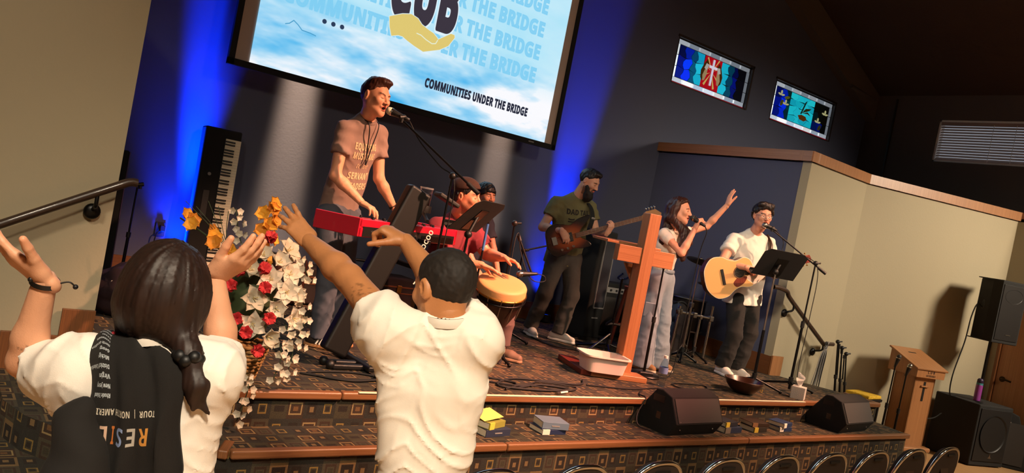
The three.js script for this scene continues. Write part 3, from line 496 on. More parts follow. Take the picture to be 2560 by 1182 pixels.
  const kb = new THREE.Group(); kb.name = 'key_bed'; kb.rotation.z = Math.PI / 2; kb.position.set(0.085, 0.08, 0.064); kb.rotation.x = 0; inner.add(kb);
  { const pitch = 1.24 / 52, wg = new THREE.BoxGeometry(pitch - 0.001, 0.13, 0.012), bg = new THREE.BoxGeometry(pitch * 0.52, 0.08, 0.014);
    for (let i = 0; i < 52; i++) part('white_key', wg, M.cream, inner).position.set(0.085, 0.08 + (i + 0.5) * pitch, 0.064);
    inner.children.filter(m => m.name === 'white_key').forEach(m => m.rotation.z = Math.PI / 2);
    for (let i = 0; i < 51; i++) if (![1, 4].includes((i + 2) % 7)) { const k = part('black_key', bg, M.black, inner); k.position.set(0.06, 0.08 + (i + 1) * pitch, 0.074); k.rotation.z = Math.PI / 2; } }
  inner.remove(kb);
  part('display_panel', box(0.05, 0.22, 0.004, -0.07, 0.75, 0.061), M.darkGrey, inner); part('dial', cyl(0.014, 0.014, 0.012, -0.07, 1.0, 0.064, Math.PI / 2), M.grey, inner);
  shade(u);
}
// ---------------------------------------------------------------- wooden cross lectern and what lies on its foot
{
  const o = thing('cross_lectern', 'oak lectern shaped as a tall cross on a wooden foot', 'cross', [4.91, DECK, -4.65], -0.36);
  part('post', [rbox(0.105, 1.34, 0.14, 0.004, 0, 0.71, 0)], M.oak, o);
  part('crossbar', rbox(0.21, 0.135, 0.09, 0.004, -0.158, 1.02, 0.012, 0, 0, 0, 'x'), M.oak, o); part('crossbar', rbox(0.19, 0.135, 0.09, 0.004, 0.15, 1.02, 0.012, 0, 0, 0, 'x'), M.oak, o);
  part('rear_board', rbox(0.09, 0.62, 0.03, 0.004, 0.0, 0.66, -0.085), M.oakDark, o);
  part('gusset', at(prism([[0, 0], [0.1, 0], [0, -0.16]], 0.03), 0.0, 0.94, -0.14, 0, Math.PI, 0), M.oak, o);
  part('reading_shelf', rbox(0.5, 0.022, 0.34, 0.004, -0.06, 1.1, -0.27, 0.02, 0, 0, 'x'), M.oak, o);
  part('foot_board', rbox(0.5, 0.045, 0.2, 0.005, -0.1, 0.023, 0.09, 0, 0, 0, 'x'), M.oak, o);
  part('foot_runner', rbox(0.15, 0.045, 0.56, 0.005, -0.36, 0.023, -0.1, 0, 0, 0, 'z'), M.red_wood, o, 'dark red wooden runner');
  part('foot_runner', rbox(0.12, 0.045, 0.5, 0.005, 0.02, 0.023, -0.26, 0, 0, 0, 'z'), M.oakDark, o);
  shade(o);
  const b = thing('plastic_tub', 'white plastic tub on the foot of the cross', 'tub', [4.64, DECK + 0.047, -4.62], -0.36);
  const shell = (w0, d0, w1, d1, h, t) => {   // flared rounded tub as a lofted shell
    const ring = (w, d, y) => { const q = [], n = 40; for (let i = 0; i < n; i++) { const a = i / n * 6.2832, c = Math.cos(a), s = Math.sin(a), p = 0.32; q.push([Math.sign(c) * Math.abs(c) ** p * w / 2, y, Math.sign(s) * Math.abs(s) ** p * d / 2]); } return q; };
    const R = [ring(w0 * 0.2, d0 * 0.2, 0), ring(w0, d0, 0), ring(w1, d1, h), ring(w1 + 0.03, d1 + 0.03, h), ring(w1 + 0.03, d1 + 0.03, h - 0.012), ring(w1 + 0.022, d1 + 0.022, h - 0.012), ring(w1 + 0.022, d1 + 0.022, h - 0.003), ring(w1 - t, d1 - t, h - 0.003), ring(w0 - t, d0 - t, t), ring(0.01, 0.01, t)], pos = [], idx = [], n = 40;
    R.forEach(r => r.forEach(p => pos.push(...p))); for (let i = 0; i + 1 < R.length; i++) for (let j = 0; j < n; j++) { const a = i * n + j, c = i * n + (j + 1) % n; idx.push(a, c, a + n, c, c + n, a + n); }
    const g = new THREE.BufferGeometry(); g.setAttribute('position', new THREE.Float32BufferAttribute(pos, 3)); g.setIndex(idx); const f = g.toNonIndexed(); f.computeVertexNormals(); return f;
  };
  part('tub_wall', shell(0.32, 0.24, 0.37, 0.29, 0.135, 0.008), mat({ color: 0xe8dcd0, roughness: 0.45, transmission: 0.08, thickness: 0 }), b); shade(b);
  const e = thing('offering_envelope', 'folded paper lying inside the white tub', 'paper', [4.64, DECK + 0.06, -4.62], -0.1); part('paper_sheet', [box(0.16, 0.004, 0.1, 0, 0.02, 0, 0.15, 0, 0.1), box(0.12, 0.004, 0.09, 0.02, 0.04, 0.02, -0.2, 0.5, 0.2)], mat({ color: 0xb99a80, roughness: 0.8 }), e); shade(e);
  solo('remote_control', rbox(0.13, 0.022, 0.04, 0.008, 5.1, DECK + 0.058, -4.55, 0, -0.35, 0), M.black, 'small black remote lying at the foot of the cross', 'remote');
}
// ---------------------------------------------------------------- small things on the deck
{
  const w = thing('water_bottle', 'clear plastic water bottle with blue label on the stage floor', 'bottle', [5.1, DECK, -4.37]); w.scale.setScalar(1.15);
  part('bottle_body', lathe([[0, 0], [0.028, 0], [0.032, 0.01], [0.03, 0.04], [0.032, 0.055], [0.029, 0.075], [0.032, 0.09], [0.032, 0.14], [0.02, 0.185], [0.0125, 0.195], [0.0125, 0.205], [0, 0.205]], 28), mat({ color: 0xdfeaf2, transmission: 1, thickness: 0, roughness: 0.08, ior: 1.4 }), w);
  part('bottle_label', lathe([[0.0325, 0.095], [0.0325, 0.14]], 28), mat({ color: 0x6f86b4, roughness: 0.5 }), w, 'pale blue paper label'); part('cap', cyl(0.0145, 0.0145, 0.018, 0, 0.213, 0), M.white, w); shade(w);
  const b = thing('offering_bowl', 'wide dark wooden bowl at the foot of the right music stand', 'bowl', [6.02, DECK, -4.24]);
  part('bowl_shell', lathe([[0, 0], [0.06, 0], [0.1, 0.018], [0.145, 0.065], [0.17, 0.115], [0.172, 0.12], [0.163, 0.12], [0.135, 0.07], [0.09, 0.03], [0, 0.018]], 44), mat({ color: 0x35180c, roughness: 0.32, clearcoat: 0.4 }), b); part('brass_ring', tube([[0.13, 0.05, 0.09], [0.145, 0.06, 0.1], [0.14, 0.04, 0.105], [0.12, 0.04, 0.1]], 0.004, 20, 6, true), M.brass, b); shade(b);
  const t = thing('tissue_box', 'white patterned tissue box at the front edge of the stage', 'tissue box', [6.66, DECK, -4.1], 0.45);
  part('carton', rbox(0.12, 0.115, 0.12, 0.004, 0, 0.058, 0), mat({ map: ctex(256, 256, (g, w2, h) => { g.fillStyle = '#cfc8bd'; g.fillRect(0, 0, w2, h); g.strokeStyle = '#8d8a88'; g.lineWidth = 5; for (let i = 0; i < 8; i++) for (let j = 0; j < 8; j++) { g.beginPath(); g.arc(i * 36 + 10, j * 36 + 10, 15, 0, 6.3); g.stroke(); } }, [9, 9]), roughness: 0.7 }), t);
  const sh = new THREE.PlaneGeometry(0.1, 0.12, 14, 14), sp = sh.attributes.position; for (let i = 0; i < sp.count; i++) { const x = sp.getX(i), y = sp.getY(i) + 0.06, k = y / 0.12; sp.setXYZ(i, x * (0.4 + 0.8 * k) + 0.012 * Math.sin(y * 60), 0.11 + y * (0.85 + 0.2 * Math.sin(x * 50)), 0.028 * Math.sin(x * 70 + y * 20) * (0.4 + k)); } sh.computeVertexNormals();
  part('tissue', sh, mat({ color: 0xf2ece4, roughness: 0.9, transmission: 0.3, thickness: 0 }), t); shade(t);
  cable('black cable snaking from the cross to the right along the stage edge', [[4.2, 0.708, -4.3], [4.6, 0.708, -4.22], [5.0, 0.708, -4.28], [5.4, 0.708, -4.18], [5.7, 0.708, -4.4], [5.35, 0.708, -4.45], [5.3, 0.708, -4.3], [5.8, 0.708, -4.3]], 0.006);
  cable('coiled black cable on the carpet left of the white-shirted man', [[1.95, 0.708, -4.35], [2.2, 0.708, -4.22], [2.45, 0.708, -4.28], [2.3, 0.708, -4.4], [2.0, 0.708, -4.36], [2.2, 0.71, -4.2], [2.5, 0.71, -4.25], [2.62, 0.708, -4.18], [2.42, 0.708, -4.1], [2.3, 0.708, -4.05], [2.34, 0.708, -3.97], [2.36, 0.6, -3.955], [2.38, 0.53, -3.95]], 0.007);
  cable('tangle of cables on the carpet behind the white-shirted man', [[3.2, 0.708, -4.5], [3.5, 0.708, -4.3], [3.4, 0.708, -4.15], [3.7, 0.71, -4.25], [3.9, 0.71, -4.15], [3.6, 0.712, -4.1], [3.3, 0.71, -4.2], [3.6, 0.71, -4.4], [4.1, 0.708, -4.3], [4.3, 0.708, -4.45]], 0.008);
  cable('second tangled cable near the front edge in the middle', [[3.3, 0.709, -4.12], [3.55, 0.712, -4.22], [3.8, 0.712, -4.1], [4.0, 0.712, -4.2], [3.75, 0.712, -4.32], [3.5, 0.712, -4.2], [3.2, 0.709, -4.35], [2.9, 0.708, -4.5]], 0.006);
  cable('cable running from the bassist across the deck', [[5.1, 0.708, -6.3], [5.0, 0.708, -5.7], [5.35, 0.708, -5.55], [5.7, 0.708, -5.7], [5.6, 0.708, -6.1], [5.9, 0.708, -6.2]], 0.006);
  cable('cable looped over the stage edge beside the left monitor', [[4.7, 0.708, -4.2], [4.55, 0.708, -4.08], [4.5, 0.71, -3.97], [4.42, 0.6, -3.95], [4.4, 0.53, -3.9], [4.44, 0.52, -3.8]], 0.006);
  cable('black microphone cable trailing from the singing woman to the floor', [[5.475, 2.075, -4.555], [5.52, 2.02, -4.56], [5.54, 1.9, -4.6], [5.56, 1.74, -4.63], [5.59, 1.37, -4.66], [5.58, 1.05, -4.66], [5.59, 0.83, -4.68], [5.52, 0.712, -4.66], [5.37, 0.708, -4.62], [5.2, 0.708, -4.56]], 0.0045);
  const ps = thing('jack_plug', 'small metal plug lying by the cables near the middle', 'plug', [3.72, DECK + 0.012, -4.05], 0.4); part('plug_shaft', rod([0, 0, 0], [0.1, 0, 0.01], 0.007), M.cream, ps); part('plug_sleeve', rod([-0.05, 0, 0], [0, 0, 0], 0.011), M.steel, ps);
}
// ---------------------------------------------------------------- wedge monitors and books on the front step
function wedge(label, x, z, turn) {
  const o = thing('stage_monitor', label, 'speaker', [x, STEP, z], turn);
  const prof = [[-0.19, 0.02], [-0.14, 0], [0.1, 0], [0.165, 0.1], [0.085, 0.27], [0.0, 0.3], [-0.05, 0.295], [-0.2, 0.09]];   // (z, y): steep back towards the seats
  const g = prism(prof.map(([a, b]) => [-a, b]), 0.56, 0.008).translate(0, 0, -0.28); g.rotateY(Math.PI / 2);
  part('cabinet', metric(g), M.blackMatte, o);
  part('back_panel', at(box(0.53, 0.175, 0.006), 0, 0.187, 0.136, -0.44, 0, 0), mat({ color: 0x3a3634, roughness: 0.6 }), o, 'dark grey upper panel');
  part('grille', at(box(0.5, 0.22, 0.006), 0, 0.2, -0.14, 0.63, 0, 0), M.darkGrey, o);
  for (const [sx, sy] of [[-0.2, 0.05], [0.2, 0.05], [-0.24, 0.115], [0.24, 0.115]]) part('screw', ball(0.006, sx, sy, sy > 0.1 ? 0.168 : 0.145, 8), M.steel, o);
  part('socket_plate', box(0.004, 0.05, 0.04, -0.286, 0.12, 0.0), M.steel, o); part('handle_recess', box(0.006, 0.05, 0.1, -0.287, 0.24, -0.02), M.black, o);
  return shade(o);
}
wedge('black wedge stage monitor in the middle of the front step', 4.8, -3.85, 0.06);
wedge('black wedge stage monitor at the right end of the front step', 7.02, -3.84, 0.1);
function book(label, x, y, z, w, h, d, turn, cover, tape) {
  const o = thing('hymn_book', label, 'book', [x, y, z], turn, 'books stacked on the front step'), cm = mat({ color: cover, roughness: 0.55 });
  part('page_block', box(w - 0.01, h - 0.006, d - 0.008, -0.003, h / 2, 0), M.cream, o);
  part('cover', [box(w, 0.003, d, 0, h - 0.0015, 0), box(w, 0.003, d, 0, 0.0015, 0), rbox(0.006, h, d, 0.002, w / 2, h / 2, 0)], cm, o); part('spine', rbox(w, h, 0.006, 0.002, 0, h / 2, d / 2), cm, o);
  if (tape) part('spine_tape', box(w * 0.3, h + 0.002, 0.01, -w * 0.35, h / 2, d / 2), mat({ color: tape, roughness: 0.6 }), o);
  else part('spine_lettering', box(w * 0.3, h * 0.16, 0.002, 0, h / 2, d / 2 + 0.004), M.grey, o);
  return shade(o);
}
book('thick dark blue book under the yellow taped one, left stack', 3.02, STEP, -3.84, 0.2, 0.045, 0.15, 0.1, 0x2a3146);
book('yellow taped book in the left stack with a loose sheet on top', 3.0, STEP + 0.046, -3.85, 0.17, 0.04, 0.14, 0.35, 0x8f8b3c, 0xd8c44a);
solo('loose_sheet', at(new THREE.PlaneGeometry(0.17, 0.13, 6, 4).rotateX(-1.4), 2.99, STEP + 0.11, -3.86, 0, 0.2, 0.1), mat({ color: 0xd9c96a, roughness: 0.8 }), 'curled yellow sheet lying on the left book stack', 'paper');
book('dark blue book with white end under the slate blue book', 3.5, STEP, -3.86, 0.19, 0.032, 0.15, -0.05, 0x1d2a4a, 0xe4dccb);
book('slate blue hymn book on top of the second stack', 3.52, STEP + 0.033, -3.86, 0.19, 0.045, 0.15, -0.25, 0x5f7183);
book('yellow edged dark book beside the middle monitor', 5.3, STEP + 0.046, -3.84, 0.18, 0.035, 0.14, 0.15, 0x20242e, 0xc9b23c);
book('grey cornered blue book under the yellow edged one', 5.32, STEP, -3.83, 0.22, 0.045, 0.15, 0.05, 0x1e2c44, 0x6f675c);
book('brown book on the middle stack beside the blue one', 5.7, STEP + 0.041, -3.84, 0.2, 0.03, 0.14, -0.1, 0x2c1d12, 0x7c5a3c);
book('dark book with yellow tape under the brown book', 5.68, STEP, -3.83, 0.18, 0.04, 0.14, 0.05, 0x26241f, 0xb9a53c);
book('white taped blue book, lower of the right pair', 6.05, STEP, -3.84, 0.17, 0.034, 0.14, 0, 0x1e3358, 0xf0eadc);
book('white taped blue book, upper of the right pair', 6.06, STEP + 0.035, -3.84, 0.17, 0.034, 0.14, 0.2, 0x1e3358, 0xf0eadc);
// ---------------------------------------------------------------- right side: podium, sub, speaker, stands
{
  const o = thing('offering_podium', 'oak offering podium with sloping top, cross cut-out and lettering', 'podium', [9.53, 0, -4.45], -0.22); o.scale.setScalar(0.93);
  part('body', [box(0.36, 0.98, 0.02, 0, 0.58, 0.14), box(0.02, 0.98, 0.3, -0.17, 0.58, 0), box(0.02, 0.98, 0.3, 0.17, 0.58, 0), box(0.36, 0.98, 0.02, 0, 0.58, -0.14)], M.oak, o);
  const hd = prism([[-0.21, 1.0], [0.21, 1.0], [0.21, 1.1], [-0.21, 1.27]], 0.5).translate(0, 0, -0.25); hd.rotateY(-Math.PI / 2); part('head_box', metric(hd), M.oak, o);
  part('sloped_top', at(rbox(0.56, 0.022, 0.49, 0.005), 0, 1.195, 0.0, 0.385, 0, 0), M.oak, o); part('coin_slot', at(box(0.14, 0.004, 0.02), 0, 1.25, -0.11, 0.385, 0, 0), M.black, o);
  label3(0.34, 0.1, 512, 150, (g) => { g.fillStyle = '#2b1608'; g.textAlign = 'center'; g.font = 'bold 76px sans-serif'; g.fillText('C U B', 256, 66); g.font = 'bold 46px sans-serif'; g.fillText('OFFERINGS', 256, 124); }, [0, 1.05, 0.213], [0, 0, 0], o, 'lettering');
  part('cross_cutout', [box(0.035, 0.24, 0.006, 0, 0.82, 0.151), box(0.05, 0.03, 0.006, 0, 0.88, 0.151)], M.black, o, 'dark cross shaped opening'); part('cross_arm', rbox(0.14, 0.018, 0.02, 0.004, 0, 0.885, 0.16), M.oak, o);
  part('base', [rbox(0.52, 0.06, 0.44, 0.02, 0, 0.1, 0, 0, 0, 0, 'x')], M.oak, o); for (const [x, z] of [[-0.2, 0.16], [0.2, 0.16], [-0.2, -0.16], [0.2, -0.16]]) part('caster', [cyl(0.03, 0.03, 0.02, x, 0.031, z, 0, 0, Math.PI / 2), box(0.03, 0.03, 0.03, x, 0.06, z)], M.steel, o);
  shade(o);
  const s = thing('subwoofer', 'large black subwoofer on the floor under the pole speaker', 'speaker', [10.5, 0, -4.16], -0.26);
  part('cabinet', rbox(0.58, 0.72, 0.6, 0.015, 0, 0.37, 0), M.blackMatte, s); part('grille', rbox(0.52, 0.62, 0.012, 0.004, 0, 0.38, 0.305), mat({ color: 0x1c1a19, roughness: 0.55, metalness: 0.3 }), s); part('badge', prism([[0, 0.05], [0.012, 0.012], [0.03, -0.01], [-0.03, -0.01], [-0.012, 0.012]], 0.003).translate(0.02, 0.12, 0.311), M.steel, s); part('cone', at(lathe([[0.22, 0.012], [0.21, 0], [0.06, -0.05], [0, -0.03]], 40), 0, 0.4, 0.312, Math.PI / 2), M.black, s); part('rubber_foot', [cyl(0.02, 0.02, 0.02, -0.22, 0.01, 0.2), cyl(0.02, 0.02, 0.02, 0.22, 0.01, 0.2), cyl(0.02, 0.02, 0.02, 0, 0.01, -0.2)], M.rubber, s); shade(s);
  const p = thing('pole_speaker', 'black loudspeaker on a pole above the subwoofer', 'speaker', [10.52, 0.731, -4.13], -0.3);
  part('pole', rod([0, 0, 0], [0, 0.8, 0], 0.018), M.blackMetal, p);
  const cab = new THREE.ExtrudeGeometry(new THREE.Shape([[-0.2, 0.17], [0.2, 0.17], [0.2, 0.05], [0.1, -0.19], [-0.1, -0.19], [-0.2, 0.05]].map(q => new THREE.Vector2(q[0], -q[1]))), { depth: 0.72, bevelEnabled: true, bevelSize: 0.006, bevelThickness: 0.006, bevelSegments: 2 }); cab.rotateX(-Math.PI / 2).translate(0, 0.74, 0);
  part('cabinet', metric(cab), M.blackMatte, p); part('grille', rbox(0.37, 0.66, 0.014, 0.005, 0, 1.1, 0.177), mat({ color: 0x1d1a19, roughness: 0.5, metalness: 0.3 }), p); part('side_handle', at(new THREE.SphereGeometry(0.06, 16, 10).scale(0.15, 1, 0.6), -0.155, 1.15, -0.07, 0, -0.4), M.black, p); part('badge', box(0.08, 0.01, 0.004, 0.02, 0.84, 0.186), M.steel, p);
  part('cap_plate', box(0.39, 0.012, 0.34, 0, 0.737, 0.0), M.black, p); part('cap_plate', box(0.39, 0.012, 0.34, 0, 1.47, 0.0), M.black, p); part('horn', at(lathe([[0.12, 0], [0.05, -0.04], [0.02, -0.06]], 24).scale(1.2, 1, 0.7), 0, 1.3, 0.186, Math.PI / 2), M.black, p); shade(p);
  cable('black cable hanging from the pole speaker to the subwoofer', [[10.32, 1.85, -4.22], [10.25, 1.87, -4.25], [10.21, 1.7, -4.27], [10.2, 1.4, -4.28], [10.12, 1.0, -4.3], [10.14, 0.76, -4.3], [10.3, 0.735, -4.3]], 0.008);
  cable('cable sagging between the podium and the subwoofer', [[10.15, 0.5, -4.35], [10.05, 0.42, -4.4], [9.9, 0.4, -4.5], [9.75, 0.48, -4.55]], 0.008);
  const b = thing('travel_bottle', 'purple drinking bottle standing on the subwoofer', 'bottle', [10.4, 0.731, -4.1]); part('bottle_body', lathe([[0, 0], [0.036, 0], [0.038, 0.01], [0.038, 0.19], [0.034, 0.205], [0, 0.205]], 28), mat({ color: 0x8a3a8c, roughness: 0.35, clearcoat: 0.4 }), b); part('band', lathe([[0.0365, 0.195], [0.0365, 0.22]], 28), mat({ color: 0x3f7f86, roughness: 0.4 }), b, 'teal band'); part('cap', lathe([[0, 0.275], [0.022, 0.272], [0.034, 0.255], [0.036, 0.215], [0, 0.215]], 28), mat({ color: 0x2e1f3c, roughness: 0.4 }), b, 'dark cap'); shade(b);
  const ph = thing('flat_gadget', 'small black adaptor lying on the subwoofer', 'adaptor', [10.33, 0.731, -4.02], 0.3); part('body', rbox(0.12, 0.014, 0.05, 0.005, 0, 0.007, 0), M.black, ph); part('lead', tube([[-0.06, 0.008, 0], [-0.1, 0.008, 0.02], [-0.12, 0.008, -0.02], [-0.07, 0.008, -0.05]], 0.004, 16, 6), M.rubber, ph); shade(ph);
  const fm = thing('floor_monitor', 'black wedge monitor standing on end by the door', 'speaker', [10.98, 0, -3.88], -0.9); const fg = prism([[-0.2, 0], [0.2, 0], [0.24, 0.08], [0.2, 0.36], [0.06, 0.44], [0.0, 0.62], [-0.12, 0.66], [-0.2, 0.6]], 0.3, 0.012).translate(0, 0.012, -0.15); part('cabinet', metric(fg), M.blackMatte, fm); part('grille', box(0.3, 0.5, 0.006, -0.02, 0.3, 0.166), M.darkGrey, fm); part('screw', [ball(0.008, -0.08, 0.55, 0.168, 8), ball(0.008, 0.16, 0.2, 0.168, 8)], M.steel, fm); shade(fm);
  micStand('black mic stand with microphone directly left of the podium', [8.98, 0, -4.3], [9.0, 1.02, -4.3], { r: 0.16, turn: 0.5 }); microphone('microphone clipped to the stand touching the podium side', [9.02, 1.05, -4.29], [9.01, 0.93, -4.31]);
  micStand('black mic stand with hooded microphone next to the low side table', [8.82, 0, -4.36], [8.84, 1.1, -4.36], { r: 0.16, turn: 1.2, group: undefined }); microphone('dark microphone on the stand next to the low side table', [8.86, 1.13, -4.35], [8.85, 1.01, -4.37], M.darkGrey);
  const tb = thing('side_table', 'low black side table with yellow cloth behind the step end', 'table', [8.98, 0, -4.72], 0.1); part('table_top', rbox(0.36, 0.03, 0.3, 0.005, 0, 0.56, 0), M.black, tb); for (const [x, z] of [[-0.15, 0.12], [0.15, 0.12], [-0.15, -0.12], [0.15, -0.12]]) part('leg', box(0.03, 0.55, 0.03, x, 0.275, z), M.black, tb); shade(tb);
  solo('folded_cloth', rbox(0.34, 0.04, 0.28, 0.015, 8.98, 0.596, -4.72, 0, 0.1, 0), mat({ color: 0xd8ae2c, roughness: 0.85, bumpMap: clothBump, bumpScale: 0.006 }), 'folded bright yellow cloth on the low side table', 'cloth');
  for (let i = 0; i < 3; i++) micStand(['leftmost', 'middle', 'rightmost'][i] + ' of the three folded stands at the end of the right handrail', [8.42 + i * 0.07, 0.35, -4.72 + i * 0.02], [8.36 + i * 0.075, 1.16 - i * 0.06, -4.8 + i * 0.02], { r: 0.05, turn: i, boom: [[8.38 + i * 0.075, 1.14 - i * 0.06, -4.79], [8.42 + i * 0.06, 0.75, -4.76]] });
  const cb = thing('cable_bunch', 'bundle of cables hung over the end of the right handrail', 'cable', [8.3, 1.1, -4.9]); for (let i = 0; i < 9; i++) part('strand', tube([[0.03 * (i % 3), 0.035, 0], [-0.02 - 0.012 * i, -0.1, 0.04], [-0.05 - 0.016 * i, -0.3 - 0.02 * (i % 4), 0.05], [-0.06 - 0.02 * i, -0.5 + 0.02 * (i % 3), 0.05 + 0.01 * (i % 2)]], 0.005, 20, 6), [M.rubber, M.darkGrey, M.grey][i % 3], cb); shade(cb);
}
// ---------------------------------------------------------------- chairs in the front row
{
  const pad = mat({ color: 0x2c2019, roughness: 0.75, bumpMap: weaveBump, bumpScale: 0.0008 });
  function chair(x, label) {
    const o = thing('stacking_chair', label, 'chair', [x, 0, -2.62], 0, 'front row of chrome stacking chairs');
    const hoop = []; for (let i = 0; i <= 24; i++) { const a = Math.PI * i / 24, c = Math.cos(a), s = Math.sin(a); hoop.push([0.19 * Math.sign(c) * Math.abs(c) ** 0.8, 0.6 + 0.26 * s ** 0.75, 0.17 + 0.06 * s]); }
    part('back_frame', tube([[0.2, 0.42, 0.12], ...hoop, [-0.2, 0.42, 0.12]], 0.0115, 90, 10), M.chrome, o, 'bent chrome tube');
    const bp = prism(hoop.map(p => [p[0] * 0.95, 0.6 + (p[1] - 0.6) * 0.95]).concat([[-0.17, 0.5], [0.17, 0.5]]), 0.028, 0.01); const q = bp.attributes.position; for (let i = 0; i < q.count; i++) q.setZ(i, q.getZ(i) + 0.138 + (q.getY(i) - 0.5) * 0.2 - 0.014); bp.computeVertexNormals(); part('backrest', bp, pad, o);
    part('back_patch', rbox(0.11, 0.12, 0.004, 0.0018, 0, 0.68, 0.209, -0.2), mat({ color: 0x3b2a20, roughness: 0.5 }), o); part('grip_slot', rbox(0.1, 0.016, 0.006, 0.0025, 0, 0.815, 0.233, -0.2), M.black, o);
    part('seat', rbox(0.43, 0.06, 0.43, 0.028, 0, 0.45, -0.06, 0, 0, 0, undefined, 4), pad, o);
    for (const s of [-1, 1]) { part('leg', tube([[s * 0.2, 0.43, 0.13], [s * 0.2, 0.3, 0.18], [s * 0.2, 0.02, 0.22]], 0.011, 16, 8), M.chrome, o); part('leg', tube([[s * 0.2, 0.42, -0.2], [s * 0.2, 0.3, -0.24], [s * 0.2, 0.02, -0.26]], 0.011, 16, 8), M.chrome, o); part('seat_rail', rod([s * 0.2, 0.42, 0.13], [s * 0.2, 0.42, -0.2], 0.011), M.chrome, o); }
    return shade(o);
  }
  const names = ['partly hidden by the standing man', 'second from the man', 'third from the man', 'fourth from the man', 'fifth from the man', 'sixth from the man', 'third from the right end', 'second from the right end', 'last at the right end'];
  for (let i = 0; i < 9; i++) chair(1.95 + 0.488 * i, 'chrome framed padded chair in the front row, ' + names[i]);
}
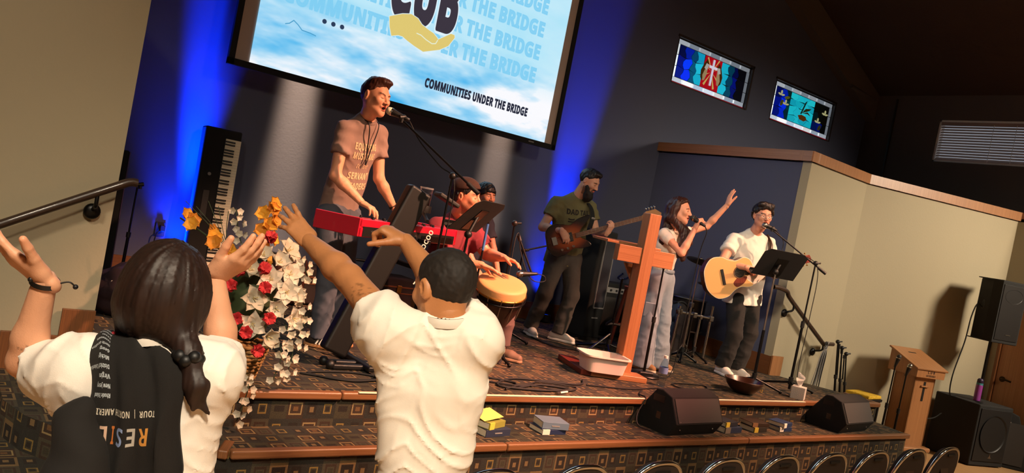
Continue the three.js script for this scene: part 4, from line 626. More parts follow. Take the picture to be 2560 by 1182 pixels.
// ---------------------------------------------------------------- behind the players
{
  const t = thing('instrument_case', 'long black hard case lying by the wall behind the keyboard singer', 'case', [3.45, DECK, -6.86]);
  part('case_shell', [rbox(1.15, 0.34, 0.3, 0.03, 0, 0.18, 0)], mat({ color: 0x241a15, roughness: 0.45, bumpMap: weaveBump, bumpScale: 0.0015 }), t); part('trim_band', [box(1.16, 0.014, 0.31, 0, 0.26, 0), box(1.16, 0.01, 0.31, 0, 0.2, 0)], mat({ color: 0x8a5a3a, roughness: 0.35, metalness: 0.6 }), t, 'coppery metal trim');
  part('handle', tube([[-0.12, 0.34, 0.02], [-0.12, 0.44, 0.02], [-0.1, 0.455, 0.02], [0.1, 0.455, 0.02], [0.12, 0.44, 0.02], [0.12, 0.34, 0.02]], 0.014, 40, 8), M.black, t); for (const x of [-0.4, 0.05, 0.4]) part('latch', rbox(0.05, 0.07, 0.015, 0.004, x, 0.24, 0.156), M.brass, t); shade(t);
  const k = thing('leather_trunk', 'dark leather trunk with brass latches behind the flowers', 'trunk', [2.7, DECK, -6.78], 0.15);
  part('trunk_body', rbox(0.32, 0.42, 0.34, 0.05, 0, 0.215, 0), mat({ color: 0x3a1c12, roughness: 0.38, clearcoat: 0.3 }), k); part('strap', [box(0.04, 0.43, 0.35, -0.09, 0.215, 0), box(0.04, 0.43, 0.35, 0.09, 0.215, 0)], M.black, k); part('latch', [rbox(0.05, 0.07, 0.02, 0.004, 0, 0.27, 0.175), ball(0.014, 0, 0.31, 0.18, 10)], M.brass, k); shade(k);
  const a = thing('speaker_column', 'tall black column speaker with pale trim behind the cross', 'speaker', [5.93, DECK, -6.3], 0.15);
  part('cabinet', rbox(0.28, 1.15, 0.26, 0.02, 0, 0.6, 0), M.blackMatte, a); part('grille', rbox(0.16, 0.72, 0.012, 0.004, 0.02, 0.72, 0.134), mat({ color: 0x2a2930, roughness: 0.5 }), a); part('trim_strip', [box(0.008, 0.74, 0.02, -0.065, 0.72, 0.135), box(0.008, 0.74, 0.02, 0.105, 0.72, 0.135), box(0.17, 0.014, 0.02, 0.02, 0.35, 0.135)], M.grey, a, 'pale grey trim'); part('slot', box(0.1, 0.012, 0.006, 0, 0.24, 0.132), M.grey, a); part('foot', box(0.3, 0.03, 0.28, 0, 0.016, 0), M.black, a); shade(a);
  const gb = thing('guitar_amplifier', 'dark guitar amplifier against the rear wall behind the bassist', 'amplifier', [6.55, DECK, -6.62], -0.1); part('cabinet', rbox(0.62, 0.6, 0.3, 0.02, 0, 0.31, 0), M.blackMatte, gb); part('grille', box(0.54, 0.4, 0.006, 0, 0.25, 0.153), M.darkGrey, gb); part('control_strip', box(0.54, 0.06, 0.006, 0, 0.53, 0.153), M.grey, gb); for (let i = 0; i < 6; i++) part('knob', cyl(0.012, 0.012, 0.014, -0.2 + i * 0.08, 0.53, 0.16, Math.PI / 2, 0, 0, 10), M.black, gb); shade(gb);
  const rw = thing('folding_stool', 'reddish wooden stool behind the cross', 'stool', [6.1, DECK, -5.75], 0.3); for (const [x, z] of [[-0.13, 0.12], [0.13, 0.12], [-0.13, -0.12], [0.13, -0.12]]) part('leg', rod([x * 1.2, 0, z * 1.2], [x * 0.8, 0.62, z * 0.8], 0.02), M.red_wood, rw); part('seat', cyl(0.16, 0.16, 0.035, 0, 0.635, 0, 0, 0, 0, 32), M.red_wood, rw); part('rung', [rod([-0.14, 0.25, 0.13], [0.14, 0.25, 0.13], 0.011), rod([-0.14, 0.25, -0.13], [0.14, 0.25, -0.13], 0.011)], M.red_wood, rw); shade(rw);
  const bs = thing('guitar_stand', 'folding black guitar stand with pale strut behind the cross', 'stand', [5.55, DECK, -5.5]); tripod(bs, 0, 0, 0, 0.32, 2.2); part('post', rod([0, 0.1, 0], [0.02, 0.75, 0], 0.013), M.blackMetal, bs); part('strut', rod([-0.34, 0.05, 0.1], [0, 0.2, 0], 0.01), M.steel, bs); part('cradle', tube([[-0.14, 0.36, 0.14], [-0.12, 0.3, 0.05], [0, 0.3, 0], [0.12, 0.3, 0.05], [0.14, 0.36, 0.14]], 0.012, 24, 8), M.rubber, bs); part('neck_yoke', tube([[-0.05, 0.8, 0.06], [-0.04, 0.75, 0], [0.06, 0.75, 0], [0.07, 0.8, 0.06]], 0.01, 20, 8), mat({ color: 0x1f3c78, roughness: 0.6 }), bs); shade(bs);
  const tall = thing('rolled_banner', 'tall black cased panel leaning at the left wing wall', 'panel', [1.24, DECK, -6.8], 0.2); part('panel', at(rbox(0.16, 1.06, 0.06, 0.01), 0, 0.54, 0, -0.05, 0, -0.01), M.blackMatte, tall); part('edge', at(box(0.008, 1.04, 0.062), 0.083, 0.54, 0, -0.05, 0, -0.01), mat({ color: 0x5b4a68, roughness: 0.3, metalness: 0.5 }), tall); shade(tall);
  const gb2 = thing('duffel_bag', 'dark crumpled bag on the deck behind the dark haired woman', 'bag', [1.32, DECK, -5.75]); const bg = new THREE.SphereGeometry(0.5, 36, 24), bp = bg.attributes.position; for (let i = 0; i < bp.count; i++) { const x = bp.getX(i), y = bp.getY(i), z = bp.getZ(i), n = 1 + 0.12 * vnoise(x * 6, y * 9, z * 6) + 0.05 * vnoise(x * 14, y * 16, z * 14); bp.setXYZ(i, x * 0.56 * n, 0.15 + Math.max(-0.148, y * 0.42 * n), z * 0.6 * n); } bg.computeVertexNormals(); part('bag_body', bg, mat({ color: 0x2a1c1e, roughness: 0.6 }), gb2); part('zip_pull', [rod([-0.2, 0.24, 0.16], [-0.2, 0.16, 0.2], 0.008)], M.cream, gb2); shade(gb2);
  const ol = thing('wall_outlet', 'black plug in the socket on the blue lit wall', 'outlet', [1.735, 1.16, -7.19]); part('face_plate', rbox(0.08, 0.12, 0.008, 0.003, 0, 0, 0), M.darkGrey, ol); part('plug', rbox(0.04, 0.05, 0.04, 0.006, 0.01, 0.01, 0.024), M.black, ol); part('lead', tube([[0.0, -0.01, 0.04], [-0.03, -0.03, 0.05], [-0.04, -0.12, 0.04], [-0.04, -0.4, 0.03]], 0.005, 20, 6), M.rubber, ol); shade(ol);
}
// drum set in shadow behind the singer and the guitarist
{
  const X = 6.75, Z = -5.95;
  const bd = thing('bass_drum', 'dark bass drum in shadow behind the singing woman', 'drum', [X, DECK, Z], 0.2);
  part('shell', at(cyl(0.28, 0.28, 0.38, 0, 0, 0, Math.PI / 2, 0, 0, 40), 0, 0.29, 0), mat({ color: 0x150f10, roughness: 0.35 }), bd); for (const z of [-0.19, 0.19]) part('hoop', new THREE.TorusGeometry(0.285, 0.014, 10, 48).translate(0, 0.29, z), M.black, bd); part('head', cyl(0.275, 0.275, 0.004, 0, 0.29, 0.192, Math.PI / 2, 0, 0, 40), mat({ color: 0x1a1718, roughness: 0.5 }), bd); for (const s of [-1, 1]) part('spur', rod([s * 0.26, 0.2, 0.12], [s * 0.38, 0.01, 0.2], 0.01), M.steel, bd); shade(bd);
  const st = thing('floor_tom', 'black floor tom behind the guitarist\'s legs', 'drum', [X + 0.5, DECK, Z - 0.1]); part('shell', cyl(0.2, 0.2, 0.36, 0, 0.42, 0, 0, 0, 0, 36), mat({ color: 0x181213, roughness: 0.35 }), st); part('hoop', [new THREE.TorusGeometry(0.205, 0.01, 8, 40).rotateX(Math.PI / 2).translate(0, 0.6, 0), new THREE.TorusGeometry(0.205, 0.01, 8, 40).rotateX(Math.PI / 2).translate(0, 0.24, 0)], M.steel, st); part('head', cyl(0.2, 0.2, 0.004, 0, 0.602, 0, 0, 0, 0, 36), M.grey, st); for (let i = 0; i < 3; i++) part('leg', rod([0.21 * Math.cos(i * 2.1), 0.5, 0.21 * Math.sin(i * 2.1)], [0.24 * Math.cos(i * 2.1), 0, 0.24 * Math.sin(i * 2.1)], 0.009), M.steel, st); shade(st);
  const cyms = [['dark crash cymbal on a chrome stand between singer and guitarist', [6.53, DECK, -5.4], 1.06, 0.145, 0.25], ['small cymbal behind the guitar body', [6.83, DECK, -5.5], 0.83, 0.1, 0.15], ['brass hi-hat cymbal peeking out beside the singing woman\'s hip', [6.42, DECK, -5.74], 0.78, 0.09, 0.12]];
  cyms.forEach(([label, p, h, r, tilt], i) => {
    const o = thing('cymbal', label, 'cymbal', p); tripod(o, 0, 0, 0, 0.17, i + 0.4); part('lower_tube', rod([0, 0.05, 0], [0, h * 0.55, 0], 0.013), M.chrome, o); part('upper_tube', rod([0, h * 0.5, 0], [0, h, 0], 0.008), M.chrome, o); part('clamp', rbox(0.04, 0.05, 0.04, 0.01, 0, h * 0.56, 0), M.steel, o); part('wing_nut', [rod([-0.02, h + 0.02, 0], [0.02, h + 0.02, 0], 0.006), rod([0, h, 0], [0, h + 0.035, 0], 0.006)], M.steel, o);
    part('cymbal_plate', at(lathe([[0.004, 0.02], [0.03, 0.018], [0.045, 0.006], [r, -0.012], [r, -0.014], [0.045, 0.003], [0.004, 0.016]], 48), 0, h, 0, tilt, 0, 0.08), i === 2 ? M.brass : M.darkBrass, o); shade(o);
  });
  const rk = thing('drum_rack', 'chrome cross bar of the drum rack behind the guitarist', 'drum rack', [6.62, DECK, -5.5]); part('bar', rod([-0.18, 0.5, 0], [0.42, 0.46, 0], 0.016), M.chrome, rk); part('upright', rod([-0.16, 0, 0], [-0.14, 0.56, 0], 0.016), M.chrome, rk); part('upright', rod([0.38, 0, 0], [0.38, 0.6, 0], 0.016), M.chrome, rk); part('clamp', [rbox(0.06, 0.06, 0.05, 0.01, -0.14, 0.5, 0), rbox(0.06, 0.06, 0.05, 0.01, 0.1, 0.48, 0), rbox(0.06, 0.06, 0.05, 0.01, 0.38, 0.46, 0)], M.steel, rk); shade(rk);
  const cl = thing('draped_cloth', 'dark blue cloth draped over the bass drum', 'cloth', [6.62, 1.1, -5.72]); const pg = new THREE.PlaneGeometry(0.26, 0.42, 16, 20), q = pg.attributes.position; for (let i = 0; i < q.count; i++) { const x = q.getX(i), y = q.getY(i); q.setXYZ(i, x * (1 - 0.35 * (0.21 - y)), y - 0.05 + 0.02 * Math.sin(x * 30), 0.03 * Math.sin(x * 38 + y * 5) + 0.02); } pg.computeVertexNormals(); part('fabric', pg, mat({ color: 0x24324e, roughness: 0.9 }), cl); shade(cl);
}
// =====================================================================  PEOPLE
// distance fields meshed with surface nets
const vec = (a, b) => [b[0] - a[0], b[1] - a[1], b[2] - a[2]], add = (a, b, t = 1) => [a[0] + b[0] * t, a[1] + b[1] * t, a[2] + b[2] * t], lerp3 = (a, b, t) => [a[0] + (b[0] - a[0]) * t, a[1] + (b[1] - a[1]) * t, a[2] + (b[2] - a[2]) * t];
const dot = (a, b) => a[0] * b[0] + a[1] * b[1] + a[2] * b[2], len = a => Math.hypot(...a), unit = a => { const l = len(a) || 1; return [a[0] / l, a[1] / l, a[2] / l]; }, cross = (a, b) => [a[1] * b[2] - a[2] * b[1], a[2] * b[0] - a[0] * b[2], a[0] * b[1] - a[1] * b[0]];
class Field {
  constructor() { this.f = []; this.lo = [9, 9, 9]; this.hi = [-9, -9, -9]; }
  grow(p, r) { for (let i = 0; i < 3; i++) { this.lo[i] = Math.min(this.lo[i], p[i] - r); this.hi[i] = Math.max(this.hi[i], p[i] + r); } }
  put(fn, k, sub, cut) { this.f.push({ fn, k, sub, cut }); return this; }
  cone(a, b, ra, rb, k = 0.02, o = {}) {   // tapered capsule, optionally flattened along o.axis by o.s
    const ab = vec(a, b), L2 = dot(ab, ab) || 1e-9, ax = o.axis, inv = o.s ? 1 / o.s : 1;
    if (!o.sub) { this.grow(a, ra * 1.05); this.grow(b, rb * 1.05); }
    return this.put((x, y, z) => {
      const px = x - a[0], py = y - a[1], pz = z - a[2]; let t = (px * ab[0] + py * ab[1] + pz * ab[2]) / L2; t = t < 0 ? 0 : t > 1 ? 1 : t;
      let dx = px - ab[0] * t, dy = py - ab[1] * t, dz = pz - ab[2] * t;
      if (ax) { const m = (dx * ax[0] + dy * ax[1] + dz * ax[2]) * (inv - 1); dx += ax[0] * m; dy += ax[1] * m; dz += ax[2] * m; }
      return Math.sqrt(dx * dx + dy * dy + dz * dz) - (ra + (rb - ra) * t);
    }, k, o.sub);
  }
  ell(c, r, k = 0.02, o = {}) {   // ellipsoid, basis o.b = [x, y, z] unit vectors
    const B = o.b, m = Math.min(...r); if (!o.sub) this.grow(c, Math.max(...r));
    return this.put((x, y, z) => { let dx = x - c[0], dy = y - c[1], dz = z - c[2]; if (B) { const u = dx * B[0][0] + dy * B[0][1] + dz * B[0][2], v = dx * B[1][0] + dy * B[1][1] + dz * B[1][2], w = dx * B[2][0] + dy * B[2][1] + dz * B[2][2]; dx = u; dy = v; dz = w; } const q = Math.hypot(dx / r[0], dy / r[1], dz / r[2]), g = Math.hypot(dx / r[0] ** 2, dy / r[1] ** 2, dz / r[2] ** 2); return g > 1e-9 ? q * (q - 1) / g : -m; }, k, o.sub);
  }
  plane(p, n, k = 0.004) { return this.put((x, y, z) => (x - p[0]) * n[0] + (y - p[1]) * n[1] + (z - p[2]) * n[2], k, false, true); }   // keeps the side n points away from
  warp(fn) { return this.put(fn, 0, false, 'add'); }
  d = (x, y, z) => {
    let d = 1e3;
    for (const { fn, k, sub, cut } of this.f) {
      const e = fn(x, y, z);
      if (cut === 'add') { d += e; continue; }
      if (sub || cut) { const v = sub ? -e : e, h = Math.max(k - Math.abs(d - v), 0) / (k || 1); d = Math.max(d, v) + h * h * k * 0.25; }
      else { const h = Math.max(k - Math.abs(d - e), 0) / (k || 1); d = Math.min(d, e) - h * h * k * 0.25; }
    }
    return d;
  };
  mesh(cell, pad = 0.02) { return nets(this.d, this.lo.map(v => v - pad), this.hi.map(v => v + pad), cell); }
}
function nets(d, lo, hi, cell) {
  const nx = Math.ceil((hi[0] - lo[0]) / cell) + 2, ny = Math.ceil((hi[1] - lo[1]) / cell) + 2, nz = Math.ceil((hi[2] - lo[2]) / cell) + 2, S = 4;
  const g = new Float32Array(nx * ny * nz).fill(1), id = (i, j, k) => (k * ny + j) * nx + i, far = cell * S * 1.6;
  for (let k = 0; k < nz; k += S) for (let j = 0; j < ny; j += S) for (let i = 0; i < nx; i += S) {
    const c = d(lo[0] + (i + S / 2) * cell, lo[1] + (j + S / 2) * cell, lo[2] + (k + S / 2) * cell);
    const I = Math.min(i + S, nx), J = Math.min(j + S, ny), K = Math.min(k + S, nz);
    if (Math.abs(c) > far) { const v = c > 0 ? 1 : -1; for (let z = k; z < K; z++) for (let y = j; y < J; y++) for (let x = i; x < I; x++) g[id(x, y, z)] = v; }
    else for (let z = k; z < K; z++) for (let y = j; y < J; y++) for (let x = i; x < I; x++) g[id(x, y, z)] = d(lo[0] + x * cell, lo[1] + y * cell, lo[2] + z * cell);
  }
  const vi = new Int32Array(nx * ny * nz).fill(-1), pos = [], idx = [];
  const C = [[0, 0, 0], [1, 0, 0], [0, 1, 0], [1, 1, 0], [0, 0, 1], [1, 0, 1], [0, 1, 1], [1, 1, 1]], E = [[0, 1], [2, 3], [4, 5], [6, 7], [0, 2], [1, 3], [4, 6], [5, 7], [0, 4], [1, 5], [2, 6], [3, 7]];
  for (let k = 0; k < nz - 1; k++) for (let j = 0; j < ny - 1; j++) for (let i = 0; i < nx - 1; i++) {
    let m = 0; const v = [0, 0, 0, 0, 0, 0, 0, 0]; for (let c = 0; c < 8; c++) { v[c] = g[id(i + C[c][0], j + C[c][1], k + C[c][2])]; if (v[c] < 0) m |= 1 << c; }
    if (m === 0 || m === 255) continue;
    let x = 0, y = 0, z = 0, n = 0;
    for (const [a, b] of E) if ((v[a] < 0) !== (v[b] < 0)) { const t = v[a] / (v[a] - v[b]); x += C[a][0] + (C[b][0] - C[a][0]) * t; y += C[a][1] + (C[b][1] - C[a][1]) * t; z += C[a][2] + (C[b][2] - C[a][2]) * t; n++; }
    vi[id(i, j, k)] = pos.length / 3; pos.push(lo[0] + (i + x / n) * cell, lo[1] + (j + y / n) * cell, lo[2] + (k + z / n) * cell);
  }
  const quad = (a, b, c, e, flip) => { if (a < 0 || b < 0 || c < 0 || e < 0) return; flip ? idx.push(a, c, b, a, e, c) : idx.push(a, b, c, a, c, e); };
  for (let k = 1; k < nz - 1; k++) for (let j = 1; j < ny - 1; j++) for (let i = 1; i < nx - 1; i++) {
    const s = g[id(i, j, k)] < 0;
    if (s !== g[id(i + 1, j, k)] < 0) quad(vi[id(i, j - 1, k - 1)], vi[id(i, j, k - 1)], vi[id(i, j, k)], vi[id(i, j - 1, k)], !s);
    if (s !== g[id(i, j + 1, k)] < 0) quad(vi[id(i - 1, j, k - 1)], vi[id(i - 1, j, k)], vi[id(i, j, k)], vi[id(i, j, k - 1)], !s);
    if (s !== g[id(i, j, k + 1)] < 0) quad(vi[id(i - 1, j - 1, k)], vi[id(i, j - 1, k)], vi[id(i, j, k)], vi[id(i - 1, j, k)], !s);
  }
  const geo = new THREE.BufferGeometry(); geo.setAttribute('position', new THREE.Float32BufferAttribute(pos, 3)); geo.setIndex(idx); geo.computeVertexNormals();
  const q = geo.attributes.position, uv = new Float32Array(q.count * 2); for (let i = 0; i < q.count; i++) { uv[i * 2] = q.getX(i) + q.getZ(i) * 0.7; uv[i * 2 + 1] = q.getY(i); } geo.setAttribute('uv', new THREE.BufferAttribute(uv, 2));
  return geo;
}
function tint(geo, fn) { const p = geo.attributes.position, c = new Float32Array(p.count * 3), o = new THREE.Color(); for (let i = 0; i < p.count; i++) { fn(o, p.getX(i), p.getY(i), p.getZ(i)); c[i * 3] = o.r; c[i * 3 + 1] = o.g; c[i * 3 + 2] = o.b; } geo.setAttribute('color', new THREE.BufferAttribute(c, 3)); return geo; }
function joinCol(list) { return mergeGeometries(list.map(g => { for (const k of Object.keys(g.attributes)) if (!['position', 'normal', 'uv', 'color'].includes(k)) g.deleteAttribute(k); return g; })); }
const skinMat = new THREE.MeshPhysicalMaterial({ vertexColors: true, roughness: 0.52, side: THREE.DoubleSide, sheen: 0.15, bumpMap: skinBump, bumpScale: 0.00015 });
const cloth = (hex, o = {}) => mat({ color: hex, roughness: 0.92, sheen: 0.2, bumpMap: weaveBump, bumpScale: 0.00012, ...o });
// ---------------------------------------------------------------- head (local: +z face, +y up, +x the person's left; 0.23 m tall)
function headField(o = {}) {
  const F = new Field(), w = o.wide || 1, mo = o.mouth ?? 0.3;
  F.ell([0, 0.026, -0.014], [0.074 * w, 0.088, 0.094], 0.03); F.ell([0, -0.028, 0.02], [0.06 * w, 0.082, 0.068], 0.035);
  F.cone([-0.047 * w, -0.055, 0.006], [-0.012, -0.094, 0.058], 0.022, 0.02, 0.03); F.cone([0.047 * w, -0.055, 0.006], [0.012, -0.094, 0.058], 0.022, 0.02, 0.03); F.ell([0, -0.094 - mo * 0.008, 0.062], [0.022, 0.019, 0.02], 0.02);
  F.cone([-0.034, 0.022, 0.07], [0.034, 0.022, 0.07], 0.014, 0.014, 0.014); for (const s of [-1, 1]) F.ell([s * 0.036, -0.022, 0.062], [0.026, 0.024, 0.022], 0.02);
  for (const s of [-1, 1]) F.ell([s * 0.03, 0.003, 0.094], [0.019, 0.011, 0.016], 0.012, { sub: true }); for (const s of [-1, 1]) F.ell([s * 0.03, 0.001, 0.0735], [0.0145, 0.0115, 0.013], 0.004);
  F.cone([0, 0.012, 0.084], [0, -0.03, 0.106], 0.009, 0.0115, 0.012); for (const s of [-1, 1]) F.ell([s * 0.0125, -0.033, 0.096], [0.009, 0.007, 0.011], 0.006);
  F.cone([-0.019, -0.0565, 0.082], [0.019, -0.0565, 0.082], 0.0065, 0.0065, 0.012); F.ell([0, -0.054, 0.0885], [0.017, 0.005, 0.008], 0.005); F.ell([0, -0.066 - mo * 0.012, 0.0875], [0.016, 0.0055, 0.008], 0.006);
  if (mo > 0.05) F.ell([0, -0.06 - mo * 0.006, 0.092], [0.017 - 0.003 * mo, 0.003 + 0.009 * mo, 0.022], 0.004, { sub: true });
  for (const s of [-1, 1]) { F.ell([s * 0.0785 * w, -0.003, -0.012], [0.011, 0.032, 0.019], 0.008, { b: [[0.94, 0, 0.34 * -s], [0, 0.98, 0.17], unit([0.34 * s, -0.17, 0.92])] }); F.ell([s * 0.09 * w, 0.0, -0.006], [0.009, 0.018, 0.01], 0.004, { sub: true }); }
  F.cone([0, -0.05, -0.022], [0, -0.112, -0.026], 0.052 * w, 0.05 * w, 0.03);
  return F;
}
function headColour(skin, o = {}) {
  const base = new THREE.Color(skin), lip = base.clone().multiply(new THREE.Color().setRGB(0.82, 0.42, 0.42)), dark = new THREE.Color().setRGB(0.02, 0.008, 0.006), brow = new THREE.Color(o.brow || 0x22140c), beard = new THREE.Color(o.brow || 0x22140c);
  const mo = o.mouth ?? 0.3;
  return (c, x, y, z) => {
    c.copy(base); const s = Math.abs(x);
    if (z > 0.05) {
      const m = Math.hypot(x / 0.021, (y + 0.0585 + mo * 0.006) / (0.0105 + mo * 0.009)); if (m < 1.15 && z > 0.072) c.lerp(lip, Math.min(1, (1.15 - m) * 5));
      const mi = Math.hypot(x / 0.0155, (y + 0.06 + mo * 0.006) / (0.0025 + mo * 0.0085)); if (mo > 0.05 && mi < 1 && z < 0.0925) { if (y > -0.056 && mo > 0.4) c.setRGB(0.7, 0.6, 0.5); else c.copy(dark); }
      const by = 0.0225 - 0.5 * (s - 0.03) ** 2 * 20 + (o.frown || 0) * (s - 0.03); if (s > 0.012 && s < 0.05 && Math.abs(y - by) < 0.0045) c.lerp(brow, 0.85);
      const ey = -0.0015 - (o.eyesOpen ? 0 : 0.004) + ((s - 0.03) ** 2) * 12; if (s > 0.016 && s < 0.044 && Math.abs(y - ey) < (o.eyesOpen ? 0.0016 : 0.0022) && z > 0.06) c.lerp(dark, 0.85); if (o.eyesOpen && z > 0.06) { const e2 = Math.hypot((s - 0.03) / 0.011, (y + 0.0045) / 0.0042); if (e2 < 1) c.setRGB(0.55, 0.5, 0.47); if (Math.hypot(s - 0.03, y + 0.0045) < 0.0044) c.copy(dark); }
      if (Math.hypot((s - 0.009) / 0.0045, (y + 0.039) / 0.0035) < 1 && z > 0.088) c.copy(dark);
    }
    if (o.stubble && y < -0.03 && z > -0.005 && Math.hypot(x / 0.024, (y + 0.058) / 0.014) > 1) { const k = Math.min(1, Math.max(0, (-0.03 - y) / 0.03)) * o.stubble * (0.7 + 0.3 * vnoise(x * 400, y * 400, z * 400)); if (y < -0.068 || s < 0.03 || s > 0.045) c.lerp(beard, k); }
  };
}
function hairShell(o) {   // scalp hair grown on the cranium, hairline cut by a tilted plane
  const F = new Field(), t = o.thick ?? 0.014; F.ell([0, 0.03, -0.018], [0.074 + t, 0.088 + t, 0.096 + t], 0.02);
  for (const [c, r] of o.lumps || []) F.ell(c, r, 0.025);
  const n = unit(o.line || [0, -0.707, 0.707]), p = o.at || [0, 0.084, 0.078]; F.plane(p, n, 0.012);
  for (const s of [-1, 1]) F.ell([s * 0.085, -0.005, -0.004], [0.03, 0.036, 0.026], 0.008, { sub: true });
  const dir = o.flow || [38, 38, 160], amp = o.amp ?? 0.004;
  F.warp((x, y, z) => amp * vnoise(x * dir[0] + 3, y * dir[1], z * dir[2]) + amp * 0.7 * vnoise(x * 150, y * 60, z * 60) + amp * 0.9 * vnoise(x * 34, y * 34 + 7, z * 34));
  return F;
}
// ---------------------------------------------------------------- hand (local: wrist at 0, fingers +y, palm side +z, thumb +x)
function handField(o = {}) {
  const F = new Field(), curl = o.curl || [0.15, 0.15, 0.18, 0.2], spread = o.spread ?? 0.08, s = o.size || 1;
  F.cone([0, -0.012, 0], [0, 0.008, 0], 0.0265, 0.026, 0.012, { axis: [0, 0, 1], s: 0.74 });
  F.cone([0.016, 0.02, 0], [0.022, 0.078, -0.002], 0.021, 0.0175, 0.014, { axis: [0, 0, 1], s: 0.72 }); F.cone([-0.012, 0.018, 0], [-0.02, 0.072, -0.001], 0.022, 0.0165, 0.016, { axis: [0, 0, 1], s: 0.72 }); F.cone([0.002, 0.02, 0], [0.001, 0.08, -0.003], 0.021, 0.0175, 0.016, { axis: [0, 0, 1], s: 0.72 });
  const bx = [0.0275, 0.0095, -0.009, -0.0265], by = [0.083, 0.087, 0.083, 0.074], L = [0.074, 0.082, 0.076, 0.06], R = [0.0092, 0.0096, 0.009, 0.008];
  for (let i = 0; i < 4; i++) {
    const sp = spread * (1.5 - i), c = curl[i]; let a = Array.isArray(c) ? c[0] : c * 0.9; let p = [bx[i], by[i], -0.002];
    const segs = [0.46, 0.3, 0.24], bends = Array.isArray(c) ? c.slice(1) : [c * 1.1, c * 0.7];
    for (let j = 0; j < 3; j++) { const d = [Math.sin(sp) * Math.cos(a), Math.cos(sp) * Math.cos(a), Math.sin(a)], q = add(p, d, L[i] * segs[j]); F.cone(p, q, R[i] * (1.06 - j * 0.06), R[i] * (1.0 - j * 0.09), j ? 0.003 : 0.008); p = q; a += bends[j] || 0; }
  }
  const th = o.thumb || [0.75, 0.25, 0.3];   // [splay out, towards palm, bend]
  let d = unit([Math.sin(th[0]), Math.cos(th[0]), th[1]]), p = [0.02, 0.018, 0.004], q = add(p, d, 0.042); F.cone(p, q, 0.017, 0.0125, 0.014);
  let e = unit([d[0] - th[2] * 0.5, d[1] + th[2] * 0.4, d[2] + th[2] * 0.5]); p = q; q = add(p, e, 0.034); F.cone(p, q, 0.0118, 0.0108, 0.004); e = unit([e[0] - th[2] * 0.4, e[1] + th[2] * 0.3, e[2] + th[2] * 0.3]); p = q; q = add(p, e, 0.025); F.cone(p, q, 0.0108, 0.0085, 0.003);
  return F;
}
function placeGeo(g, o, x, y, z, s = 1) { g.applyMatrix4(new THREE.Matrix4().makeBasis(P3(x).multiplyScalar(s), P3(y).multiplyScalar(s), P3(z).multiplyScalar(s)).setPosition(...o)); return g; }
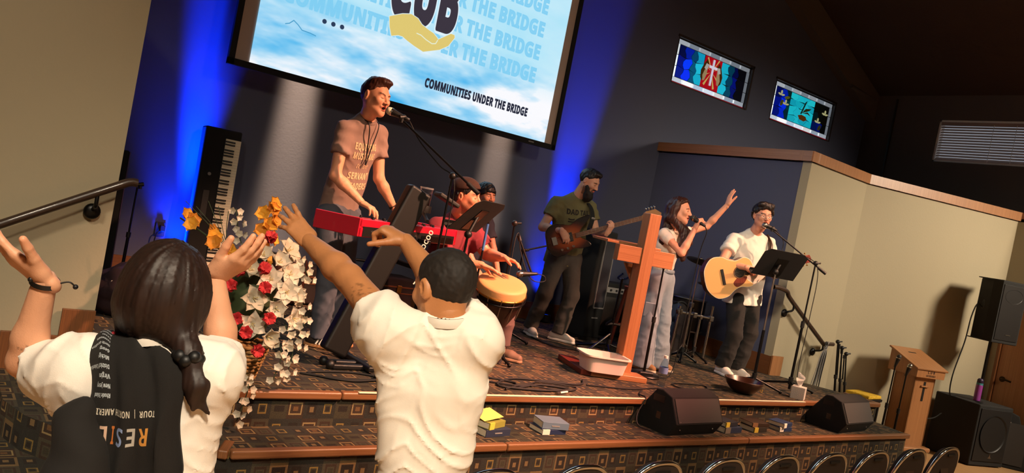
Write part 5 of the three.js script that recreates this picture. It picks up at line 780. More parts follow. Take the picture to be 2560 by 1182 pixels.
// ---------------------------------------------------------------- the figure
function person(S) {
  const J = {}, b0 = S.base; for (const k in S.J) J[k] = vec(b0, S.J[k]);
  const o = thing('person', S.label, 'person', b0, 0), big = S.near, sk = new THREE.Color(S.skin), bd = S.build || 1;
  const up = unit(vec(J.pelvis, J.neck)), left = unit(vec(J.shR, J.shL)); let fwd = unit(cross(left, up)); const hw = len(vec(J.shR, J.shL)) / 2;
  // head frame
  const hf = unit(S.face), hu0 = S.headUp || [0, 1, 0], hl = unit(cross(hu0, hf)), hu = cross(hf, hl), hs = S.headSize || 1, hc = J.head;
  const H = (g) => placeGeo(g, hc, hl, hu, hf, hs), hp = (x, y, z) => add(add(add(hc, hl, x * hs), hu, y * hs), hf, z * hs);
  // ---- skin
  const B = new Field(), sideAx = fwd, r = bd;
  B.cone(J.neck, hp(0, -0.07, -0.025), 0.056 * r, 0.052 * r, 0.03);
  B.cone(J.pelvis, lerp3(J.pelvis, J.neck, 0.55), hw * 0.6, hw * 0.6, 0.04, { axis: fwd, s: 0.6 }); B.cone(lerp3(J.pelvis, J.neck, 0.55), lerp3(J.pelvis, J.neck, 0.8), hw * 0.62, hw * 0.55, 0.04, { axis: fwd, s: 0.62 });
  for (const s of ['L', 'R']) {
    B.cone(add(J.neck, up, -0.01), J['sh' + s], 0.04, 0.045, 0.03); const sh = J['sh' + s], el = J['el' + s], wr = J['wr' + s], am = S.arm || 1;
    B.cone(sh, el, 0.05 * r * am, 0.04 * r * am, 0.03); B.cone(el, lerp3(el, wr, 0.3), 0.038 * r * am, 0.041 * r * am, 0.02); B.cone(lerp3(el, wr, 0.3), wr, 0.041 * r * am, 0.0255 * am, 0.02);
    if (J['hip' + s]) { B.cone(J['hip' + s], J['kn' + s], 0.08 * r, 0.055 * r, 0.04); B.cone(J['kn' + s], J['an' + s], 0.054 * r, 0.036, 0.02); B.cone(J['an' + s], add(J['an' + s], [0, -0.04, 0]), 0.036, 0.036, 0.01); }
  }
  const gs = [tint(B.mesh(big ? 0.0085 : 0.012), (c, x, y, z) => { c.copy(sk).multiplyScalar(1 + 0.07 * vnoise(x * 25, y * 25, z * 25)); if (S.ink) S.ink(c, x, y, z, J); })];
  gs.push(H(tint(headField(S.headOpts).mesh(big ? 0.0035 : 0.004), headColour(S.skin, S.headOpts))));
  for (const s of ['L', 'R']) {
    const h = S.hands[s], y = unit(h.dir); let n = h.palm, z = unit(add(n, y, -dot(n, y))); const x = cross(y, z);   // x = thumb side of a right-handed frame
    const g = handField({ ...h, size: 1 }).mesh(big ? 0.003 : 0.0034), hsz = h.scale || (S.handScale || 1);
    const thumbX = s === 'L' ? -1 : 1;   // a left palm has its thumb on the other side
    tint(g, (c, px, py, pz) => { c.copy(sk).multiplyScalar(1 + 0.06 * vnoise(px * 90, py * 90, pz * 90)); if (pz > 0.008) c.lerp(new THREE.Color(S.skin).multiply(new THREE.Color().setRGB(1.12, 0.95, 0.92)), 0.5); });
    if (thumbX < 0) { g.scale(-1, 1, 1); const ix = g.index.array; for (let i = 0; i < ix.length; i += 3) { const t = ix[i]; ix[i] = ix[i + 1]; ix[i + 1] = t; } g.computeVertexNormals(); }
    gs.push(placeGeo(g, J['wr' + s], x, y, z, hsz));
  }
  part('body', joinCol(gs), skinMat, o);
  // ---- shirt
  const sh = S.shirt; let shirtField;
  if (sh) {
    const T = new Field(), lo = sh.loose ?? 0.016, hem = lerp3(J.pelvis, J.neck, -(sh.drop ?? 0.12)), waist = sh.waist ?? 0.9, chestP = lerp3(J.pelvis, J.neck, 0.66), cw = hw * 0.86 + lo;
    T.cone(add(hem, up, -0.03), lerp3(J.pelvis, J.neck, 0.3), (hw * 0.92 * (sh.hem ?? 1)) + lo, hw * 0.84 * waist + lo, 0.08, { axis: fwd, s: sh.deep ?? 0.66 }); T.cone(lerp3(J.pelvis, J.neck, 0.3), chestP, hw * 0.84 * waist + lo, cw, 0.08, { axis: fwd, s: sh.deep ?? 0.66 }); T.cone(chestP, lerp3(J.pelvis, J.neck, 0.83), cw, hw * 0.72 + lo * 0.6, 0.06, { axis: fwd, s: 0.64 });
    if (sh.belly) T.ell(add(lerp3(J.pelvis, J.neck, 0.22), fwd, sh.belly), [hw * 0.8, 0.15, 0.12], 0.08, { b: [left, up, fwd] });
    if (sh.bust) for (const s of [-1, 1]) T.ell(add(add(lerp3(J.pelvis, J.neck, 0.62), fwd, 0.075), left, s * 0.065), [0.062, 0.062, 0.055], 0.05, { b: [left, up, fwd] });
    const nkU = unit(vec(J.neck, hp(0, -0.07, -0.025))); T.cone(add(J.neck, up, -0.03), add(J.neck, nkU, big ? 0.03 : 0.012), 0.078, 0.068, 0.05);
    for (const s of ['L', 'R']) {
      const a = J['sh' + s], b = J['el' + s], d = unit(vec(a, b)), e = lerp3(a, b, sh.sleeve ?? 0.55), ar = S.arm || 1, r0 = 0.055 * r * ar + lo * 0.7, r1 = (sh.cuff ?? 0.062) * r * ar + lo * 0.6; T.cone(add(J.neck, up, -0.02), a, 0.056, r0 * 0.92, 0.045);
      const E2 = new Field(); E2.cone(a, add(e, d, 0.04), r0, r1, 0); if (sh.drape) E2.cone(add(lerp3(a, e, 0.55), [0, -sh.drape, 0]), add(add(e, d, 0.02), [0, -sh.drape * 0.9, 0]), r1 * 0.7, r1 * 0.75, 0.06);
      E2.warp((x, y, z) => { const px = x - a[0], py = y - a[1], pz = z - a[2], t = px * d[0] + py * d[1] + pz * d[2]; return 0.004 * Math.sin(t * 75 + vnoise(x * 8, y * 8, z * 8) * 5); });
      E2.plane(e, d, 0.004); if (big) E2.cone(add(e, d, 0.0), add(e, d, 0.08), r1 - 0.022, r1 - 0.014, 0.006, { sub: true });
      if (big) { const sd = s === 'L' ? 1 : -1; T.cone(add(add(a, up, -0.05), left, -sd * 0.01), add(lerp3(J.pelvis, J.neck, 0.3), left, sd * hw * 0.62), 0.055, 0.055, 0.07); }
      T.grow(e, r1 + (sh.drape || 0)); T.grow(a, r0); T.put(E2.d, big ? 0.085 : 0.035);
    }
    const fo = sh.fold ?? 0.006, fd = sh.foldDir || [3, 9, 3], fs = sh.seed || 0;
    T.warp((x, y, z) => {   // drawn and hanging creases in the cloth
      const u = x * left[0] + y * left[1] + z * left[2], v = x * up[0] + y * up[1] + z * up[2], w1 = vnoise(x * 5 + fs, y * 5, z * 5), w2 = vnoise(x * 11, y * 9 + fs, z * 11), au = Math.abs(u);
      const a = 1 - Math.abs(vnoise(v * 15 + au * 12 + w1 * 1.3, au * 4 - v * 2 + fs, z * 2)), b = 1 - Math.abs(vnoise(u * 17 + v * 5 + w1 * 1.2, v * 3.5 + fs * 2, 5)), c = 1 - Math.abs(vnoise(v * 30 - u * 14 + w2 * 1.5, u * 9 + v * 4, fs + 8));
      return fo * (0.9 - 1.5 * a ** 5 * (0.5 + 0.8 * w1) - 1.1 * b ** 6 * (0.4 - 0.8 * w1) - 0.7 * c ** 5 * (0.4 + 0.6 * w2) + 0.5 * w1);
    });
    T.plane(hem, up.map(v => -v), 0.006);
    T.cone(add(hem, up, -0.1), add(hem, up, 0.045), hw * 0.92 * (sh.hem ?? 1) + lo - 0.014, hw * 0.9 + lo - 0.016, 0.004, { axis: fwd, s: sh.deep ?? 0.66, sub: true });
    const nk = unit(vec(J.neck, hp(0, -0.07, -0.025))), ns = sh.neckR ?? 0.066; T.cone(add(add(J.neck, nk, (big ? 0.042 : 0.022) + ns * 0.8), fwd, sh.scoop ?? 0.015), add(add(J.neck, nk, 0.2), fwd, 0.05), ns, ns + 0.01, 0.006, { sub: true });
    shirtField = T; const m = part('shirt', T.mesh(big ? 0.0062 : 0.0092), cloth(sh.color, sh.mat), o);
    // collar band
    const cb = new THREE.LatheGeometry([[0.071, -0.012], [0.0725, 0.0], [0.0695, 0.014], [0.066, 0.016], [0.063, 0.004]].map(p => new THREE.Vector2(p[0] * ns / 0.068, p[1])), 40); cb.applyQuaternion(new THREE.Quaternion().setFromUnitVectors(V(0, 1, 0), P3(nk))); const cc0 = add(add(J.neck, nk, big ? 0.034 : 0.016), fwd, (sh.scoop ?? 0.015) * 0.5); part('collar', cb.translate(...cc0), cloth(sh.collar || sh.color, sh.mat), m);
    for (const pr of sh.prints || []) {   // flat print wrapped onto the cloth
      const N = 24, Mv = 24, pos = [], uvs = [], idx = [], c0 = add(add(lerp3(J.pelvis, J.neck, pr.v), left, pr.u || 0), fwd, 0.4 * (pr.back ? -1 : 1)), rt = pr.back ? left.map(v => -v) : left, tr = fwd.map(v => pr.back ? v : -v);
      for (let j = 0; j <= Mv; j++) for (let i = 0; i <= N; i++) { let q = add(add(c0, rt, (i / N - 0.5) * pr.w), up, (0.5 - j / Mv) * pr.h); for (let k = 0; k < 90; k++) { const dd = T.d(...q); if (dd < 0.0015) break; if (k > 78 || len(vec(c0, q)) > 0.6) { q = pos.length ? pos.slice(-3) : add(c0, tr, 0.3); break; } q = add(q, tr, Math.max(0.0012, dd * 0.6)); } if (T.d(...q) < 0.004) q = add(q, tr, -0.0022); pos.push(...q); uvs.push(i / N, 1 - j / Mv); }
      for (let j = 0; j < Mv; j++) for (let i = 0; i < N; i++) { const a = j * (N + 1) + i; idx.push(a, a + N + 1, a + 1, a + 1, a + N + 1, a + N + 2); }
      const g = new THREE.BufferGeometry(); g.setAttribute('position', new THREE.Float32BufferAttribute(pos, 3)); g.setAttribute('uv', new THREE.Float32BufferAttribute(uvs, 2)); g.setIndex(idx); g.computeVertexNormals();
      const map = textTex(512, 512, pr.draw), al = ctex(512, 512, (c, w, h) => { const s = canvas(512, 512, pr.draw).getContext('2d').getImageData(0, 0, w, h); for (let i = 0; i < s.data.length; i += 4) { s.data[i] = s.data[i + 1] = s.data[i + 2] = s.data[i + 3]; s.data[i + 3] = 255; } c.putImageData(s, 0, 0); }, null, false); al.wrapS = al.wrapT = THREE.ClampToEdgeWrapping;
      part('print', g, mat({ map, alphaMap: al, transparent: true, roughness: 0.9 }), m, 'printed lettering');
    }
  }
  // ---- trousers and shoes
  const pt = S.pants;
  if (pt) {
    const T = new Field(), f = pt.flare ?? 1, lo = pt.loose ?? 0.018; T.cone(J.hipR, J.hipL, 0.095 * r + lo * 0.5, 0.095 * r + lo * 0.5, 0.05); T.cone(lerp3(J.hipR, J.hipL, 0.5), lerp3(J.pelvis, J.neck, 0.1), hw * 0.7 + lo * 0.5, hw * 0.72 + lo * 0.3, 0.06, { axis: fwd, s: 0.7 });
    for (const s of ['L', 'R']) { const h = J['hip' + s], k = J['kn' + s], a = J['an' + s], en = lerp3(k, a, pt.end ?? 1.06); T.cone(h, k, 0.086 * r + lo, 0.06 * r + lo, 0.035); T.cone(k, lerp3(k, en, 0.55), 0.06 * r + lo, (0.053 * r + lo) * (1 + (f - 1) * 0.6), 0.03); T.cone(lerp3(k, en, 0.55), en, (0.053 * r + lo) * (1 + (f - 1) * 0.6), (0.046 + lo) * f, 0.02); const d = unit(vec(k, a)); T.put((x, y, z) => { const t = (x - en[0]) * d[0] + (y - en[1]) * d[1] + (z - en[2]) * d[2], q = Math.hypot(x - en[0], y - en[1], z - en[2]); return Math.max(-t, q - 0.2); }, 0.004, true); }
    const pf = pt.fold ?? 0.008; T.warp((x, y, z) => { const w1 = vnoise(x * 6, y * 6, z * 6), a = 1 - Math.abs(vnoise(y * 22 + x * 7 + w1 * 1.5, x * 6 + z * 6, 3)), b = 1 - Math.abs(vnoise((x - z) * 16 + w1, y * 3.5, 7)); return pf * (0.8 - 1.3 * a ** 5 * (0.5 + 0.7 * w1) - 0.9 * b ** 6 * (0.6 - 0.6 * w1) + 0.6 * w1); });
    const pm = part('trousers', tint(T.mesh(big ? 0.011 : 0.0115), (c, x, y, z) => { c.setRGB(1, 1, 1).multiplyScalar(1 + (pt.wash ?? 0.1) * vnoise(x * 7, y * 6, z * 7) + 0.06 * vnoise(x * 60, y * 60, z * 60)); }), cloth(pt.color, { vertexColors: true, ...(pt.mat || {}) }), o);
    for (const e of pt.extras || []) part(e.name, typeof e.geo === 'function' ? e.geo(J, T) : e.geo, e.mat, pm, e.label);
    for (const s of ['L', 'R']) {
      const sp = S.shoes, a = J['an' + s], d = unit((sp.dir && sp.dir[s]) || [fwd[0], 0, fwd[2]]), lx = unit(cross([0, 1, 0], d)), y0 = (sp.floor ?? 0) , c = [a[0], y0, a[2]], L = (sp.size || 0.28), sh2 = new Field(), so = new Field(), at2 = (u, v, w) => add(add(add(c, lx, u), [0, 1, 0], v), d, w);
      sh2.cone(at2(0, 0.05, -0.05), at2(0, 0.048, L * 0.28), 0.04, 0.04, 0.02); sh2.cone(at2(0, 0.042, L * 0.28), at2(0, 0.034, L * 0.52), 0.043, 0.034, 0.02); sh2.cone(at2(0, 0.05, -0.03), at2(0, 0.105, -0.02), 0.042, 0.04, 0.02); sh2.plane(at2(0, 0.022, 0), [0, -1, 0], 0.003); sh2.plane(at2(0, 0.1 + (sp.high || 0), 0), [0, 1, 0], 0.003);
      so.cone(at2(0, 0.012, -0.055), at2(0, 0.012, L * 0.28), 0.042, 0.046, 0.02); so.cone(at2(0, 0.012, L * 0.28), at2(0, 0.012, L * 0.52), 0.046, 0.038, 0.02); so.plane(at2(0, 0.028, 0), [0, 1, 0], 0.003); so.plane(at2(0, 0.002, 0), [0, -1, 0], 0.003);
      const sm = part('shoe', sh2.mesh(0.007), mat({ color: sp.color, roughness: 0.7 }), o); part('sole', so.mesh(0.007), mat({ color: sp.sole, roughness: 0.75 }), sm);
      part('laces', [0, 1, 2, 3].map(i => tube([at2(-0.025, 0.088 - i * 0.007, 0.025 + i * 0.022), at2(0, 0.096 - i * 0.006, 0.03 + i * 0.022), at2(0.025, 0.088 - i * 0.007, 0.035 + i * 0.022)], 0.003, 10, 5)), mat({ color: sp.lace ?? sp.sole, roughness: 0.8 }), sm);
      if (sp.stripe) for (const sd of [-1, 1]) for (let i = 0; i < 3; i++) part('stripe', rod(at2(sd * 0.044, 0.03, 0.0 + i * 0.024), at2(sd * 0.036, 0.075, 0.02 + i * 0.024), 0.006), mat({ color: sp.stripe, roughness: 0.6 }), sm);
    }
  }
  for (const h of S.hair || []) { const g = h.world ? h.field(J, { hp, hl, hu, hf, hs }).mesh(h.cell || 0.006) : H(h.field.mesh(h.cell || 0.005)); tint(g, (c, x, y, z) => { c.setRGB(1, 1, 1).multiplyScalar(0.85 + 0.35 * vnoise(x * 160, y * 22, z * 160)); }); part(h.name || 'hair', g, mat({ color: h.color, roughness: h.rough ?? 0.5, vertexColors: true, sheen: 0.2 }), o, h.label); }
  for (const e of S.extras || []) part(e.name, e.geo(J, { hp, hl, hu, hf, hs, left, up, fwd, hw, shirt: shirtField, H }), e.mat, o, e.label);
  return shade(o);
}
// ---------------------------------------------------------------- the cast
const T2 = (lines) => (g, w, h) => { g.clearRect(0, 0, w, h); g.textAlign = 'center'; g.textBaseline = 'middle'; for (const [txt, y, size, wid, col, style] of lines) { g.save(); g.fillStyle = col; g.font = (style || 'bold') + ' 100px ' + (style === 'italic' ? 'serif' : 'sans-serif'); const m = g.measureText(txt).width; g.translate(w / 2, y * h); g.scale(wid * w / m, size * h / 74); g.fillText(txt, 0, 0); if (style !== 'italic') { g.strokeStyle = col; g.lineWidth = 5; g.strokeText(txt, 0, 0); } g.restore(); } };
const band = (J, a, b, t, r, h = 0.012) => { const p = lerp3(a, b, t), d = unit(vec(a, b)); const g = new THREE.CylinderGeometry(r, r, h, 24, 1, true); g.applyQuaternion(new THREE.Quaternion().setFromUnitVectors(V(0, 1, 0), P3(d))); return g.translate(...p); };
// tall keyboard singer
person({
  label: 'tall young man in brown lettered t-shirt singing at the red keyboard', base: [2.44, DECK, -5.15], skin: 0xd99a78, face: [0.36, -0.02, 0.93], headUp: [0.05, 1, 0.05], headSize: 1.06, arm: 0.98,
  J: { head: [2.425, 2.459, -5.021], neck: [2.42, 2.29, -5.10], pelvis: [2.41, 1.66, -5.25], shR: [2.28, 2.2, -5.095], elR: [2.25, 1.885, -5.05], wrR: [2.445, 1.735, -4.972], shL: [2.575, 2.232, -5.185], elL: [2.63, 1.925, -5.16], wrL: [2.80, 1.735, -5.17], hipR: [2.34, 1.6, -5.2], hipL: [2.5, 1.6, -5.28], knR: [2.361, 1.196, -5.09], anR: [2.362, 0.784, -5.075], knL: [2.518, 1.199, -5.2], anL: [2.5, 0.784, -5.23] },
  hands: { R: { dir: [0.5, -0.28, 0.78], palm: [0, -1, 0], curl: [0.45, 0.4, 0.4, 0.5], spread: 0.14, thumb: [0.7, 0.3, 0.3] }, L: { dir: [0.55, -0.28, 0.75], palm: [0, -1, 0], curl: [0.4, 0.4, 0.45, 0.5], spread: 0.14, thumb: [0.8, 0.3, 0.3] } },
  headOpts: { mouth: 0.9, frown: 0.25, brow: 0x3a1d10 },
  shirt: { color: 0x8f7469, sleeve: 0.55, drop: 0.2, cuff: 0.066, hem: 1.12, loose: 0.015, waist: 0.98, seed: 2, prints: [{ v: 0.52, w: 0.21, h: 0.36, draw: T2([['EQUIPPING', 0.08, 0.13, 0.92, '#d9b791'], ['MUSICIANS', 0.26, 0.13, 0.92, '#d9b791'], ['to be', 0.45, 0.11, 0.5, '#d9b791', 'italic'], ['SERVANT', 0.66, 0.13, 0.86, '#d9b791'], ['LEADERS', 0.86, 0.13, 0.86, '#d9b791']]) }] },
  pants: { color: 0x4a4c56, flare: 1.05, wash: 0.25 }, shoes: { color: 0x33251d, sole: 0xb07a4c, stripe: 0xe8e0d4, lace: 0x5b4638, size: 0.3, dir: { R: [0.75, 0, 0.65], L: [0.8, 0, 0.6] } },
  hair: [{ field: hairShell({ thick: 0.006, lumps: [[[0.01, 0.1, 0.05], [0.052, 0.024, 0.042]], [[0.0, 0.106, 0.0], [0.06, 0.022, 0.06]]], amp: 0.0035, flow: [90, 40, 120] }), color: 0x4a2416 }],
  extras: [
    { name: 'lanyard', mat: M.black, geo: (J, f) => tube([add(add(J.neck, f.left, 0.06), f.up, 0.02), add(add(J.neck, f.left, 0.045), f.fwd, 0.09), add(add(add(J.neck, f.fwd, 0.115), f.up, -0.16), f.left, 0.015), add(add(J.neck, f.fwd, 0.125), f.up, -0.28), add(add(add(J.neck, f.fwd, 0.115), f.up, -0.15), f.left, -0.02), add(add(J.neck, f.left, -0.045), f.fwd, 0.09), add(add(J.neck, f.left, -0.06), f.up, 0.02)], 0.004, 60, 6) },
    { name: 'wristband', mat: M.railPaint, geo: (J) => band(J, J.elL, J.wrL, 0.93, 0.032, 0.02) }],
});
// hand drummer on a stool
person({
  label: 'man in maroon shirt and brown cap playing the hand drum', base: [3.55, DECK, -5.1], skin: 0xcc8463, face: [0.55, 0.06, 0.83], headUp: [0.0, 1, 0.1], headSize: 1.08, build: 1.08, arm: 1.12, near: false,
  J: { head: [3.36, 1.918, -5.111], neck: [3.36, 1.735, -5.2], pelvis: [3.44, 1.27, -5.36], shR: [3.215, 1.645, -5.2], elR: [3.253, 1.405, -5.09], wrR: [3.452, 1.44, -4.875], shL: [3.545, 1.69, -5.27], elL: [3.68, 1.505, -5.15], wrL: [3.66, 1.515, -4.89], hipR: [3.4, 1.24, -5.31], hipL: [3.56, 1.24, -5.38], knR: [3.47, 1.2, -4.92], anR: [3.56, 0.79, -4.95], knL: [3.89, 1.22, -5.03], anL: [3.925, 0.79, -5.05] },
  hands: { R: { dir: [0.83, -0.2, 0.5], palm: [0, -1, 0.1], curl: [0.12, 0.1, 0.12, 0.15], spread: 0.1 }, L: { dir: [0.5, -0.12, 0.75], palm: [-0.2, -1, 0], curl: [0.3, 0.3, 0.3, 0.35], spread: 0.12 } },
  headOpts: { mouth: 0.7, frown: 0.3, wide: 1.06, stubble: 0.75, brow: 0x1a0f0a },
  shirt: { color: 0x74242f, sleeve: 0.75, drop: 0.16, cuff: 0.07, hem: 1.15, waist: 1.12, loose: 0.024, seed: 5, neckR: 0.07, belly: 0.03 },
  pants: { color: 0x5b4541, flare: 1.0, end: 0.95 }, shoes: { color: 0x6a5040, sole: 0x8a6a50, lace: 0x3a2a20, size: 0.3, high: 0.02, dir: { R: [0.6, 0, 0.8], L: [0.55, 0, 0.83] } },
  hair: [{ field: hairShell({ thick: 0.013, line: [0, -0.6, 0.8], at: [0, 0.0, 0.02], amp: 0.004 }), color: 0x0e0807 },
    { name: 'cap', rough: 0.9, label: 'brown brimless cap', color: 0x3a2015, field: (() => { const F = new Field(); F.ell([0, 0.055, -0.016], [0.093, 0.088, 0.113], 0.02); F.plane([0, 0.052, 0], unit([0, -1, 0.14]), 0.004); F.cone([-0.03, 0.052, -0.118], [0.03, 0.052, -0.118], 0.012, 0.012, 0.01); return F; })() }],
  extras: [{ name: 'shirt_button', mat: M.cream, geo: (J, f) => ball(0.008, ...add(add(J.neck, f.fwd, 0.135), f.up, -0.25), 8) }],
});
// boy behind him
person({
  label: 'black haired boy looking out behind the hand drummer', base: [4.05, DECK, -5.75], skin: 0xc98a6a, face: [0.05, 0.0, 1], headSize: 0.92, build: 0.8,
  J: { head: [3.93, 1.967, -5.681], neck: [3.95, 1.81, -5.74], pelvis: [4.02, 1.28, -5.9], shR: [3.83, 1.74, -5.74], elR: [3.82, 1.5, -5.68], wrR: [3.9, 1.33, -5.55], shL: [4.07, 1.74, -5.78], elL: [4.13, 1.52, -5.7], wrL: [4.12, 1.34, -5.56], hipR: [3.96, 1.22, -5.88], hipL: [4.1, 1.22, -5.92], knR: [3.98, 1.17, -5.52], anR: [3.99, 0.79, -5.5], knL: [4.15, 1.17, -5.56], anL: [4.16, 0.79, -5.54] },
  hands: { R: { dir: [0.1, -0.5, 0.8], palm: [0, -1, 0], scale: 0.85 }, L: { dir: [-0.1, -0.5, 0.8], palm: [0, -1, 0], scale: 0.85 } },
  headOpts: { mouth: 0.1, eyesOpen: true, brow: 0x0c0808 },
  shirt: { color: 0x2d2f3a, sleeve: 0.6, drop: 0.1 }, pants: { color: 0x2a2a30 }, shoes: { color: 0x2a2a2a, sole: 0x888078, size: 0.24 },
  hair: [{ field: hairShell({ thick: 0.016, line: [0, -0.85, 0.5], at: [0, 0.045, 0.1], amp: 0.004 }), color: 0x0c0a0c }],
});
// bassist
person({
  label: 'bearded man in olive t-shirt playing the bass guitar', base: [5.25, DECK, -6.08], skin: 0xd19a80, face: [0.34, -0.38, 0.86], headUp: [0.05, 1, 0.2], headSize: 1.03, build: 1.06,
  J: { head: [5.333, 2.325, -5.97], neck: [5.31, 2.135, -6.10], pelvis: [5.33, 1.57, -6.15], shR: [5.127, 2.05, -6.163], elR: [5.02, 1.79, -6.18], wrR: [5.045, 1.79, -5.905], shL: [5.502, 2.08, -6.09], elL: [5.575, 1.83, -6.0], wrL: [5.47, 1.85, -5.73], hipR: [5.25, 1.53, -6.14], hipL: [5.42, 1.53, -6.12], knR: [5.157, 1.136, -6.11], anR: [5.119, 0.785, -6.189], knL: [5.413, 1.16, -6.0], anL: [5.323, 0.785, -5.99] },
  hands: { R: { dir: [0.45, -0.72, 0.3], palm: [0.15, 0.1, -1], curl: [0.5, 0.5, 0.55, 0.6], thumb: [0.6, 0.3, 0.3] }, L: { dir: [0.1, 0.85, 0.35], palm: [-0.1, 0.25, -1], curl: [0.75, 0.75, 0.8, 0.85], thumb: [0.5, 0.6, 0.2] } },
  headOpts: { mouth: 0.05, brow: 0x1a100c, stubble: 0.95 },
  shirt: { color: 0x6e6846, sleeve: 0.55, drop: 0.2, cuff: 0.068, hem: 1.06, loose: 0.02, waist: 1.02, belly: 0.01, seed: 9, prints: [{ v: 0.67, w: 0.26, h: 0.2, draw: (g, w, h) => { T2([['DAD TAX', 0.2, 0.26, 0.98, '#2c2620']])(g, w, h); g.fillStyle = '#2c2620'; g.beginPath(); g.moveTo(60, 260); g.quadraticCurveTo(120, 300, 180, 255); g.lineTo(185, 300); g.quadraticCurveTo(120, 330, 58, 300); g.fill(); g.fillRect(62, 335, 118, 36); g.beginPath(); g.moveTo(250, 250); g.lineTo(300, 250); g.lineTo(320, 430); g.lineTo(275, 430); g.fill(); g.beginPath(); g.moveTo(330, 300); g.lineTo(420, 260); g.lineTo(400, 430); g.lineTo(350, 430); g.fill(); } }] },
  pants: { color: 0x46423d, flare: 1.12, wash: 0.2 }, shoes: { color: 0xd8cdc2, sole: 0xe8e0d8, size: 0.29, dir: { R: [-0.3, 0, 0.95], L: [0.6, 0, 0.8] } },
  hair: [{ field: hairShell({ thick: 0.009, amp: 0.003, lumps: [[[0, 0.1, 0.04], [0.055, 0.022, 0.05]]] }), color: 0x1c110c },
    { name: 'beard', color: 0x1a0e0a, rough: 0.7, field: (() => { const F = new Field(); F.cone([-0.05, -0.05, 0.03], [-0.02, -0.13, 0.065], 0.026, 0.03, 0.03); F.cone([0.05, -0.05, 0.03], [0.02, -0.13, 0.065], 0.026, 0.03, 0.03); F.ell([0, -0.135, 0.062], [0.048, 0.06, 0.04], 0.03); F.cone([-0.024, -0.048, 0.086], [0.024, -0.048, 0.086], 0.007, 0.007, 0.012); F.ell([0, -0.06, 0.105], [0.015, 0.006, 0.02], 0.004, { sub: true }); F.warp((x, y, z) => 0.004 * vnoise(x * 90, y * 30, z * 90) + 0.004 * vnoise(x * 30, y * 30, z * 30)); return F; })() }],
});
// singing woman
person({
  label: 'long haired woman in white top and wide jeans singing with one arm raised', base: [5.56, DECK, -4.96], skin: 0xdd9a7c, face: [0.42, 0.06, 0.9], headUp: [0.1, 1, -0.12], headSize: 0.98, build: 0.84, arm: 0.92, handScale: 0.92,
  J: { head: [5.457, 2.172, -4.852], neck: [5.48, 2.0, -4.93], pelvis: [5.54, 1.585, -5.0], shR: [5.345, 1.94, -4.88], elR: [5.37, 1.805, -4.66], wrR: [5.45, 2.04, -4.635], shL: [5.64, 1.97, -4.96], elL: [5.865, 2.09, -4.86], wrL: [5.944, 2.315, -4.74], hipR: [5.465, 1.53, -4.98], hipL: [5.61, 1.53, -5.01], knR: [5.44, 1.157, -4.93], anR: [5.44, 0.78, -4.94], knL: [5.63, 1.172, -4.95], anL: [5.66, 0.78, -4.96] },
  hands: { R: { dir: [0.1, 0.93, 0.2], palm: [0.6, 0.1, 0.3], curl: [[1.0, 1.2, 0.7], [1.0, 1.2, 0.7], [1.05, 1.2, 0.7], [1.1, 1.2, 0.7]], thumb: [0.3, 0.9, 0.5] }, L: { dir: [0.11, 0.98, 0.05], palm: [0.75, 0.1, 0.3], curl: [0.15, 0.1, 0.12, 0.2], spread: 0.12, thumb: [0.5, 0.3, 0.2] } },
  headOpts: { mouth: 0.55, frown: -0.3, brow: 0x3a1d12 },
  shirt: { color: 0xe0d8cb, sleeve: 0.42, drop: 0.08, cuff: 0.066, hem: 0.92, waist: 0.8, loose: 0.011, bust: true, deep: 0.72, neckR: 0.075, scoop: 0.035, seed: 3, fold: 0.004 },
  pants: { color: 0x8d97a3, flare: 1.75, loose: 0.026, wash: 0.22, end: 1.14, extras: [{ name: 'cargo_pocket', mat: cloth(0x8a94a0), geo: (J, T) => { const p = lerp3(J.hipR, J.knR, 0.75); return rbox(0.016, 0.13, 0.1, 0.006, p[0] - 0.062, p[1], p[2] + 0.035, 0, 0.6); } }, { name: 'belt_band', mat: cloth(0x7d8894), geo: (J) => { const p = lerp3(J.pelvis, J.neck, 0.1); return new THREE.TorusGeometry(0.118, 0.014, 8, 40).scale(1, 0.8, 1.4).rotateX(Math.PI / 2).translate(p[0], p[1] - 0.01, p[2]); } }] },
  shoes: { color: 0x9c7048, sole: 0xd8c8b4, size: 0.25, dir: { R: [0.2, 0, 1], L: [0.7, 0, 0.7] } },
  hair: [{ field: hairShell({ thick: 0.016, line: [0, -0.66, 0.75], at: [0, 0.088, 0.062], amp: 0.004 }), color: 0x3d1a10 },
    { world: true, color: 0x3a180e, cell: 0.0065, field: (J, f) => { const F = new Field(), L = (pts, r0, r1) => { for (let i = 0; i + 1 < pts.length; i++) F.cone(pts[i], pts[i + 1], r0 + (r1 - r0) * i / pts.length, r0 + (r1 - r0) * (i + 1) / pts.length, 0.025); }; for (const s of [-1, 1]) for (const q of [[0.07, -0.02, 0.02, 0.024], [0.06, -0.06, 0.0, 0.022]]) { const sw = s < 0 ? 0.02 : 0.0; L([f.hp(s * q[0], 0.06, q[2] - 0.03), f.hp(s * 0.088, -0.01, q[2] - 0.04), f.hp(s * 0.085, -0.09, q[1]), add(f.hp(s * 0.085 + sw, -0.18, 0.03 + q[2] * 2), [0.02, 0, 0.02]), add(f.hp(s * 0.08, -0.27, 0.07 + q[2]), [0.02, 0, 0.02]), add(f.hp(s * 0.075 - sw, -0.36, 0.075 + q[2]), [0, 0, 0]), f.hp(s * 0.07, -0.43, 0.07 + q[2])], q[3] + 0.008, 0.01); } L([f.hp(0, 0.03, -0.085), f.hp(0, -0.08, -0.09), f.hp(0, -0.18, -0.09), f.hp(0, -0.3, -0.1)], 0.055, 0.035); F.warp((x, y, z) => 0.006 * vnoise(x * 110, y * 16, z * 110) + 0.006 * vnoise(x * 30, y * 12, z * 30)); return F; } }],
});
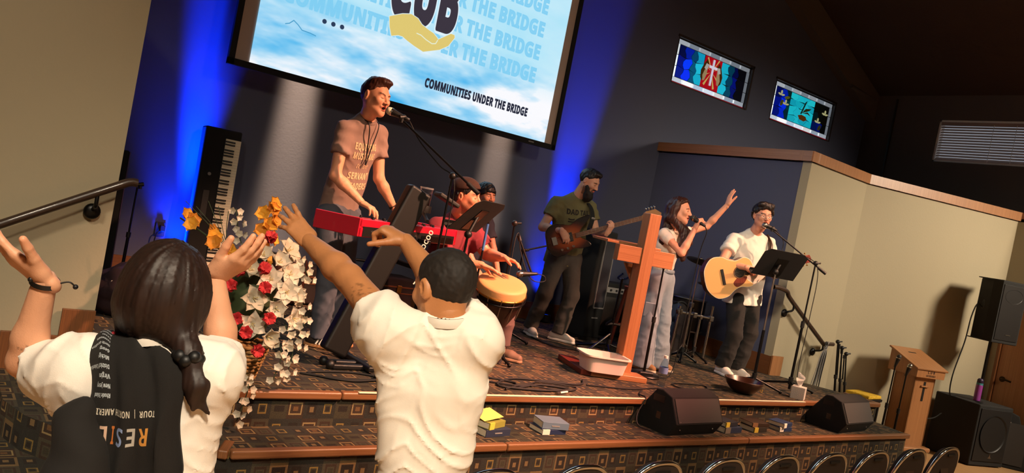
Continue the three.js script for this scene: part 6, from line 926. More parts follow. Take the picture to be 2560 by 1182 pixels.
microphone('black microphone held to the singing woman\'s mouth', [5.43, 2.125, -4.665], [5.475, 2.075, -4.555], M.darkGrey);
// guitarist
person({
  label: 'dark haired man in white t-shirt and glasses singing with the acoustic guitar', base: [6.68, DECK, -4.89], skin: 0xd59478, face: [-0.5, 0.0, 0.86], headUp: [-0.05, 1, 0], headSize: 1.04, build: 1.02, arm: 1.04,
  J: { head: [6.637, 2.309, -4.843], neck: [6.675, 2.11, -4.94], pelvis: [6.72, 1.545, -4.95], shR: [6.475, 2.02, -5.0], elR: [6.27, 1.79, -4.93], wrR: [6.365, 1.785, -4.695], shL: [6.865, 2.06, -4.88], elL: [6.96, 1.77, -4.8], wrL: [6.72, 1.86, -4.5], hipR: [6.645, 1.49, -4.96], hipL: [6.81, 1.5, -4.92], knR: [6.604, 1.106, -4.866], anR: [6.574, 0.785, -4.91], knL: [6.82, 1.138, -4.85], anL: [6.75, 0.785, -4.88] },
  hands: { R: { dir: [0.85, -0.3, 0.35], palm: [0.35, -0.2, -0.9], curl: [0.7, 0.7, 0.75, 0.8], thumb: [0.5, 0.5, 0.2] }, L: { dir: [-0.1, 0.9, 0.2], palm: [-0.3, 0.1, -0.8], curl: [0.7, 0.7, 0.75, 0.8] } },
  headOpts: { mouth: 0.6, frown: 0.1, brow: 0x180d09, eyesOpen: true },
  shirt: { color: 0xe4dace, sleeve: 0.55, drop: 0.22, cuff: 0.068, hem: 1.08, loose: 0.018, waist: 1.02, seed: 6 },
  pants: { color: 0x1b1917, flare: 1.25, loose: 0.02 }, shoes: { color: 0xe0d6cc, sole: 0xece6de, size: 0.3, dir: { R: [-0.35, 0, 0.94], L: [-0.1, 0, 1] } },
  hair: [{ field: hairShell({ thick: 0.019, lumps: [[[-0.03, 0.105, 0.045], [0.055, 0.026, 0.045]], [[0.045, 0.095, 0.035], [0.04, 0.03, 0.05]], [[0.08, 0.02, -0.01], [0.016, 0.05, 0.045]], [[-0.08, 0.02, -0.01], [0.016, 0.05, 0.045]]], amp: 0.005, at: [0, 0.078, 0.085] }), color: 0x1c0f0a }],
  extras: [{ name: 'glasses', mat: M.steel, geo: (J, f) => merge([...[-1, 1].flatMap(s => { const p = []; for (let i = 0; i < 16; i++) { const a = i / 16 * 6.283; p.push(f.hp(s * 0.031 + Math.cos(a) * 0.024, 0.0 + Math.sin(a) * 0.019, 0.098 - 0.012 * Math.abs(s * 0.031 + Math.cos(a) * 0.024) / 0.05)); } return [tube(p, 0.0018, 40, 6, true), tube([f.hp(s * 0.055, 0.006, 0.084), f.hp(s * 0.077, 0.006, 0.04), f.hp(s * 0.08, 0.004, -0.01)], 0.0018, 12, 6)]; }), tube([f.hp(-0.009, 0.005, 0.098), f.hp(0, 0.009, 0.101), f.hp(0.009, 0.005, 0.098)], 0.0018, 8, 6)]) },
    { name: 'guitar_strap', mat: M.railPaint, geo: (J, f) => { const P = [add(add(J.shL, f.left, -0.03), f.up, 0.075), add(add(add(J.shL, f.left, -0.05), f.up, -0.02), f.fwd, 0.11), add(add(add(J.shL, f.left, -0.1), f.up, -0.16), f.fwd, 0.155), add(add(add(J.shL, f.left, -0.16), f.up, -0.28), f.fwd, 0.17)]; const g = tube(P, 0.022, 30, 8); const q = g.attributes.position, c = V(); return g.scale(1, 1, 1); } }],
});
// woman near the camera, seen from behind
const womanBase = [0.52, 0, -1.92];
person({
  label: 'dark haired woman in white t-shirt at the left, hands raised, seen from behind', base: womanBase, near: true, skin: 0xdba07c, face: [0.33, 0.1, -0.94], headUp: [0.0, 1, 0.1], headSize: 0.9, build: 0.9, arm: 1.0, handScale: 0.95,
  J: { head: [0.508, 1.520, -1.949], neck: [0.512, 1.378, -1.915], pelvis: [0.525, 0.900, -1.935], shL: [0.368, 1.324, -1.977], elL: [0.271, 1.292, -2.134], wrL: [0.275, 1.501, -2.063], shR: [0.607, 1.361, -1.843], elR: [0.693, 1.358, -2.025], wrR: [0.644, 1.552, -2.053], hipL: [0.461, 0.870, -1.968], hipR: [0.592, 0.870, -1.894], knL: [0.467, 0.480, -1.984], anL: [0.459, 0.090, -1.968], knR: [0.590, 0.480, -1.902], anR: [0.599, 0.090, -1.886] },
  hands: { L: { dir: [-0.8, 0.52, -0.25], palm: [0.5, 0.62, -0.25], curl: [0.16, 0.14, 0.16, 0.2], spread: 0.04, thumb: [0.85, 0.1, 0.05], scale: 1.0 }, R: { dir: [0.5, 0.62, 0.55], palm: [-0.2, 0.55, -0.8], curl: [0.2, 0.2, 0.2, 0.25], spread: 0.04, thumb: [0.5, 0.2, 0.2], scale: 1.0 } },
  headOpts: { mouth: 0.1 },
  ink: (c, x, y, z, J) => { const p = lerp3(J.elL, J.wrL, 0.22), dx = x - p[0], dy = y - p[1], dz = z - p[2]; if (Math.abs(dy) < 0.007 && dz > 0.01 && Math.abs(dx) < 0.03 && Math.sin(dx * 500) * Math.sin(dy * 700 + dx * 200) > -0.1) c.multiplyScalar(0.45); },
  shirt: { color: 0xefe6da, sleeve: 0.8, drop: 0.06, cuff: 0.056, drape: 0.035, hem: 1.18, waist: 1.08, loose: 0.018, fold: 0.009, neckR: 0.07, scoop: 0.0, seed: 1 },
  pants: { color: 0x1c1a1c }, shoes: { color: 0x2a2624, sole: 0xd8d0c4, size: 0.24 },
  hair: [{ name: 'hair', world: true, cell: 0.004, color: 0x26130b, rough: 0.55, field: (J, f) => {
    const F = new Field(), b = { b: [f.hl, f.hu, f.hf] }; F.ell(f.hp(0, 0.024, -0.02), [0.092, 0.106, 0.112], 0.03, b);
    F.ell(f.hp(0.03, -0.035, -0.036), [0.066, 0.085, 0.078], 0.05, b); F.ell(f.hp(-0.028, -0.03, -0.045), [0.068, 0.075, 0.074], 0.05, b);
    F.cone(f.hp(0.078, -0.05, -0.0), f.hp(0.085, -0.14, 0.01), 0.03, 0.016, 0.04);
    F.cone(f.hp(-0.05, -0.07, -0.09), f.hp(-0.088, -0.105, -0.135), 0.034, 0.026, 0.04); F.cone(f.hp(-0.088, -0.105, -0.135), f.hp(-0.1, -0.122, -0.15), 0.026, 0.02, 0.02);
    F.cone(f.hp(-0.1, -0.122, -0.15), f.hp(-0.125, -0.175, -0.165), 0.022, 0.029, 0.02); F.cone(f.hp(-0.125, -0.175, -0.165), f.hp(-0.14, -0.22, -0.165), 0.028, 0.012, 0.02);
    F.cone(f.hp(-0.13, -0.205, -0.175), f.hp(-0.17, -0.24, -0.18), 0.013, 0.003, 0.01); F.cone(f.hp(-0.12, -0.185, -0.18), f.hp(-0.13, -0.235, -0.185), 0.013, 0.003, 0.01);
    F.put((x, y, z) => { const d = vec(f.hp(0, 0, 0), [x, y, z]), fx = dot(d, f.hf), fy = dot(d, f.hu); return Math.max(0.055 - fx + Math.max(0, fy - 0.03) * 0.9, fy - 0.09); }, 0.02, true);
    F.warp((x, y, z) => { const d = vec(f.hp(-0.02, 0.13, -0.03), [x, y, z]), a = Math.atan2(dot(d, f.hl), -dot(d, f.hf)), r = len(d); return 0.0006 * Math.sin(a * 70 + vnoise(x * 12, y * 12, z * 12) * 6) + 0.003 * vnoise(a * 7, r * 7, 3) + 0.001 * vnoise(a * 55, r * 9, 9); }); return F; } }],
  extras: [
    { name: 'hair_tie', mat: M.black, geo: (J, f) => { const g = []; for (let i = 0; i < 9; i++) { const a = i / 9 * 6.283, p = f.hp(-0.094 + Math.cos(a) * 0.026, -0.112 + Math.sin(i * 2.4) * 0.006, -0.145 + Math.sin(a) * 0.026); g.push(ball(0.015, ...p, 12)); } return merge(g); } },
    { name: 'bracelet', mat: M.black, geo: (J) => merge([band(J, J.elL, J.wrL, 0.98, 0.031, 0.012), tube([add(J.wrL, [0.02, -0.005, 0.015]), add(J.wrL, [0.045, 0.004, 0.02]), add(J.wrL, [0.06, -0.006, 0.02])], 0.002, 12, 5), ball(0.006, ...add(J.wrL, [0.06, -0.006, 0.02]), 8), ball(0.006, ...add(J.wrL, [-0.03, 0.0, 0.01]), 8)]) },
    { name: 'earring', mat: mat({ color: 0xc8404a, roughness: 0.3 }), geo: (J, f) => tube([f.hp(0.098, -0.12, -0.03), f.hp(0.102, -0.14, -0.03), f.hp(0.1, -0.165, -0.028)], 0.0045, 10, 6) }],
});
// man near the camera, seen from behind
person({
  label: 'man with cropped dark hair in white t-shirt, arms raised, seen from behind', base: [1.335, 0, -1.98], near: true, skin: 0xbb7d4e, face: [-0.12, -0.2, -0.95], headUp: [-0.05, 1, -0.15], headSize: 1.0, build: 1.02, arm: 1.1,
  J: { head: [1.307, 1.592, -2.018], neck: [1.324, 1.476, -1.980], pelvis: [1.335, 0.950, -1.989], shL: [1.179, 1.450, -2.060], elL: [1.143, 1.553, -2.314], wrL: [1.092, 1.631, -2.560], shR: [1.408, 1.466, -1.942], elR: [1.415, 1.565, -2.189], wrR: [1.365, 1.692, -2.394], hipL: [1.277, 0.920, -2.020], hipR: [1.406, 0.920, -1.940], knL: [1.264, 0.500, -2.038], anL: [1.255, 0.090, -2.020], knR: [1.424, 0.500, -1.940], anR: [1.433, 0.090, -1.922] },
  hands: { L: { dir: [-0.39, 0.5, -0.76], palm: [0.25, -0.35, -0.9], curl: [[-0.1, 0.1, 0.05], [0.0, 0.1, 0.05], [0.1, 0.15, 0.1], [0.3, 0.3, 0.2]], spread: 0.13, thumb: [0.45, 0.6, 0.2] }, R: { dir: [-0.62, 0.3, -0.7], palm: [-0.15, -0.8, -0.5], curl: [[0.9, 1.1, 0.6], [0.95, 1.1, 0.6], [1.0, 1.1, 0.6], [1.05, 1.1, 0.6]], spread: 0.03, thumb: [0.8, 0.35, 0.1] } },
  headOpts: { mouth: 0.1, stubble: 0.6, brow: 0x1c140e },
  ink: (c, x, y, z, J) => { const p = lerp3(J.elL, J.shL, 0.42), d = [x - p[0], y - p[1], z - p[2]], r = len(d); if (r < 0.07 && d[2] * 0.8 - d[0] * 0.6 > 0.015) { const u = dot(d, unit(vec(J.elL, J.shL))), v = d[1]; const q = Math.abs(Math.sin(u * 95 + Math.sin(v * 120) * 1.4)) * Math.abs(Math.sin(v * 105 + Math.sin(u * 80) * 1.5)); if (q < 0.13) c.multiplyScalar(0.55); } },
  shirt: { color: 0xefe6d8, sleeve: 0.36, drop: 0.1, cuff: 0.066, drape: 0.03, hem: 0.96, waist: 0.94, loose: 0.014, fold: 0.0095, neckR: 0.068, scoop: -0.005, seed: 4 },
  pants: { color: 0x2c3038 }, shoes: { color: 0x2a2624, sole: 0xd8d0c4, size: 0.28 },
  hair: [{ cell: 0.0036, color: 0x1d140d, rough: 0.75, field: hairShell({ thick: 0.006, amp: 0.0016, line: [0, -0.6, 0.8], at: [0, 0.07, 0.07], flow: [120, 120, 120] }) }],
  extras: [{ name: 'necklace', mat: M.darkBrass, geo: (J, f) => { const g = []; for (let i = 0; i < 34; i++) { const a = i / 34 * 6.283; g.push(ball(0.0034, ...add(add(add(J.neck, f.up, 0.03 - 0.012 * Math.sin(a)), f.left, Math.cos(a) * 0.064), f.fwd, Math.sin(a) * 0.064), 6)); } return merge(g); } }],
});
// =====================================================================  INSTRUMENTS IN HAND, DRUM, FLOWERS, DRAPED SWEATSHIRT
function frame(o, X, Z) { const x = P3(X).normalize(), z = P3(Z); z.addScaledVector(x, -z.dot(x)).normalize(); o.quaternion.setFromRotationMatrix(new THREE.Matrix4().makeBasis(x, z.clone().cross(x), z)); return o; }
function spline(pts, n = 90) { return new THREE.SplineCurve(pts.map(p => new THREE.Vector2(...p))).getPoints(n).map(p => [p.x, p.y]); }
{ // acoustic guitar: x along the neck, z out of the top
  const o = thing('acoustic_guitar', 'blond cutaway acoustic guitar held by the man in white', 'guitar', [6.255, 1.68, -4.795]); frame(o, [0.8, 0.36, 0.42], [-0.42, 0.1, 0.9]);
  const top = mat({ color: 0xdba86a, roughness: 0.35, clearcoat: 0.5, bumpMap: paintBump, bumpScale: 0.0001 }), side = mat({ color: 0x5a2c14, roughness: 0.35, clearcoat: 0.4 });
  const out = spline([[-0.25, 0], [-0.235, 0.1], [-0.16, 0.185], [-0.06, 0.19], [0.02, 0.145], [0.09, 0.125], [0.17, 0.14], [0.225, 0.11], [0.245, 0.04], [0.235, -0.02], [0.17, -0.035], [0.165, -0.07], [0.215, -0.125], [0.17, -0.142], [0.09, -0.125], [0.02, -0.145], [-0.06, -0.19], [-0.16, -0.185], [-0.235, -0.1], [-0.25, 0]]);
  part('body', prism(out, 0.095, 0.003).translate(0, 0, -0.1), side, o, 'dark wooden sides'); part('soundboard', prism(out.map(p => [p[0] * 0.985, p[1] * 0.985]), 0.004, 0.001), top, o, 'blond spruce top');
  part('binding', tube(out.slice(0, -1).map(p => [p[0], p[1], 0.0]), 0.004, 160, 6, true), M.cream, o);
  part('sound_hole', cyl(0.05, 0.05, 0.002, 0.1, 0.01, 0.0062, Math.PI / 2, 0, 0, 36), M.black, o); part('rosette', new THREE.TorusGeometry(0.056, 0.004, 6, 40).translate(0.1, 0.01, 0.006), M.oakDark, o);
  part('pickguard', prism(spline([[0.06, -0.04], [0.14, -0.035], [0.165, -0.05], [0.12, -0.1], [0.05, -0.12], [0.02, -0.08], [0.06, -0.04]], 40), 0.002).translate(0, 0, 0.005), M.red_wood, o, 'dark red pickguard'); part('bridge', rbox(0.028, 0.15, 0.012, 0.004, -0.07, 0, 0.01), M.black, o);
  part('neck', [rbox(0.48, 0.05, 0.024, 0.008, 0.44, 0, -0.006)], side, o); part('fingerboard', box(0.5, 0.05, 0.007, 0.4, 0, 0.011), M.black, o); part('headstock', prism([[0.66, -0.028], [0.7, -0.038], [0.83, -0.035], [0.84, 0], [0.83, 0.035], [0.7, 0.038], [0.66, 0.028]], 0.016, 0.002).translate(0, 0, -0.012), M.red_wood, o);
  for (let i = 0; i < 6; i++) { part('string', rod([-0.06, -0.02 + i * 0.008, 0.018], [0.66, -0.0175 + i * 0.007, 0.018], 0.0008, 0.0008, 4), M.steel, o); const s = i < 3 ? -1 : 1; part('tuning_peg', [rod([0.71 + (i % 3) * 0.04, s * 0.03, -0.004], [0.71 + (i % 3) * 0.04, s * 0.055, -0.004], 0.003), at(new THREE.SphereGeometry(0.01, 10, 8).scale(1, 0.6, 1.2), 0.71 + (i % 3) * 0.04, s * 0.058, -0.004)], M.brass, o); }
  for (let i = 0; i < 14; i++) part('fret', box(0.002, 0.048, 0.002, 0.2 + i * 0.033, 0, 0.0155), M.steel, o);
  shade(o);
}
{ // bass guitar
  const o = thing('bass_guitar', 'sunburst bass guitar held by the bearded man', 'guitar', [5.14, 1.74, -5.9]); frame(o, [0.78, 0.4, 0.36], [-0.35, 0.15, 0.92]);
  const out = spline([[-0.22, 0.0], [-0.2, 0.11], [-0.12, 0.155], [-0.02, 0.13], [0.05, 0.11], [0.14, 0.15], [0.26, 0.155], [0.2, 0.1], [0.13, 0.05], [0.11, 0], [0.12, -0.04], [0.18, -0.09], [0.19, -0.13], [0.1, -0.13], [0.02, -0.11], [-0.08, -0.15], [-0.18, -0.14], [-0.22, -0.06], [-0.22, 0.0]]);
  const burst = textTex(256, 256, (g, w, h) => { const q = g.createRadialGradient(w / 2, h / 2, 10, w / 2, h / 2, 128); q.addColorStop(0, '#b4622a'); q.addColorStop(0.5, '#8a3c16'); q.addColorStop(0.8, '#3a140a'); q.addColorStop(1, '#120806'); g.fillStyle = q; g.fillRect(0, 0, w, h); });
  const b = prism(out, 0.036, 0.006).translate(0, 0, -0.036), bp = b.attributes.position, uv = b.attributes.uv; for (let i = 0; i < bp.count; i++) uv.setXY(i, 0.5 + bp.getX(i) / 0.5, 0.5 + bp.getY(i) / 0.34); part('body', b, mat({ map: burst, roughness: 0.25, clearcoat: 0.7 }), o, 'sunburst body');
  part('neck', rbox(0.72, 0.045, 0.022, 0.008, 0.44, 0, 0.002), mat({ color: 0xa06c3c, roughness: 0.4 }), o); part('fingerboard', box(0.7, 0.046, 0.006, 0.42, 0, 0.016), mat({ color: 0x6b3c20, roughness: 0.5 }), o); part('headstock', prism([[0.79, -0.024], [0.84, -0.04], [0.97, -0.03], [0.98, 0.0], [0.93, 0.05], [0.83, 0.05], [0.79, 0.024]], 0.015, 0.002).translate(0, 0, -0.006), mat({ color: 0xa06c3c, roughness: 0.4 }), o);
  for (const x of [-0.06, 0.02]) part('pickup', rbox(0.035, 0.09, 0.012, 0.004, x, 0, 0.01), M.black, o); part('bridge', rbox(0.05, 0.08, 0.014, 0.003, -0.15, 0, 0.012), M.steel, o); for (const [x, y] of [[-0.1, -0.1], [-0.04, -0.1], [0.02, -0.095]]) part('knob', cyl(0.012, 0.013, 0.018, x, y, 0.016, Math.PI / 2, 0, 0, 14), M.chrome, o);
  for (let i = 0; i < 4; i++) { part('string', rod([-0.14, -0.024 + i * 0.016, 0.022], [0.79, -0.016 + i * 0.011, 0.022], 0.0012, 0.0012, 4), M.steel, o); part('tuning_peg', [rod([0.84 + i * 0.03, 0.045, 0], [0.84 + i * 0.03, 0.075, 0], 0.004), ball(0.011, 0.84 + i * 0.03, 0.078, 0, 8)], M.chrome, o); }
  for (let i = 0; i < 16; i++) part('fret', box(0.002, 0.045, 0.002, 0.16 + i * 0.038, 0, 0.0195), M.steel, o); part('strap_button', ball(0.01, 0.25, 0.155, -0.015, 8), M.chrome, o);
  shade(o);
  const s = thing('guitar_strap', 'black strap crossing the bearded man\'s chest to the bass', 'strap', [5.34, 1.9, -5.93]); const pts = [[0.02, -0.03, 0.06], [0.075, 0.08, 0.01], [0.085, 0.18, -0.06], [0.06, 0.24, -0.14]], c = new THREE.CatmullRomCurve3(pts.map(P3)), pos = [], idx = [], n = 24; for (let i = 0; i <= n; i++) { const p = c.getPoint(i / n); for (const [dx, dz] of [[-0.024, 0], [0.024, 0.006], [0.024, 0], [-0.024, -0.006]]) pos.push(p.x + dx, p.y, p.z + dz); } for (let i = 0; i < n; i++) for (let k = 0; k < 4; k++) { const a = i * 4 + k, d = i * 4 + (k + 1) % 4; idx.push(a, d, a + 4, d, d + 4, a + 4); } const g = new THREE.BufferGeometry(); g.setAttribute('position', new THREE.Float32BufferAttribute(pos, 3)); g.setIndex(idx); g.computeVertexNormals(); part('webbing', g, M.blackMatte, s); part('buckle', rbox(0.05, 0.02, 0.01, 0.003, 0.075, 0.07, 0.022), M.steel, s); shade(s);
}
{ // hand drum, tilted towards the seats
  const o = thing('hand_drum', 'goblet hand drum with pale skin between the drummer\'s knees', 'drum', [3.72, DECK, -4.99]); const tilt = new THREE.Group(); tilt.name = 'drum_body'; o.add(tilt); const ax = V(-0.1, 0.68, 0.2).normalize(); tilt.quaternion.setFromUnitVectors(V(0, 1, 0), ax);
  part('shell', lathe([[0.13, 0.02], [0.14, 0.0], [0.1, 0.1], [0.085, 0.22], [0.1, 0.32], [0.16, 0.45], [0.185, 0.55], [0.185, 0.66], [0.178, 0.66], [0.09, 0.3], [0.12, 0.03]], 44), mat({ color: 0x2c140c, roughness: 0.35, clearcoat: 0.4 }), tilt); part('drum_skin', lathe([[0, 0.678], [0.15, 0.677], [0.18, 0.672], [0.192, 0.655], [0.194, 0.6]], 48), mat({ color: 0xc0905c, roughness: 0.6, bumpMap: clothBump, bumpScale: 0.0002 }), tilt, 'pale tan drum skin');
  for (const y of [0.6, 0.56]) part('hoop', new THREE.TorusGeometry(0.197, 0.008, 8, 48).rotateX(Math.PI / 2).translate(0, y, 0), y > 0.58 ? M.brass : M.blackMetal, tilt); for (let i = 0; i < 12; i++) { const a = i / 12 * 6.283; part('tension_rod', rod([Math.cos(a) * 0.2, 0.61, Math.sin(a) * 0.2], [Math.cos(a) * 0.17, 0.42, Math.sin(a) * 0.17], 0.005), M.steel, tilt); } part('foot_ring', new THREE.TorusGeometry(0.135, 0.012, 8, 40).rotateX(Math.PI / 2).translate(0, 0.02, 0), M.rubber, tilt);
  shade(o);
  for (const [x, z, l, s] of [[3.46, -5.36, 'low black stool under the hand drummer', 0.34], [4.03, -5.92, 'low black stool under the boy', 0.3]]) { const t = thing('stool', l, 'stool', [x, DECK, z]); part('seat', rbox(s, 0.05, s, 0.02, 0, 0.4, 0), M.blackMatte, t); for (const [a, b] of [[-1, -1], [1, -1], [-1, 1], [1, 1]]) part('leg', rod([a * s * 0.42, 0, b * s * 0.42], [a * s * 0.36, 0.38, b * s * 0.36], 0.014), M.blackMetal, t); shade(t); }
}
for (const [x, label] of [[1.86, 'unseen blue floor lamp shining up the wall beside the upright keyboard'], [6.0, 'unseen blue floor lamp shining up the wall behind the bassist']]) {  // unseen lamps, built where the blue wall spots stand
  const o = thing('unseen_floor_uplight', label, 'lamp', [x, DECK, -7.03]); part('housing', lathe([[0, 0.01], [0.06, 0.01], [0.065, 0.02], [0.065, 0.1], [0.058, 0.1], [0.055, 0.085]], 28), M.black, o); part('lens', cyl(0.054, 0.054, 0.004, 0, 0.088, 0), mat({ color: 0x050510, emissive: new THREE.Color().setRGB(0, 0.06, 1), emissiveIntensity: 1 }), o); part('yoke', tube([[-0.07, 0.0, 0], [-0.07, 0.06, 0], [-0.066, 0.06, 0]], 0.006, 10, 6), M.blackMetal, o); shade(o);
}
// ---------------------------------------------------------------- flower arrangement
{
  const O = [1.6, DECK, -4.26], o = thing('flower_arrangement', 'tall basket of white lilies, red tulips and yellow blooms on the stage edge', 'flowers', O);
  const petalGeo = (L, W, curl, cup, n = 9) => {   // one petal along +y, bending towards -z
    const pos = [], idx = [], m = 3; for (let i = 0; i <= n; i++) { const t = i / n, w = W * Math.sin(Math.PI * (0.08 + t * 0.64)) ** 0.9 * Math.max(0.05, 1 - t ** 3) ** 0.75, a = curl * t; for (let j = -m; j <= m; j++) { const u = j / m; pos.push(u * w, Math.sin(a) / (curl || 1e-3) * L, (1 - Math.cos(a)) / (curl || 1e-3) * -L + cup * u * u * W + 0.05 * W * Math.sin(t * 9 + j)); } }
    for (let i = 0; i < n; i++) for (let j = 0; j < 2 * m; j++) { const a = i * (2 * m + 1) + j; idx.push(a, a + 1, a + 2 * m + 1, a + 1, a + 2 * m + 2, a + 2 * m + 1); } const g = new THREE.BufferGeometry(); g.setAttribute('position', new THREE.Float32BufferAttribute(pos, 3)); g.setIndex(idx); g.computeVertexNormals(); return g;
  };
  const bloom = (n, L, W, curl, cup, open) => merge(Array.from({ length: n }, (_, i) => { const g = petalGeo(L, W, curl, cup); g.rotateX(Math.PI / 2 - open); g.rotateZ(i / n * 6.2832 + (i % 2) * 0.08); return g.translate(0, 0, (i % 2) * 0.003); }));   // opens towards +z
  const lilyG = [bloom(6, 0.09, 0.036, 1.0, 0.35, 0.7), bloom(6, 0.082, 0.038, 0.7, 0.4, 0.5)], tulipG = bloom(6, 0.066, 0.036, -1.0, 0.35, 0.15), gladG = bloom(6, 0.062, 0.036, 0.7, 0.3, 0.65), orchidG = bloom(5, 0.026, 0.014, 0.4, 0.2, 0.9);
  const pm = (hex) => mat({ color: hex, roughness: 0.75, transmission: 0.22, thickness: 0 }), white = pm(0xd9d0bd), white2 = pm(0xc9bfa8), red = pm(0xc2222a), gold = pm(0xe0a326), gold2 = pm(0xd08a1c), green = mat({ color: 0x2e3d1e, roughness: 0.7 }), pale = pm(0xe9d9a0);
  const facing = (m, p, d) => { m.position.set(...p); m.quaternion.setFromUnitVectors(V(0, 0, 1), P3(d).normalize()); return m; }, C = [-0.05, 0.45, 0];
  const rel = p => p.map((v, i) => v - O[i]);
  // positions in the room (metres)
  const lilies = [[1.56, 1.27, -4.06], [1.6, 1.36, -4.1], [1.48, 1.17, -4.04], [1.6, 1.13, -4.02], [1.5, 1.04, -4.04], [1.57, 0.99, -4.0], [1.68, 1.3, -4.12], [1.7, 1.2, -4.07], [1.66, 1.42, -4.16], [1.53, 1.38, -4.14], [1.72, 1.08, -4.06], [1.46, 1.3, -4.12], [1.64, 1.22, -4.02]];
  lilies.forEach((p, i) => { const q = rel(p), m = facing(part('lily', lilyG[i % 2], i % 3 === 2 ? white2 : white, o), q, [q[0] - C[0] - 0.15 + (i % 3) * 0.12, q[1] - C[1] + 0.1, q[2] + 0.32]); m.rotateZ(i * 1.3); part('stamen', [0, 1, 2].map(k => rod([0, 0, 0], [0.012 * Math.cos(k * 2.1), 0.012 * Math.sin(k * 2.1), 0.045], 0.002, 0.0025, 5)), pale, m); });
  const tulips = [[1.4, 1.2, -4.12], [1.38, 1.1, -4.12], [1.43, 1.05, -4.08], [1.41, 1.27, -4.14], [1.53, 1.22, -4.02], [1.47, 1.0, -4.02], [1.55, 1.08, -3.99], [1.52, 0.92, -4.0], [1.46, 1.36, -4.2], [1.58, 1.45, -4.22], [1.4, 1.0, -4.08], [1.5, 1.31, -4.05]];
  tulips.forEach((p, i) => { const q = rel(p); facing(part('tulip', tulipG, red, o), q, [q[0] - C[0] - 0.2 + (i % 4) * 0.1, 0.2 + q[1] - C[1], q[2] + 0.25]).rotateZ(i); });
  const spikes = [[[1.46, 1.22, -4.3], [1.38, 1.38, -4.5], [1.25, 1.47, -4.78]], [[1.56, 1.34, -4.3], [1.6, 1.5, -4.36], [1.6, 1.63, -4.4]]];
  spikes.forEach((s, k) => { const c = new THREE.CatmullRomCurve3(s.map(rel).map(P3)); part('stem', new THREE.TubeGeometry(c, 16, 0.005, 6), green, o); for (let i = 0; i < 10; i++) { const p = c.getPoint(Math.min(1, i / 9)), a = i * 2.2; facing(part('gladiolus', gladG, i % 2 ? gold : gold2, o), [p.x + 0.022 * Math.cos(a), p.y + 0.012, p.z + 0.02], [Math.cos(a) * 0.8, 0.5, 0.8]).rotateZ(i); } });
  const sprays = [[[1.52, 1.35, -4.4], [1.5, 1.46, -4.5], [1.5, 1.58, -4.62]], [[1.68, 1.05, -4.05], [1.72, 0.93, -3.98], [1.7, 0.78, -3.95]], [[1.63, 1.0, -4.03], [1.66, 0.9, -3.97], [1.63, 0.76, -3.95]], [[1.74, 1.25, -4.12], [1.77, 1.1, -4.03], [1.76, 0.95, -4.0]], [[1.49, 0.8, -4.02], [1.5, 0.74, -3.93], [1.49, 0.66, -3.92], [1.47, 0.56, -3.92]], [[1.7, 1.4, -4.2], [1.76, 1.36, -4.14], [1.79, 1.28, -4.1]]];
  sprays.forEach((s, k) => { const c = new THREE.CatmullRomCurve3(s.map(rel).map(P3)), n = 13; part('spray_stem', new THREE.TubeGeometry(c, 20, 0.003, 5), green, o); for (let i = 0; i < n; i++) { const p = c.getPoint(i / (n - 1)), a = i * 2.4 + k; facing(part('orchid', orchidG, i % 3 ? white : white2, o), [p.x + 0.022 * Math.cos(a), p.y + 0.012 * Math.sin(a * 1.7), p.z + 0.016 + 0.012 * Math.sin(a)], [Math.cos(a) * 0.7, 0.2 * Math.sin(a), 1]).rotateZ(a); } });
  const leafG = petalGeo(0.26, 0.02, 0.8, 0.3, 10); for (let i = 0; i < 20; i++) { const a = i / 20 * 6.283, m = part('leaf', leafG, green, o); m.position.set(-0.06 + 0.05 * Math.cos(a), 0.3 + 0.022 * (i % 9), 0.03 * Math.sin(a)); m.rotation.set(0.5 + 0.3 * Math.sin(i * 2.2), a, 0, 'YXZ'); }
  for (let i = 0; i < 5; i++) part('grass_blade', tube([[-0.1, 0.5, -0.1], [-0.16 - 0.012 * i, 0.72, -0.24], [-0.14 - 0.06 * i, 0.86 + 0.02 * (i % 3), -0.36]], 0.002, 14, 4), green, o);
  part('foam_core', new THREE.SphereGeometry(0.13, 24, 16).scale(1, 1.7, 0.9).translate(-0.05, 0.42, 0.02), green, o);
  const wk = mat({ color: 0x8a6a3c, roughness: 0.85 }); for (let r = 0; r < 9; r++) { const y = 0.012 + r * 0.022, R = 0.09 + r * 0.006, p = []; for (let i = 0; i < 36; i++) { const a = i / 36 * 6.283; p.push([-0.05 + Math.cos(a) * (R + (i % 2 ? 0.004 : -0.004) * (r % 2 ? 1 : -1)), y, Math.sin(a) * (R + (i % 2 ? 0.004 : -0.004) * (r % 2 ? 1 : -1))]); } part('basket_weave', tube(p, 0.0115, 110, 6, true), wk, o); } part('basket_base', cyl(0.095, 0.085, 0.01, -0.05, 0.006, 0), wk, o);
  shade(o);
}
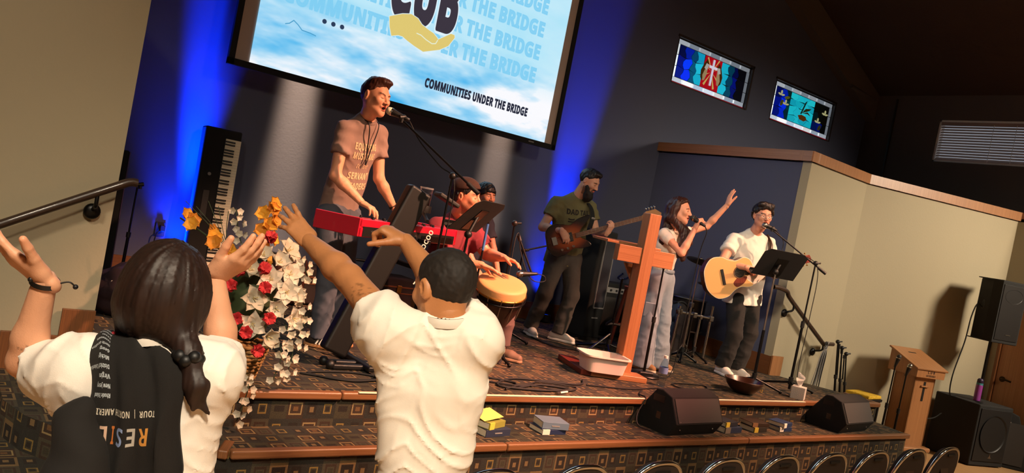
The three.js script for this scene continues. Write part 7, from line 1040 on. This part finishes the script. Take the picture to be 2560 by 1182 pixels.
// ---------------------------------------------------------------- black sweatshirt over the woman's left shoulder
{
  const o = thing('black_sweatshirt', 'black printed sweatshirt draped over the woman\'s left shoulder', 'sweatshirt', [0.46, 1.4, -1.89]), rel = p => p.map((v, i) => v - [0.46, 1.4, -1.89][i]);
  // strip: across (u) and down (v), hanging from the shoulder over the back
  const R = [0.786, 0.19, 0.587], T = [-0.6025, 0.0265, 0.7977];
  const rows = [   // v: centre of the strip, half width
    [[0.496, 1.346, -2.034], 0.044], [[0.463, 1.399, -1.993], 0.075], [[0.439, 1.411, -1.919], 0.092], [[0.430, 1.383, -1.849], 0.101], [[0.439, 1.309, -1.808], 0.101], [[0.447, 1.227, -1.796], 0.104], [[0.449, 1.145, -1.796], 0.107], [[0.447, 1.071, -1.804], 0.097], [[0.443, 1.005, -1.812], 0.079], [[0.439, 0.940, -1.820], 0.070]];
  const cc = new THREE.CatmullRomCurve3(rows.map(r => P3(rel(r[0])))), nu = 44, nv = 70, th = 0.012, pos = [], uv = [], idx = [], ax = P3([0.86, 0.1, 0.5]).normalize();
  const S = (i, j, k) => { const v = j / nv, u = i / nu * 2 - 1, c = cc.getPoint(v), f = v * (rows.length - 1), a = Math.floor(Math.min(f, rows.length - 2)), hw = rows[a][1] + (rows[a + 1][1] - rows[a][1]) * (f - a); const t = cc.getTangent(v), n = t.clone().cross(ax).normalize().multiplyScalar(-1); if (n.z < 0 && v > 0.3) n.multiplyScalar(-1); if (n.y < 0 && v <= 0.3) n.multiplyScalar(-1); const wob = hw * (1 + 0.1 * Math.sin(v * 17 + u * 2) * (Math.abs(u) > 0.6 ? 1 : 0.3)), fold = 0.011 * Math.sin(u * 9 + v * 3) * Math.min(1, v * 2.2) + 0.008 * Math.sin(u * 17 - v * 6) * v + 0.006 * vnoise(u * 3, v * 9, 2) - 0.03 * u * u; return c.clone().addScaledVector(ax, u * wob).addScaledVector(n, fold + k * th); };
  for (let k = 0; k < 2; k++) for (let j = 0; j <= nv; j++) for (let i = 0; i <= nu; i++) { const p = S(i, j, k); pos.push(p.x, p.y, p.z); uv.push(i / nu, 1 - j / nv); }
  const W = nu + 1, B = W * (nv + 1); for (let j = 0; j < nv; j++) for (let i = 0; i < nu; i++) { const a = j * W + i; idx.push(a, a + W, a + 1, a + 1, a + W, a + W + 1); idx.push(B + a, B + a + 1, B + a + W, B + a + 1, B + a + W + 1, B + a + W); }
  for (let j = 0; j < nv; j++) for (const i of [0, nu]) { const a = j * W + i; idx.push(a, a + W, B + a, a + W, B + a + W, B + a); } for (let i = 0; i < nu; i++) for (const j of [0, nv]) { const a = j * W + i; idx.push(a, a + 1, B + a, a + 1, B + a + 1, B + a); }
  const g = new THREE.BufferGeometry(); g.setAttribute('position', new THREE.Float32BufferAttribute(pos, 3)); g.setAttribute('uv', new THREE.Float32BufferAttribute(uv, 2)); g.setIndex(idx); g.computeVertexNormals();
  const map = textTex(1024, 2048, (c, w, h) => {
    c.fillStyle = '#120e0b'; c.fillRect(0, 0, w, h);
    c.save(); c.translate(w, h); c.rotate(Math.PI);   // the print hangs upside down
    const X = (u, v) => [w - u * w, h - v * h]; c.textBaseline = 'middle';
    const put = (txt, u, v, hh, wid, col, al = 'left') => { const [x, y] = X(u, v); c.save(); c.translate(x, y); c.font = 'bold 100px sans-serif'; const m = c.measureText(txt).width; c.scale(wid / m, hh / 74); c.fillStyle = col; c.textAlign = al; c.fillText(txt, 0, 0); c.restore(); };
    const cols = ['#c98a3a', '#b8b0a4', '#8fa4d0', '#c9722e', '#d9b49a', '#b5542c', '#c9c0b0', '#d08a3c', '#8fa4d0']; let u = 0.7; 'RESILIENT'.split('').forEach((ch, i) => { const wd = ch === 'I' ? 34 : 96; put(ch, u, 0.555, 110, wd, cols[i]); u -= (wd + 20) / w; });
    put('TOUR  |  NORTH AMERICA', 0.74, 0.49, 38, 640, '#cfc6b4');
    ['Rhode Island', 'New Jersey', 'Virginia', 'District of Columbia', 'Michigan', 'Georgia', 'North Carolina', 'Tennessee', 'Texas', 'Arizona', 'California', 'Oregon'].forEach((t, i) => put(t, 0.3, 0.445 - i * 0.026, 26, 12 * t.length + 40, '#c9d2d6'));
    c.restore();
  });
  const m = part('fabric', g, mat({ map, roughness: 0.95, sheen: 0.3, bumpMap: weaveBump, bumpScale: 0.0005 }), o); part('sleeve', (() => { const F = new Field(); const a = rel([0.353, 1.251, -1.845]), b = rel([0.361, 1.112, -1.804]), c2 = rel([0.369, 0.956, -1.804]); F.cone(a, b, 0.045, 0.062, 0.03); F.cone(b, c2, 0.062, 0.055, 0.03); F.warp((x, y, z) => 0.008 * vnoise(x * 12, y * 14, z * 12) + 0.004 * Math.sin(y * 60 + x * 30)); return F.mesh(0.008); })(), cloth(0x120e0b), o); part('drawstring_tip', rod(rel([0.344, 1.120, -1.747]), rel([0.365, 1.096, -1.742]), 0.004), M.grey, o); shade(o);
}
renderer.render(scene, camera);
